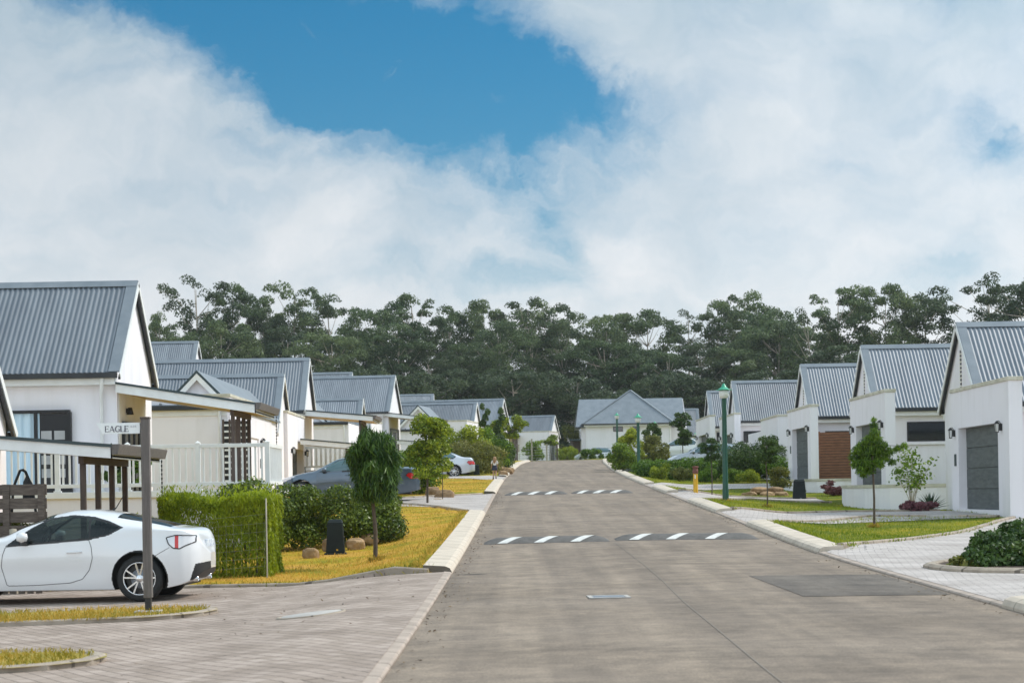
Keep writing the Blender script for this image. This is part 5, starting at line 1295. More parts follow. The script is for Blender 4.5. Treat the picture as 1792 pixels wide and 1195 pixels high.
# --- grass on the verges and in the islands (nobody could count the blades)
def blades(name, label, x0, x1, y0, y1, n, hgt, lf, cond, tint0, z_add=0.0):
    x = rng.uniform(x0, x1, n); y = y0 + (y1 - y0) * rng.random(n) ** 1.5
    ok = cond(x, y); x, y = x[ok], y[ok]
    z = gz(x, y) + z_add; n = len(x)
    T = nrm(np.stack([rng.normal(size=n) * .45, rng.normal(size=n) * .45, np.ones(n)], 1))
    Nn = nrm(np.stack([rng.normal(size=n), rng.normal(size=n), np.full(n, .3)], 1))
    s = hgt * rng.uniform(.5, 1.4, n)
    C = np.stack([x, y, z], 1) + T * s[:, None] * .35
    brown = np.clip(np.sin(x * 1.7 + 2.1 * np.sin(y * .31)) * np.sin(y * .83 + 1.3 * np.sin(x * 1.1)) - .45, 0, 1)
    patch = .85 * np.sin(x * .9 + 1.3 * np.sin(y * .45)) * np.sin(y * .55 + np.sin(x * .6))
    return tag(leafmesh(name, C, Nn, s, LF[lf], None, .16, tint0 + .45 * patch - .3 * brown + .2 * rng.normal(size=n), T), label, kind='stuff')
def off_paving(x, y):
    ok = road_d(x, y) > 3.0 + KW + .02
    for p in DRIVES + [BED]: ok &= ~inpoly(x, y, p)
    return ok
blades('grass', 'short dry grass on the left banks', -7, -.8, 28.5, 105, 46000, .06, 'grass', off_paving, .58)
blades('grass', 'short yellow green grass on the right lawns', 5.2, 13.5, 30, 90, 60000, .065, 'grass_green', lambda x, y: off_paving(x, y) & ~((x > 11.3) & (y > 60) & (y < 72)) & ~((x > 11.2) & (y > 76)), .5)
def edge_blades(pts, n, lf, tint, spread=.07, hgt=.085, lab='ragged grass growing over the lawn edges'):
    pts = np.array(pts, float); seg = np.diff(pts, axis=0); ln = np.hypot(seg[:, 0], seg[:, 1]); cum = np.concatenate([[0], np.cumsum(ln)])
    t = rng.random(n) * cum[-1]; x = np.interp(t, cum, pts[:, 0]) + rng.normal(size=n) * spread; y = np.interp(t, cum, pts[:, 1]) + rng.normal(size=n) * spread
    clump = np.sin(t * 3.1) + np.sin(t * 7.7 + 1) + rng.normal(size=n) * .5; k = clump > -.3; x, y = x[k], y[k]; n = len(x)
    s = hgt * rng.uniform(.5, 1.5, n); T = nrm(np.stack([rng.normal(size=n) * .6, rng.normal(size=n) * .6, np.ones(n)], 1)); Nn = nrm(np.stack([rng.normal(size=n), rng.normal(size=n), np.full(n, .3)], 1))
    tag(leafmesh('grass', np.stack([x, y, gz(x, y)], 1) + T * s[:, None] * .4, Nn, s, LF[lf], None, .16, tint + .25 * rng.normal(size=n), T), lab, kind='stuff')
KB = lambda f, o_, a, b: [(f(y) + o_, y) for y in np.arange(a, b, 1.0)]
edge_blades(KB(edge_l, -KW - .13, 29, 53), 1500, 'grass', .45, .045); edge_blades([(-1.3, 29.0), (-2.6, 29.3), (-4.7, 29.9), (-8, 30.3)], 2200, 'grass', .3)
edge_blades(KB(edge_r, KW + .13, 33, 44), 900, 'grass_green', .4, .045); edge_blades(KB(edge_r, KW + .13, 51, 60), 500, 'grass_green', .4, .045)
edge_blades([(5.5, 33.2), (6.2, 34.3), (7.6, 37.1), (9.2, 40.9), (11.2, 45.8)], 2400, 'grass_green', .35)
for (bx, by) in ((PX(657, 988, 34.6), 34.6), (PX(1530, 922, 44.4), 44.4), (PX(1270, 877, 61), 61), (PX(1343, 887, 58.2), 58.2)):
    edge_blades([(bx - .06, by), (bx + .06, by)], 160, 'grass', .5, .06, .11, 'grass tufts round trunk and pole feet')
def litter(pts, n, spread, zf, lift, lab):
    pts = np.array(pts, float); seg = np.diff(pts, axis=0); cum = np.concatenate([[0], np.cumsum(np.hypot(seg[:, 0], seg[:, 1]))])
    t = rng.random(n) * cum[-1]; x = np.interp(t, cum, pts[:, 0]) + np.abs(rng.normal(size=n)) * spread; y = np.interp(t, cum, pts[:, 1])
    z = np.array([zf(a, b) for a, b in zip(x, y)]) + lift
    Nn = nrm(np.stack([rng.normal(size=n) * .25, rng.normal(size=n) * .25, np.ones(n)], 1))
    tag(leafmesh('fallen_leaves', np.stack([x, y, z], 1), Nn, rng.uniform(.02, .055, n), M_LIT, None, .55), lab, kind='stuff')
M_LIT = leaf_mat('dead_leaves', (.05, .03, .018), (.22, .14, .07), .1, .8)
litter([(edge_l(y) + .04, y) for y in np.arange(9, 75, 1.0)], 520, .16, road_z, .012, 'fallen leaves and grit along the left kerb')
litter([(edge_r(y) - .04, y) for y in np.arange(14, 75, 1.0)], 420, -.16, road_z, .012, 'fallen leaves and grit along the right kerb')
litter([(-7, 14), (-4, 20), (-2.5, 25), (-6, 29)], 160, 1.6, G, .022, 'scattered dry leaves on the left paving')
I1 = rounded(-16, -3.55, 22.6, 24.7); I2 = rounded(-16, -3.55, 16.2, 18.1)
for pl in (I1, I2):
    island(pl, 'grass_island', 'kerbed grass strip in the left paving', isl_grass, .15, .07)
    blades('grass', 'dry grass in a kerbed strip of the left paving', -9, -3.5, pl[0][1], pl[-1][1], 9000, .06, 'grass', lambda x, y: inpoly(x, y, [(a[0] - .1, a[1]) for a in pl]), .55, .055)
# ------------------------------------------------------------------ cars
def lin(tab, x): return np.interp(x, [p[0] for p in tab], [p[1] for p in tab])
def smooth_tab(tab, x, w=.10):
    d = np.linspace(-w, w, 7); k = np.hanning(9)[1:-1]; k /= k.sum()
    return sum(kk * lin(tab, x + dd) for kk, dd in zip(k, d))
def seg_dist(px, pz, poly):
    best = np.full(px.shape, 9.0); n = len(poly)
    for i in range(n):
        a = np.array(poly[i]); b = np.array(poly[(i + 1) % n]); ab_ = b - a
        t = np.clip(((px - a[0]) * ab_[0] + (pz - a[1]) * ab_[1]) / (ab_ @ ab_), 0, 1)
        best = np.minimum(best, np.hypot(px - a[0] - t * ab_[0], pz - a[1] - t * ab_[1]))
    return best
SPEC = {}
SPEC['coupe'] = dict(L=4.25, ax=(.84, 3.41), r=.315, W=[(0, .50), (.06, .64), (.2, .76), (.5, .85), (.9, .88), (1.5, .855), (2.4, .86), (3.1, .885), (3.5, .895), (3.8, .87), (3.98, .80), (4.10, .70), (4.18, .56), (4.22, .40), (4.25, .08)],
  top=[(0, .48), (.06, .60), (.25, .70), (.8, .80), (1.25, .88), (1.5, .925), (1.75, 1.07), (2.05, 1.19), (2.35, 1.255), (2.65, 1.26), (2.95, 1.225), (3.25, 1.155), (3.6, 1.075), (3.85, 1.005), (4.0, .99), (4.10, .98), (4.15, .93), (4.20, .78), (4.25, .57)],
  belt=[(0, .42), (.1, .55), (.6, .74), (1.3, .80), (2.4, .86), (3.0, .92), (3.4, .955), (3.9, .955), (4.1, .93), (4.2, .74), (4.25, .55)],
  zb=[(0, .22), (.3, .17), (3.7, .17), (3.95, .22), (4.12, .30), (4.25, .45)], cab=(1.5, 3.8), tum=.24,
  win=[[(1.62, .80), (1.90, 1.0), (2.13, 1.125), (2.44, 1.165), (2.69, 1.145), (2.72, .872), (2.27, .838)], [(2.745, .876), (2.725, 1.135), (2.96, 1.075), (3.13, 1.012), (2.98, .925)]],
  wframe=[(1.56, .775), (1.90, 1.025), (2.12, 1.15), (2.44, 1.19), (2.74, 1.165), (2.98, 1.10), (3.19, 1.012), (2.99, .905), (2.74, .852), (2.27, .815)],
  door=[(1.57, .77), (1.53, .66), (1.51, .50), (1.58, .24), (2.0, .245), (2.45, .27), (2.62, .32), (2.72, .44), (2.77, .60), (2.755, .75), (2.72, .85), (2.27, .82)],
  handle=(2.52, .68), tail=[(3.78, .865), (3.90, .895), (4.14, .885), (4.14, .80), (4.02, .75), (3.95, .71), (3.87, .72), (3.81, .78)], tail_red=(3.885, 3.935),
  head=[(.1, .52), (.15, .64), (.5, .72), (.62, .70), (.3, .56)], diff=[(4.0, .1), (4.08, .34), (4.13, .50), (4.3, .53), (4.3, .1)], mirror=(1.83, .88), spoke=5)
SPEC['saloon'] = dict(L=4.65, ax=(.88, 3.55), r=.33, W=[(0, .55), (.06, .68), (.2, .78), (.6, .87), (1.2, .89), (3.4, .89), (4.1, .86), (4.4, .80), (4.55, .72), (4.65, .58)],
  top=[(0, .55), (.06, .68), (.35, .80), (.9, .93), (1.3, 1.0), (1.65, 1.19), (2.0, 1.36), (2.4, 1.45), (2.9, 1.455), (3.3, 1.40), (3.65, 1.27), (3.95, 1.13), (4.1, 1.09), (4.4, 1.075), (4.52, 1.05), (4.6, .92), (4.65, .7)],
  belt=[(0, .48), (.1, .62), (.6, .80), (1.3, .90), (2.4, .94), (3.5, .985), (4.3, 1.0), (4.5, .98), (4.6, .85), (4.65, .62)],
  zb=[(0, .25), (.3, .2), (3.9, .2), (4.3, .26), (4.65, .34)], cab=(1.3, 4.02), tum=.24,
  win=[[(1.52, .965), (1.80, 1.17), (2.08, 1.31), (2.45, 1.375), (2.60, 1.38), (2.60, .985)], [(2.68, .99), (2.68, 1.38), (2.95, 1.375), (3.3, 1.30), (3.62, 1.13), (3.50, 1.02)]],
  wframe=[(1.45, .94), (2.06, 1.335), (2.45, 1.40), (2.95, 1.40), (3.34, 1.32), (3.68, 1.12), (3.53, .99)],
  door=[(1.40, .93), (1.38, .5), (1.45, .30), (2.58, .30), (2.63, .5), (2.64, .97)], handle=(2.40, .84), tail=[(4.22, .80), (4.30, .885), (4.66, .87), (4.66, .70), (4.36, .68)], tail_red=(4.0, 5),
  head=[(.05, .60), (.1, .72), (.55, .84), (.7, .82), (.35, .66)], diff=None, mirror=(1.62, 1.0), spoke=5)
SPEC['hatch'] = dict(L=4.0, ax=(.8, 3.3), r=.31, W=[(0, .55), (.06, .66), (.2, .76), (.6, .85), (1.2, .86), (3.3, .86), (3.7, .82), (3.92, .74), (4.0, .62)],
  top=[(0, .55), (.06, .7), (.35, .85), (.85, .98), (1.1, 1.03), (1.5, 1.27), (1.9, 1.44), (2.3, 1.5), (3.1, 1.47), (3.5, 1.41), (3.75, 1.22), (3.9, 1.02), (3.97, .85), (4.0, .65)],
  belt=[(0, .48), (.1, .62), (.6, .82), (1.2, .92), (3.5, 1.0), (3.85, .95), (3.97, .78), (4.0, .6)],
  zb=[(0, .25), (.3, .2), (3.5, .2), (4, .3)], cab=(1.1, 3.9), tum=.22,
  win=[[(1.32, .98), (1.95, 1.36), (2.35, 1.42), (2.35, 1.0)], [(2.43, 1.0), (2.43, 1.42), (3.1, 1.39), (3.45, 1.2), (3.4, 1.03)]],
  wframe=[(1.25, .96), (1.93, 1.385), (2.35, 1.44), (3.12, 1.41), (3.52, 1.2), (3.42, 1.0)],
  door=[(1.25, .95), (1.25, .3), (2.35, .3), (2.4, .98)], handle=(2.15, .88), tail=[(3.6, .95), (3.62, 1.15), (4, 1.0), (4, .8)], tail_red=(0, 5),
  head=[(.05, .62), (.1, .74), (.5, .88), (.62, .85), (.3, .66)], diff=None, mirror=(1.45, 1.02), spoke=5)
def car(kind, label, cat, loc, rz, paint, glass='carglass', step=.013, name='car', group=None):
    sp = SPEC[kind]; L_ = sp['L']; t = thing(name, label, cat, loc, rz, group)
    NX = int(L_ / step); xs = np.linspace(0, L_, NX + 1)
    NB, NS, NU = 4, int(.62 / step), int(.5 / step)
    top = smooth_tab(sp['top'], xs, .09); belt = np.minimum(smooth_tab(sp['belt'], xs, .12), top - .01); zb = smooth_tab(sp['zb'], xs); w = smooth_tab(sp['W'], xs, .05)
    rows = []
    for j in range(NB): rows.append((w * .9 * j / NB, zb))
    for j in range(NS + 1):
        f = j / NS; z = zb + (belt - zb) * f
        y = w * (1 - .085 * (1 - f) ** 3 * 1.0 - .035 * f ** 2 + .012 * np.sin(f * math.pi))
        for xa in sp['ax']: y = y + .028 * np.exp(-((xs - xa) / .42) ** 4 - ((z - .55) / .26) ** 4)
        y = y - .022 * np.exp(-((z - .42) / .12) ** 2) * np.exp(-((xs - (sp['ax'][0] + sp['ax'][1]) / 2) / .75) ** 4)
        rows.append((y, z))
    wb = rows[-1][0]
    for j in range(1, NU + 1):
        th = math.pi / 2 * j / NU; c = max(0, math.cos(th)) ** .62; s = math.sin(th) ** .80
        z = belt + (top - belt) * s
        y = wb * c * (1 - sp['tum'] * np.clip((z - belt) / .45, 0, 1.2) * (1 - .4 * c) * np.clip((top - belt) / .25, 0, 1))
        rows.append((y, z))
    Yh = np.array([r[0] for r in rows]); Zh = np.array([np.broadcast_to(r[1], xs.shape) for r in rows])
    NR = len(rows)
    Yf = np.concatenate([-Yh, Yh[::-1][1:]]); Zf = np.concatenate([Zh, Zh[::-1][1:]]); NT = len(Yf)
    V = np.stack([np.broadcast_to(xs, Yf.shape), Yf, Zf], -1)           # NT x NX+1
    ii, jj = np.meshgrid(np.arange(NT - 1), np.arange(NX), indexing='ij')
    idx = lambda a, b: a * (NX + 1) + b
    F = np.stack([idx(ii, jj), idx(ii, jj + 1), idx(ii + 1, jj + 1), idx(ii + 1, jj)], -1).reshape(-1, 4)
    Vf = V.reshape(-1, 3); cen = Vf[F].mean(1); x, y, z = cen.T
    row = np.minimum(ii.ravel(), NT - 2 - ii.ravel())
    side = (row >= NB) & (row < NB + NS); upper = row >= NB + NS
    th = (row - NB - NS) / NU
    lab = np.zeros(len(F), int)       # 0 body 1 seam 2 door 3.. glass etc.
    def ip(p): return inpoly(x, z, p)
    sideish = (side | upper) & (th < .80)
    dr = sideish & ip(sp['door']); lab[dr] = 2
    wf = upper & ip(sp['wframe']); wf |= side & ip(sp['wframe']) & (z > belt.mean() * .8)
    lab[wf] = 1
    for k, p in enumerate(sp['win']): lab[wf & ip(p)] = 3
    c0, c1 = sp['cab']
    slope_f = upper & (x > c0 + .05) & (lin([(q, v) for q, v in zip(xs, top)], x) < top.max() - .045) & (lab == 0)
    zt = np.interp(x, xs, top); bt = np.interp(x, xs, belt)
    lab[slope_f & (x < (c0 + c1) / 2) & (th > .50) & (zt - bt > .09)] = 4
    xr0 = xs[np.argmax(top)] + .35
    lab[slope_f & (x > xr0 + .12) & (x < c1) & (th > .52) & (zt - bt > .06)] = 5
    hd = (side | upper) & ip(sp['head']); lab[hd] = 6
    tl = (side | (upper & (th < .6))) & ip(sp['tail']); lab[tl] = 7
    if sp['diff']: lab[(row < NB + NS) & ip(sp['diff'])] = 8
    arch = np.zeros(len(F), bool)
    for xa in sp['ax']:
        d = np.hypot(x - xa, z - sp['r']); arch |= (row < NB + NS) & (d < sp['r'] + .055)
        lab[(row < NB + NS) & (d < sp['r'] + .068) & (lab == 0)] = 1
    def part(name, sel, mats, parent, mi=None):
        f = F[sel]
        if not len(f): return None
        u, inv = np.unique(f, return_inverse=True)
        me = bpy.data.meshes.new(name); me.from_pydata(Vf[u].tolist(), [], inv.reshape(-1, 4).tolist())
        for m_ in mats: me.materials.append(m_)
        if mi is not None: me.polygons.foreach_set('material_index', mi[sel].astype(np.int32))
        me.polygons.foreach_set('use_smooth', [True] * len(f)); me.update()
        o = bpy.data.objects.new(name, me); COL.objects.link(o); o.parent = parent; return o
    ok = ~arch
    near = y < 0
    def outline(poly, s_, r, name, parent, m_):
        pts = []; P2 = [np.array(q) for q in poly]; P2.append(P2[0])
        # round the corners a little, then lay the line on the body skin
        Q = []
        for a_, b_ in zip(P2[:-1], P2[1:]):
            for f in np.linspace(.06, .94, 9): Q.append(a_ + (b_ - a_) * f)
        Q.append(Q[0])
        for q in Q:
            j = int(np.clip(round(q[0] / L_ * NX), 0, NX)); yy = float(np.interp(q[1], Zh[NB:, j], Yh[NB:, j])); pts.append((q[0], s_ * (yy + r * .2), q[1]))
        mb = MB(); mb.tube(pts, r, 5, cap=False); mb.obj(name, m_, parent)
    body = part('body', ok & ((lab <= 1) | (lab == 9)), [M[paint], M['black'], M['seam']], t, np.where(lab == 9, 2, lab))
    for e in (0, NX):
        ring = [tuple(V[k, e]) for k in range(NT)]; mb = MB(); mb.add(ring, [tuple(range(NT))]); mb.obj('bumper_face', M[paint], t)
    if kind == 'coupe':
        for sy in (-1, 1):
            mb = MB(); mb.prism([(2.02, .55), (2.5, .5), (2.55, .62), (2.1, .66)], 'y', sy * .36 - .23, sy * .36 + .23); mb.prism([(2.42, .55), (2.58, .55), (2.78, 1.02), (2.70, 1.06)], 'y', sy * .36 - .22, sy * .36 + .22); mb.prism([(2.70, 1.05), (2.80, 1.03), (2.84, 1.17), (2.76, 1.18)], 'y', sy * .36 - .11, sy * .36 + .11); mb.obj('seat', M['seat'], t, .03)
        mb = MB(); ring = [(2.0 + .05 * math.sin(a), -.36 + .17 * math.cos(a), .86 + .17 * math.sin(a)) for a in np.linspace(0, 6.283, 17)]; mb.tube(ring, .014, 6); mb.box(1.6, -.65, .66, 1.86, .65, .84); mb.obj('dashboard', M['black'], t)
    mb = MB(); wmin = .58
    mb.box(.25, -wmin, .2, L_ - .3, wmin, .66); mb.obj('underbody', M['black'], t)
    for sd_, s_ in ((near, -1), (~near, 1)):
        d = part('door', ok & (lab == 2) & sd_, [M[paint]], t)
        outline(sp['door'], s_, .0045, 'door_gap', d, M['seam'])
        hx, hz = sp['handle']; j = int(round(hx / L_ * NX)); k = int(np.argmin(np.abs(Zh[NB:NB+NS, j] - hz))) + NB; yy = s_ * (Yh[k, j] + .012)
        mb = MB(); mb.tube([(hx - .10, yy - s_ * .01, hz), (hx - .08, yy + s_ * .015, hz + .004), (hx + .08, yy + s_ * .015, hz + .010), (hx + .10, yy - s_ * .01, hz + .010)], .012, 6); mb.obj('door_handle', M[paint], d)
        part('side_window', (lab == 3) & sd_, [M[glass]], t)
        part('headlight', (lab == 6) & sd_, [M['lens']], t)
        red = np.where((x > sp['tail_red'][0]) & (x < sp['tail_red'][1]), 1, 0)
        tlo = part('taillight', (lab == 7) & sd_, [M['lens'], M['red']], t, red)
        outline(sp['tail'], s_, .008, 'lamp_rim', tlo or t, M['black'])
        mx_, mz_ = sp['mirror']; j = int(round(mx_ / L_ * NX)); yw = s_ * float(wb[j])
        mb = MB(); mb.lathe([(.0, -.075), (.05, -.06), (.075, 0), (.05, .07), (0, .085)], (mx_, yw + s_ * .13, mz_ + .02), 12, 'x'); m_ = mb.obj('wing_mirror', M[paint], t)
        mb = MB(); mb.hexa([(mx_ - .04, yw - s_*.05, mz_ - .12), (mx_ + .05, yw - s_*.05, mz_ - .12), (mx_ + .05, yw + s_*.14, mz_ - .05), (mx_ - .04, yw + s_*.14, mz_ - .05), (mx_ - .03, yw - s_*.05, mz_ - .05), (mx_ + .04, yw - s_*.05, mz_ - .05), (mx_ + .05, yw + s_*.15, mz_ + .0), (mx_ - .04, yw + s_*.15, mz_ + .0)]); mb.obj('mirror_arm', M['black'], m_)
        for xa in sp['ax']:
            r = sp['r']; yo = s_ * (float(np.interp(xa, xs, w)) - .015); yi = yo - s_ * .21
            mb = MB(); pr = [(r*.70, 0), (r*.80, -.006), (r*.93, .0), (r*.985, .03), (r, .06), (r, .15), (r*.97, .2), (r*.7, .21), (r*.70, 0)]
            mb.lathe([(a, -s_ * b) for a, b in pr], (xa, yo, r), 40, 'y'); wh = mb.obj('wheel', M['rubber'], t)
            mb = MB(); mb.lathe([(r*.715, -s_*.004), (r*.70, s_*.004), (r*.67, -s_*.004), (r*.66, -s_*.03)], (xa, yo, r), 40, 'y')
            for k in range(5):
                a0 = 2 * math.pi * k / 5 + .3
                for da in (-.13, .13):
                    a = a0 + da; b = a0 + da * 1.9
                    p = Vector((xa + .05*math.cos(a), yo - s_*.02, r + .05*math.sin(a))); q = Vector((xa + r*.69*math.cos(b), yo - s_*.006, r + r*.69*math.sin(b)))
                    mb.bar(p, q, .024, .02)
            mb.lathe([(0, s_*.0), (.05, -s_*.0), (.06, -s_*.03)], (xa, yo - s_*.008, r), 16, 'y'); mb.obj('rim', M['rim'], wh)
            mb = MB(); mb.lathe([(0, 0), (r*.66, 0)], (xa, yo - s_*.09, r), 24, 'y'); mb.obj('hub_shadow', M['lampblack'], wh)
            mb = MB(); mb.lathe([(0, 0), (r*.42, 0), (r*.42, -s_*.02)], (xa, yo - s_*.07, r), 24, 'y'); mb.obj('brake_disc', M['steel'], wh)
    part('windscreen', lab == 4, [M[glass]], t); part('rear_window', lab == 5, [M[glass]], t)
    if kind == 'coupe':
        for s_ in (-1, 1): outline([(3.83, .735), (3.70, .66), (3.60, .60), (3.70, .661)], s_, .0035, 'bumper_gap', body, M['seam']); outline([(3.20, .80), (3.34, .80), (3.34, .90), (3.20, .90)], s_, .0035, 'fuel_flap_gap', body, M['seam']) if s_ > 0 else None
    if sp['diff']:
        part('diffuser', ok & (lab == 8), [M['black']], t)
        for s_ in (-1, 1):
            mb = MB(); mb.lathe([(.038, 0), (.038, .2), (.031, .2), (.031, 0)], (3.93, s_ * .45, .29), 16, 'x'); mb.obj('exhaust_tip', M['chrome'], t)
        mb = MB(); mb.tube([(2.86, -.02, 1.25), (2.90, -.02, 1.275), (3.02, -.02, 1.47)], [.02, .008, .005], 6); mb.obj('aerial', M['black'], t)
    mb = MB(); xe = L_ - .05 if sp['diff'] else L_ - .01; mb.box(xe - .06, -.26, .70, xe + .015, .26, .82); mb.obj('number_plate', M['plate'], t, .004)
    return t
car('coupe', 'white two door sports coupe parked beside the street sign at left', 'car', (-8.43, 27.7, G(-5.2, 26.8) + .014), R(-2.5), 'paint_white', 'carglass', .0095)
car('saloon', 'silver blue saloon parked across the left drive behind the dark hedge', 'car', (-7.62, 63.8, G(-5.5, 63.8) + .01), R(1), 'paint_blue', 'carglass2', .02)
car('saloon', 'silver saloon of which only the boot shows from behind the olive shrubs', 'car', (-6.6, 104.4, 2.34), R(2), 'paint_silver', 'carglass2', .03)
car('hatch', 'grey car behind the long right hand hedge, only its roof and windows show', 'car', (8.1, 103, 2.42), R(-8), 'paint_grey', 'carglass2', .03)
car('hatch', 'white car parked behind the young dark trees before the hipped house', 'car', (10.2, 143, 3.72), R(-20), 'paint_white', 'carglass2', .04)
car('hatch', 'pale car beyond the crest, behind the tall grass before the hipped house', 'car', (PX(1004, 790, 190), 190, 4.25), R(3), 'paint_silver', 'carglass2', .04)

# ------------------------------------------------------------------ lettering
GLY = {'E': [((0,0),(0,1),.16), ((0,.04),(.55,.04),.07), ((0,.5),(.45,.5),.07), ((0,.96),(.55,.96),.07), ((.55,0),(.55,.22),.05), ((.55,1),(.55,.8),.05), ((.45,.42),(.45,.6),.05), ((-.1,.02),(.1,.02),.04), ((-.1,.98),(.1,.98),.04)],
 'A': [((.0,0),(.36,1),.07), ((.34,1),(.72,0),.15), ((.14,.34),(.58,.34),.07), ((-.1,.02),(.1,.02),.04), ((.6,.02),(.85,.02),.04)],
 'G': [((.72,.86),(.52,.97),.09), ((.52,.97),(.28,.93),.1), ((.28,.93),(.08,.7),.13), ((.08,.7),(.05,.42),.16), ((.05,.42),(.16,.14),.14), ((.16,.14),(.42,.03),.11), ((.42,.03),(.72,.12),.09), ((.7,.08),(.7,.45),.13), ((.55,.45),(.84,.45),.05), ((.74,.98),(.74,.76),.05)],
 'L': [((0,0),(0,1),.16), ((0,.04),(.55,.04),.07), ((.55,0),(.55,.25),.05), ((-.12,.98),(.12,.98),.04), ((-.1,.02),(.1,.02),.04)],
 'F': [((0,0),(0,1),.16), ((0,.5),(.45,.5),.07), ((0,.96),(.55,.96),.07), ((.55,1),(.55,.78),.05), ((-.12,.02),(.12,.02),.04)],
 'C': [((.72,.86),(.52,.97),.09), ((.52,.97),(.28,.93),.1), ((.28,.93),(.08,.7),.13), ((.08,.7),(.05,.42),.16), ((.05,.42),(.16,.14),.14), ((.16,.14),(.42,.03),.11), ((.42,.03),(.74,.16),.09), ((.74,.98),(.74,.76),.05)],
 'O': [((.4,.98),(.14,.84),.1), ((.14,.84),(.03,.5),.16), ((.03,.5),(.14,.16),.16), ((.14,.16),(.4,.02),.1), ((.4,.02),(.66,.16),.1), ((.66,.16),(.77,.5),.16), ((.77,.5),(.66,.84),.16), ((.66,.84),(.4,.98),.1)],
 'S': [((.52,.84),(.34,.97),.08), ((.34,.97),(.1,.86),.1), ((.1,.86),(.08,.64),.13), ((.08,.64),(.5,.36),.15), ((.5,.36),(.5,.14),.13), ((.5,.14),(.26,.03),.1), ((.26,.03),(.02,.16),.08)],
 'N': [((.04,0),(.04,1),.07), ((.04,1),(.7,0),.15), ((.7,0),(.7,1),.07), ((-.1,.02),(.16,.02),.04), ((.58,.98),(.84,.98),.04)]}
WID = {'E': .72, 'A': .88, 'G': .98, 'L': .68, 'F': .70, 'C': .9, 'O': .95, 'N': .92, 'S': .72}
def lettering(text, x, y, z, h, m, parent, width):
    tw = sum(WID[c] for c in text); kx = width / (tw * h); mb = MB(); cx = 0; n = 0
    for c in text:
        for (a, b, w) in GLY[c]:
            p, q = Vector((x + (cx + a[0]) * h * kx, 0, z + a[1] * h)), Vector((x + (cx + b[0]) * h * kx, 0, z + b[1] * h))
            d = (q - p).normalized(); s_ = Vector((-d.z, 0, d.x)) * w * h / 2; yy = y - .0003 * n; n += 1
            pts = [p - s_, q - s_, q + s_, p + s_]
            mb.add([(a_.x, yy, a_.z) for a_ in pts], [(0, 1, 2, 3)])
        cx += WID[c]
    return mb.obj('lettering', m, parent, recalc=False)
def street_sign(lab, u, vb, Y, ptop, bl, bt, bb, text, tu, tv, small=None, post_h=None, base=True):
    x = PX(u, vb, Y); z0 = G(x, Y) + (.05 if base else 0); zt = PZ(u, ptop, Y)
    t = thing('street_sign', lab, 'street sign', (x, Y, z0))
    mb = MB(); mb.box(-.05, -.05, .18 if base else 0, .05, .05, zt - z0); mb.obj('post', M['greypost'], t, .006)
    mb = MB(); mb.box(-.056, -.056, zt - z0, .056, .056, zt - z0 + .025); mb.obj('post_cap', M['brown'], t, .004)
    if base:
        mb = MB(); mb.box(-.035, -.035, 0, .035, .035, .18); mb.obj('post_shoe', M['lampblack'], t)
        mb = MB(); mb.box(-.15, -.14, -.05, .15, .14, .03); mb.obj('footing', M['coverconc'], t, .01)
    za, zb_ = PZ(bl, bt, Y) - z0, PZ(bl, bb, Y) - z0; xa = PX(bl, bt, Y) - x
    h = za - zb_
    mb = MB(); mb.prism([(xa, za), (-.065, za), (-.065, zb_), (xa + h * .55, zb_)], 'y', -.012, .012); b = mb.obj('sign_board', M['signwhite'], t, .002)
    mb = MB()
    for zz in (za - .02, zb_ + .02): mb.tube([(-.095, 0, zz), (-.04, 0, zz)], .012, 8)
    mb.obj('bracket', M['lampblack'], t)
    lettering(text, PX(tu[0], tv[1], Y) - x, -.0135, PZ(tu[0], tv[1], Y) - z0, (tv[1] - tv[0]) * Y / FPX, M['navy'], b, (tu[1] - tu[0]) * Y / FPX)
    if small: lettering(small[0], PX(small[1][0], small[2][1], Y) - x, -.0135, PZ(small[1][0], small[2][1], Y) - z0, (small[2][1] - small[2][0]) * Y / FPX, M['greytext'], b, (small[1][1] - small[1][0]) * Y / FPX)
    return t
street_sign('white pointed street sign reading EAGLE on a grey brown post beside the coupe', 260, 1072, 23.6, 733, 169, 740.5, 759.5, 'EAGLE', (185, 227), (745.5, 756), ('CLOSE', (228, 240), (744.5, 747.5)))
street_sign('white street sign reading FALCON on a grey post behind the weeping tree', 692.5, 840, 66, 758, 661, 762, 770, 'FALCON', (667, 686), (763.5, 768.5), None, None, False)

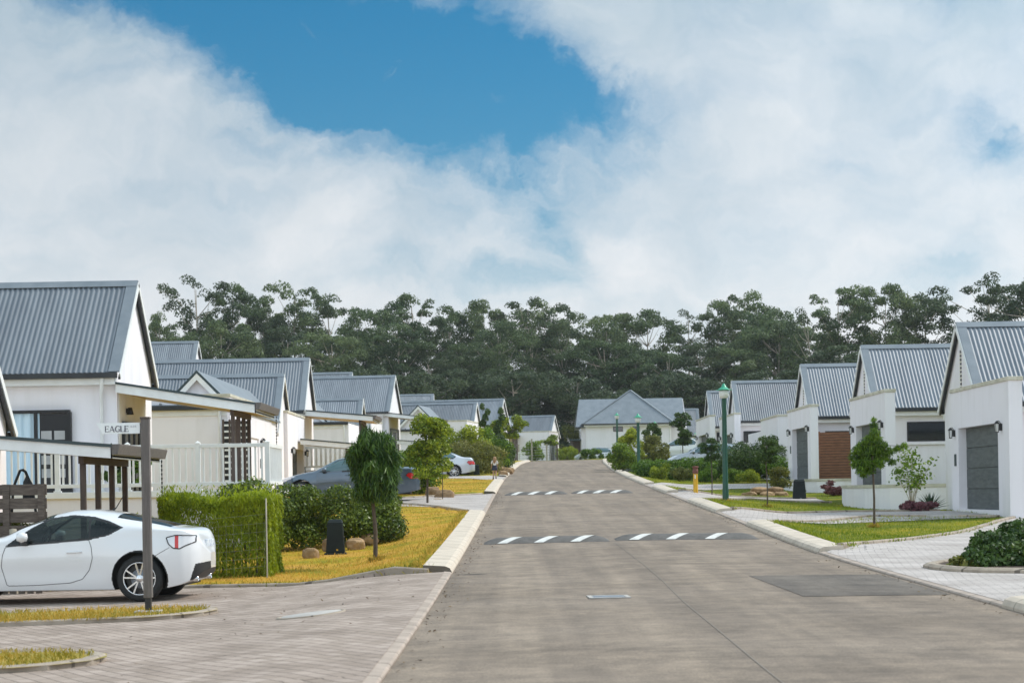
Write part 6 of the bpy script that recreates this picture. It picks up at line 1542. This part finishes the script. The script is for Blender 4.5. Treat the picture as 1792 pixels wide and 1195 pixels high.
# ------------------------------------------------------------------ road humps, covers
def hump(lab, yc, x0, x1, w, h, stripes, slant):
    t = thing('speed_hump', lab, 'speed hump', (0, yc, 0), 0, 'speed humps across the road')
    def zz(x, s):
        e = np.clip((x - x0) / .25, 0, 1) * np.clip((x1 - x) / .25, 0, 1)
        return road_z(x, yc + s * w / 2) + h * math.cos(s * math.pi / 2) ** .8 * float(e) ** .6 + .003
    mb = MB(); nx_, ns = 40, 12; vs = []
    for i in range(nx_ + 1):
        x = x0 + (x1 - x0) * i / nx_
        for j in range(ns + 1): vs.append((x, (-1 + 2 * j / ns) * w / 2, zz(x, -1 + 2 * j / ns)))
    mb.add(vs, [(i*(ns+1)+j, (i+1)*(ns+1)+j, (i+1)*(ns+1)+j+1, i*(ns+1)+j+1) for i in range(nx_) for j in range(ns)], 0, True); mb.obj('hump', M['bumpmat'], t)
    for (a, b) in stripes:
        mb = MB(); vs = []
        for i in range(9):
            for j in range(ns + 1):
                s = -1 + 2 * j / ns; x = a + (b - a) * i / 8 + slant * (s + 1) / 2 + .10 * (1 - s * s)
                vs.append((x, s * w / 2 * .97, zz(x, s * .97) + .004))
        mb.add(vs, [(i*(ns+1)+j, (i+1)*(ns+1)+j, (i+1)*(ns+1)+j+1, i*(ns+1)+j+1) for i in range(8) for j in range(ns)], 0, True); mb.obj('stripe', M['stripe'], t)
def U(u, Y): return (u - 896) / FPX * Y
Yb = 38.3
hump('nearest striped speed hump, its left half', Yb, U(846, Yb), U(1064, Yb), .9, .10, [(U(869, Yb), U(886, Yb)), (U(932, Yb), U(949, Yb)), (U(995, Yb), U(1012, Yb))], .40)
hump('nearest striped speed hump, its right half', Yb + .25, U(1076, Yb), U(1326, Yb), .9, .10, [(U(1098, Yb), U(1115, Yb)), (U(1162, Yb), U(1179, Yb)), (U(1230, Yb), U(1247, Yb))], .42)
Yb = 70.5
hump('far striped speed hump below the crest, its left half', Yb, U(883, Yb), U(993, Yb), .9, .10, [(U(893, Yb), U(903, Yb)), (U(922, Yb), U(933, Yb)), (U(952, Yb), U(963, Yb))], .40)
hump('far striped speed hump below the crest, its right half', Yb + .2, U(1000, Yb), U(1108, Yb), .9, .10, [(U(1008, Yb), U(1018, Yb)), (U(1036, Yb), U(1047, Yb)), (U(1066, Yb), U(1077, Yb))], .40)
x, y = PX(1065, 1055, 22.9), 22.9; z = road_z(x, y)
t = thing('drain_cover', 'worn steel cover sunk in the road in the foreground', 'drain cover', (x, y, z), R(2))
mb = MB()
mb.box(-.24, -.26, .0, -.19, .26, .012); mb.box(.19, -.26, .0, .24, .26, .012); mb.box(-.19, -.26, 0, .19, -.21, .012); mb.box(-.19, .21, 0, .19, .26, .012); mb.obj('frame', M['coverconc'], t)
mb = MB(); mb.box(-.19, -.21, -.02, .19, .21, .006)
for k in range(5): mb.box(-.17, -.17 + k * .08, .006, .17, -.14 + k * .08, .010)
mb.obj('cover', M['steel'], t)
x, y = PX(545, 1088, 21.6), 21.6; z = G(x, y) + .012
t = thing('manhole_cover', 'round pale concrete manhole cover in the brick paving', 'manhole cover', (x, y, z))
gxs = (G(x + .4, y) - G(x - .4, y)) / .8; gys = (G(x, y + .4) - G(x, y - .4)) / .8
t.rotation_euler = Vector((-gxs, -gys, 1)).to_track_quat('Z', 'Y').to_euler()
mb = MB(); mb.lathe([(0, .016), (.33, .016), (.34, .008)], (0, 0, 0), 40); mb.obj('cover', M['coverconc'], t)
mb = MB(); mb.lathe([(.345, -.03), (.345, .016), (.38, .014), (.39, -.03)], (0, 0, 0), 40); mb.obj('ring', M['edging'], t)
x, y = PX(1610, 905, 49.5), 49.0
t = thing('valve_cover', 'small flat pale slab in the grass before the nearest garage', 'cover', (x + .6, y, G(x + .6, y) + .01)); mb = MB(); mb.box(-.5, -.25, -.02, .5, .25, .05); mb.obj('slab', M['coverconc'], t, .01)
mb = MB(); mb.box(-.07, -.03, .05, .07, .03, .058); mb.obj('lifting_plate', M['steel'], t)

# ------------------------------------------------------------------ street furniture
def utility_box(lab, x, y, w, h, rz=0, mark='cross', z=None):
    t = thing('utility_box', lab, 'utility box', (x, y, G(x, y) if z is None else z), rz, 'black utility boxes on the verges')
    mb = MB(); a, b = w / 2, w * .42
    mb.hexa([(-a, -b, .07), (a, -b, .07), (a, b, .07), (-a, b, .07), (-a*.80, -b*.8, h*.93), (a*.80, -b*.8, h*.93), (a*.80, b*.8, h*.93), (-a*.80, b*.8, h*.93)]); mb.obj('casing', M['boxgreen'], t, .02)
    mb = MB(); mb.hexa([(-a*.84, -b*.86, h*.90), (a*.84, -b*.86, h*.90), (a*.84, b*.86, h*.90), (-a*.84, b*.86, h*.90), (-a*.62, -b*.5, h), (a*.70, -b*.5, h), (a*.70, b*.6, h), (-a*.62, b*.6, h)]); mb.obj('lid', M['boxgreen'], t, .015)
    mb = MB(); mb.box(-a*1.18, -b*1.2, -.06, a*1.18, b*1.2, .075); mb.obj('plinth', M['boxgreen'], t, .015)
    mb = MB(); mb.box(.05*w, -b*.985, h*.16, .14*w, -b*.93, h*.2); mb.obj('label_plate', M['yellow'] if mark == 'cross' else M['steel'], t)
    mb = MB(); mb.tube([(a*.9, -b*.3, h*.5), (a*1.0, -b*.3, h*.5)], .03, 10); mb.obj('lock', M['lampblack'], t)
utility_box('black green utility box on the left bank in front of the dark hedge', PX(592, 970, 40), 39.4, .38, .74, R(4), z=.29)
utility_box('black utility box on the right lawn by the low white garden wall', PX(1399, 878, 72), 72, .50, .85, R(-6), 'oval', z=PZ(1399, 879, 72))
utility_box('small dark blue green utility box behind the silver car boot on the left verge', PX(834.5, 829, 106), 106, .30, .56, 0, 'oval')
def lamp(lab, x, y, ztop, z=None, k=1.0):
    z0 = G(x, y) if z is None else z; Ht = ztop - z0
    t = thing('street_lamp', lab, 'street lamp', (x, y, z0), 0, 'green street lamps')
    mb = MB(); mb.lathe([(.10*k, -.1), (.10*k, .35), (.088*k, .4), (.070*k, Ht - .55*k), (.075*k, Ht - .50*k), (.075*k, Ht - .46*k)], (0, 0, 0), 16); mb.obj('pole', M['green'], t)
    mb = MB(); mb.lathe([(.05*k, Ht - .46*k), (.125*k, Ht - .44*k), (.155*k, Ht - .30*k), (.15*k, Ht - .20*k), (.05*k, Ht - .19*k)], (0, 0, 0), 20); mb.obj('lamp_bowl', M['opal'], t)
    mb = MB(); mb.lathe([(.165*k, Ht - .215*k), (.255*k, Ht - .205*k), (.255*k, Ht - .195*k), (.17*k, Ht - .175*k), (.10*k, Ht - .12*k), (.05*k, Ht - .05*k), (.028*k, Ht), (0, Ht)], (0, 0, 0), 20); mb.obj('lamp_cap', M['greencap'], t)
lamp('tallest green street lamp, standing on the right lawn', PX(1270, 877, 61), 61, PZ(1267, 671, 61))
lamp('green street lamp right of the pair before the hipped house', PX(1117.5, 800, 101), 101, PZ(1117.5, 723.5, 101))
lamp('thinner green street lamp left of the pair before the hipped house', PX(1080.5, 790, 147), 147, PZ(1080.5, 722, 147), z=3.8)
lamp('small distant lamp half hidden behind the young dark tree', PX(1146.5, 790, 170), 170, PZ(1146.5, 737, 170), z=4.4, k=.95)
lamp('smallest green lamp by the farthest garage', PX(1217, 790, 165), 165, PZ(1217, 757, 165), z=4.2, k=.5)
x, y = PX(1217.5, 862, 69.5), 69.5
t = thing('marker_post', 'yellow marker post with a rusty red cap on the right lawn', 'marker post', (x, y, G(x, y)))
mb = MB(); mb.lathe([(.085, -.05), (.08, .6), (.08, .72), (0, .72)], (0, 0, 0), 14); mb.obj('post', M['yellow'], t)
mb = MB(); mb.lathe([(.095, .66), (.10, .70), (.10, .80), (.085, .81), (.085, .86), (.115, .87), (.115, .91), (0, .93)], (0, 0, 0), 14); mb.obj('cap', M['rust'], t)
mb = MB(); mb.box(-.035, -.086, .48, .0, -.075, .62); mb.obj('label_plate', M['white'], t)

# fences and screens
t = thing('wire_fence', 'thin wire fence with pale posts in front of the lime hedge', 'fence', (0, 0, 0))
xs_ = [(PX(276, 948, 31.9), 31.9), (-4.02, 32.2), (-7.6, 31.7)]
for (x, y) in xs_:
    mb = MB(); z = G(x, y); mb.lathe([(.05, z - .1), (.047, z + 1.0), (0, z + 1.01)] if x < -4.5 else [(.013, z - .1), (.012, z + 1.3), (0, z + 1.3)], (x, y, 0), 10); mb.obj('fence_post', M['palepost'], t)
mb = MB()
for k in range(7): mb.tube([(-7.6, 31.7, .45 + k * .10), (xs_[0][0], 31.9, .26 + k * .14), (-4.02, 32.2, .38 + k * .14)], 0.0013, 4)
for k in range(30): x = -7.6 + 3.55 * k / 29; mb.tube([(x, 31.72 + .14 * k / 29 * 3, .25), (x, 31.72 + .14 * k / 29 * 3, 1.1)], .0011, 4)
mb.obj('wire_mesh', M['wire'], t)
t = thing('slatted_screen', 'dark weathered slatted timber screen behind the coupe at the left edge', 'screen', (-7.15, 30.3, .08))
for k in range(7):
    mb = MB(); z = .25 + .21 * k; mb.box(-2.6, -.02 - .012 * (k % 2), z, 0, .02 - .012 * (k % 2), z + .165); mb.obj('slat', M['oldwood'], t, .004)
for x in (-.08, -.62, -1.2, -1.8, -2.4):
    mb = MB(); mb.box(x - .05, -.05, 0, x + .05, .055, 1.68); mb.obj('upright', M['oldwood'], t)
t = thing('picket_fence', 'low brown picket fence seen over the bonnet of the coupe', 'fence', (-7.1, 29.6, .06))
for k in range(12):
    mb = MB(); x = -.02 - .13 * k; mb.prism([(x - .05, 0), (x + .045, 0), (x + .045, .86), (x, .92), (x - .05, .86)], 'y', -.012, .012); mb.obj('picket', M['oldwood'], t)
mb = MB(); mb.box(-1.6, .012, .25, .05, .04, .33); mb.box(-1.6, .012, .7, .05, .04, .78); mb.obj('rail', M['oldwood'], t)
mb = MB(); mb.lathe([(.06, 0), (.055, 1.02), (0, 1.03)], (-.42, .08, 0), 10); mb.obj('round_post', M['palepost'], t)
t = thing('folded_cloth', 'black folded canvas chair draped over the slatted screen', 'cloth', (PX(40, 850, 31), 31, .1))  # black cover draped on a bent frame
mb = MB(); mb.tube([(-.20, 0, 1.0), (-.15, 0, 1.62), (-.04, 0, 1.88), (.02, 0, 1.89)], .022, 8); mb.tube([(.22, .02, 1.0), (.14, .02, 1.62), (.04, .02, 1.86), (.0, .0, 1.89)], .022, 8); mb.obj('cloth_frame', M['black'], t)
mb = MB(); mb.prism([(-.02, 1.3), (.2, 1.3), (.15, 1.66), (.06, 1.82), (-.0, 1.7)], 'y', .02, .05); mb.obj('canvas', M['black'], t)
t = thing('picket_fence', 'white picket fence beside the third garage on the right', 'fence', (PX(1352, 838, 84), 84.2, 1.82))
for k in range(7):
    mb = MB(); x = .06 + .125 * k; mb.prism([(x - .03, 0), (x + .03, 0), (x + .03, .50), (x, .56), (x - .03, .50)], 'y', -.01, .01); mb.obj('picket', M['white'], t)
mb = MB(); mb.box(0, .01, .12, .86, .03, .18); mb.box(0, .01, .36, .86, .03, .42); mb.obj('rail', M['white'], t)
t = thing('trellis', 'open wire trellis panel behind the second street sign', 'trellis', (PX(706, 835, 74), 74, 1.65))
mb = MB()
for k in range(9): mb.tube([(0, 0, .1 + k * .14), (.62, 0, .1 + k * .14)], .006, 4)
for k in range(7): mb.tube([(k * .1, 0, 0), (k * .1, 0, 1.25)], .006, 4)
mb.obj('wire_panel', M['wire'], t)
mb = MB(); mb.box(.6, -.03, 0, .66, .03, 1.2); mb.obj('trellis_post', M['palepost'], t)
for k, (u, lab) in enumerate(((899, 'left dark gate post beside the bright young tree near the crest'), (905, 'right dark gate post beside the bright young tree near the crest'))):
    x, y = PX(u, 803, 165), 165; t = thing('gate_post', lab, 'post', (x, y, G(x, y)), 0, 'dark gate posts')
    mb = MB(); mb.box(-.07, -.07, -.1, .07, .07, 1.95); mb.obj('post', M['brown'], t); mb = MB(); mb.prism([(-.09, 1.95), (.09, 1.95), (0, 2.03)], 'y', -.09, .09); mb.obj('post_cap', M['brown'], t)
t = thing('garden_fence', 'low wire and timber garden fence at the crest before the last left cottage', 'fence', (0, 184, 0))
for u in (908, 931, 957, 975):
    x = PX(u, 803, 184); mb = MB(); mb.box(x - .07, -.07, 4.0, x + .07, .07, 6.0 if u != 931 else 6.5); mb.obj('fence_post', M['palepost'] if u != 975 else M['brown'], t)
mb = MB()
for k in range(5): mb.tube([(PX(908, 803, 184), 0, 4.7 + k * .25), (PX(975, 803, 184), 0, 4.7 + k * .25)], .015, 4)
mb.obj('wires', M['wire'], t)
t = thing('balustrade', 'short white balustrade behind the gate posts', 'railing', (PX(903, 803, 183), 183, 4.4))
mb = MB(); mb.box(0, -.05, .75, .9, .05, .85); mb.box(0, -.05, .05, .9, .05, .15); mb.obj('rail', M['white'], t)
for k in range(6): mb = MB(); mb.box(.03 + k * .15, -.03, .15, .10 + k * .15, .03, .75); mb.obj('baluster', M['white'], t)
x, y = PX(1000, 785, 199), 197
t = thing('carport', 'small dark open carport left of the hipped house', 'carport', (x, y, 4.6))
mb = MB(); mb.box(-.2, 0, 2.0, 4.2, 2.6, 2.16); mb.obj('roof', M['trimdark'], t)
for a in (0, 1.3, 2.6, 4.0): mb = MB(); mb.box(a - .08, .1, 0, a + .08, .26, 2.0); mb.obj('post', M['brown'], t)
mb = MB(); mb.box(0, 2.4, 0, 4.0, 2.5, 2.0); mb.obj('back_panel', M['oldwood'], t)

# boulders
def rock(lab, x, y, r, z=None, seed=1, group='sandstone boulders on the verges'):
    bm = bmesh.new(); bmesh.ops.create_icosphere(bm, subdivisions=3, radius=1); g = random.Random(seed); o_ = Vector((g.uniform(0, 50), g.uniform(0, 50), 0))
    from mathutils import noise as nz
    for v in bm.verts:
        p = v.co.copy(); q = Vector([math.copysign(abs(c) ** .72, c) for c in p])
        v.co = q * (1 + .22 * nz.noise(p * 1.3 + o_) + .10 * nz.noise(p * 3.1 + o_)); v.co.x *= r[0]; v.co.y *= r[1]; v.co.z *= r[2]
    me = bpy.data.meshes.new('boulder'); bm.to_mesh(me); bm.free(); me.materials.append(M['rock'])
    o = bpy.data.objects.new('boulder', me); COL.objects.link(o); o.location = (x, y, (G(x, y) if z is None else z) + r[2] * .55); o.rotation_euler = (0, 0, g.uniform(-.4, .4))
    return tag(o, lab, 'boulder', group)
rock('squarish sandstone boulder at the left foot of the dark hedge', PX(540, 966, 38), 38.3, (.16, .14, .15), .27, 1)
rock('boulder at the left shoulder of the utility box', PX(579, 955, 40.5), 40.3, (.15, .15, .17), .38, 2)
rock('wide flat sandstone boulder right of the utility box, under the hedge', PX(625, 942, 41), 40.6, (.19, .15, .13), .42, 3)
rock('dark mouthed boulder between utility box and weeping tree trunk', PX(650, 937, 42), 41.6, (.19, .15, .13), .50, 4)
rock('small pale boulder at the right end of the dark hedge', PX(678, 925, 43), 42.6, (.18, .15, .13), .60, 5)
rock('big round boulder by the left drive right of the leafy young tree', PX(778, 866, 67), 67, (.32, .25, .22), 1.30, 6)
rock('boulder behind the big round one at the left drive', PX(757, 858, 68.5), 68.5, (.26, .25, .26), 1.35, 7)
rock('low flat stone lying at the edge of the left drive', PX(765, 872, 65), 65, (.22, .15, .09), 1.22, 8)
rock('reddish boulder high on the verge behind the girl', PX(890, 818, 112), 112, (.32, .25, .20), None, 9)
rock('grey boulder on the verge right of the olive shrub', PX(877, 816, 112), 112.5, (.28, .25, .22), None, 10)
rock('flat boulder beside the girl on the left verge', PX(880, 823, 104), 104.5, (.28, .18, .13), None, 11)
for i, (x, y, w_) in enumerate(((9.05, 75.2, .33), (9.7, 75.0, .28), (10.25, 75.1, .28), (9.5, 75.7, .36), (10.1, 75.6, .3))):
    rock(('leftmost low stone of the rockery before the dark hedge clump', 'front middle stone of the rockery', 'right stone of the rockery against the garden wall', 'upper left stone of the rockery', 'upper right stone of the rockery')[i], x, y, (w_, .24, .14), 1.16 + (.18 if i > 2 else 0), 20 + i, 'stones of the small rockery')

# ------------------------------------------------------------------ the girl on the verge
def skin_mesh(name, verts, edges, radii, m, parent, root=0, sub=2):
    bm = bmesh.new(); lay = bm.verts.layers.skin.verify(); vs = [bm.verts.new(p) for p in verts]
    for v, r in zip(vs, radii): v[lay].radius = (r, r) if isinstance(r, (int, float)) else r
    vs[root][lay].use_root = True
    for a, b in edges: bm.edges.new((vs[a], vs[b]))
    me = bpy.data.meshes.new(name); bm.to_mesh(me); bm.free(); me.materials.append(m)
    o = bpy.data.objects.new(name, me); COL.objects.link(o); o.parent = parent
    k = o.modifiers.new('skin', 'SKIN'); k.use_smooth_shade = True
    s = o.modifiers.new('sub', 'SUBSURF'); s.levels = s.render_levels = sub
    return o
gxx = PX(866, 840, 96); gyy = 96
t = thing('person', 'girl seen from behind with long light brown hair, white top and navy skirt', 'person', (gxx, gyy, G(gxx, gyy) + .012), R(12)); t.scale = (1.02,) * 3
sk = [(0, 0, .60), (0, 0, .70), (0, -.005, .82), (0, 0, .90), (0, .01, .945), (0, .012, 1.02), (0, .0, 1.075),
      (.055, 0, .57), (.062, .01, .31), (.060, -.005, .06), (.065, .075, .02), (-.055, 0, .57), (-.060, .02, .31), (-.066, .03, .06), (-.07, .11, .02),
      (.115, 0, .875), (.15, -.01, .73), (.135, .07, .60), (-.115, 0, .875), (-.155, -.015, .73), (-.15, .06, .59)]
ed = [(0,1),(1,2),(2,3),(3,4),(4,5),(5,6),(0,7),(7,8),(8,9),(9,10),(0,11),(11,12),(12,13),(13,14),(3,15),(15,16),(16,17),(3,18),(18,19),(19,20)]
ra = [.085, .072, .085, .06, .030, .072, .06, .058, .036, .026, .02, .058, .036, .026, .02, .034, .025, .018, .034, .025, .018]
for base, s_ in ((17, 1), (20, -1)):
    b = Vector(sk[base]); pi_ = len(sk); sk.append(tuple(b + Vector((0, .012, -.035)))); ra.append(.016); ed.append((base, pi_))
    for q, (dx, l) in enumerate(((-.016, .034), (-.006, .040), (.005, .038), (.014, .030))):
        i = len(sk); p = b + Vector((dx, .016, -.045)); sk += [tuple(p), tuple(p + Vector((dx * .2, .006, -l * .5))), tuple(p + Vector((dx * .2, .018, -l)))]; ra += [.0058, .005, .004]; ed += [(pi_, i), (i, i+1), (i+1, i+2)]
    i = len(sk); p = b + Vector((-s_ * .014, .016, -.022)); sk += [tuple(p), tuple(p + Vector((-s_ * .012, .014, -.018)))]; ra += [.006, .0045]; ed += [(pi_, i), (i, i+1)]
skin_mesh('body', sk, ed, ra, M['skin'], t)
skin_mesh('top', [(0, 0, .655), (0, -.004, .74), (0, -.006, .83), (0, 0, .895), (.118, 0, .875), (.152, -.01, .745), (-.118, 0, .875), (-.157, -.015, .745)], [(0,1),(1,2),(2,3),(3,4),(4,5),(3,6),(6,7)], [.092, .086, .096, .066, .044, .038, .044, .038], M['whitecloth'], t)
mb = MB(); pr = [(.088, .70), (.10, .64), (.125, .54), (.142, .455), (.138, .45), (.10, .6)]
vs = []; n = 36
for r_, h_ in pr:
    for k in range(n):
        a = 2 * math.pi * k / n; f = 1 + .05 * math.sin(a * 7) * (.72 - h_) / .27; vs.append((r_ * f * math.cos(a), r_ * f * .8 * math.sin(a), h_))
mb.add(vs, [(i*n+k, i*n+(k+1) % n, (i+1)*n+(k+1) % n, (i+1)*n+k) for i in range(len(pr)-1) for k in range(n)], 0, True); mb.obj('skirt', M['navycloth'], t)
skin_mesh('hair', [(0, .0, 1.09), (0, -.03, 1.045), (0, -.065, .96), (-.01, -.075, .86), (.0, -.085, .77), (.045, -.05, .97), (-.05, -.05, .96), (.055, -.06, .85), (-.06, -.062, .83)], [(0,1),(1,2),(2,3),(3,4),(2,5),(2,6),(5,7),(6,8)], [.06, .082, .062, .058, .03, .045, .045, .028, .03], M['hair'], t)
for s_, yy in ((.061, 0), (-.066, .03)):
    skin_mesh('boot', [(s_, yy, .14), (s_, yy - .002, .05), (s_, yy - .02, .03), (s_ + .004, yy + .075, .026)], [(0,1),(1,2),(1,3)], [.034, .034, .028, .026], M['navycloth'], t)
# face (turned away from the viewer)
mb = MB()
for s_ in (-1, 1): mb.lathe([(0, -.006), (.008, 0), (0, .006)], (s_ * .026, .078, 1.03), 8, 'y')
mb.obj('eyes', M['black'], t); mb = MB(); mb.lathe([(0, -.016), (.010, -.006), (.006, .018), (0, .022)], (0, .083, 1.008), 8); mb.obj('nose', M['skin'], t)
mb = MB(); mb.tube([(-.018, .076, .982), (0, .081, .980), (.018, .076, .982)], .005, 6); mb.obj('mouth', M['rust'], t)
for s_ in (-1, 1):
    mb = MB(); mb.lathe([(0, -.018), (.012, 0), (0, .018)], (s_ * .073, .01, 1.02), 8); mb.obj('ear', M['skin'], t)
# ------------------------------------------------------------------ hazy air over the estate
mb = MB(); mb.box(-2620, -420, -1.0, 2620, 3320, 60)
hz = mb.obj('haze', [])
tag(hz, 'thin morning haze in the air', kind='stuff')
m = bpy.data.materials.new('haze_air'); m.use_nodes = True; nt = m.node_tree
nt.nodes.remove(nt.nodes['Principled BSDF'])
pv = nt.nodes.new('ShaderNodeVolumePrincipled'); pv.inputs['Color'].default_value = (.93, .96, 1.0, 1); pv.inputs['Density'].default_value = .00015; pv.inputs['Anisotropy'].default_value = .3
nt.links.new(pv.outputs[0], nt.nodes['Material Output'].inputs['Volume'])
hz.data.materials.append(m)
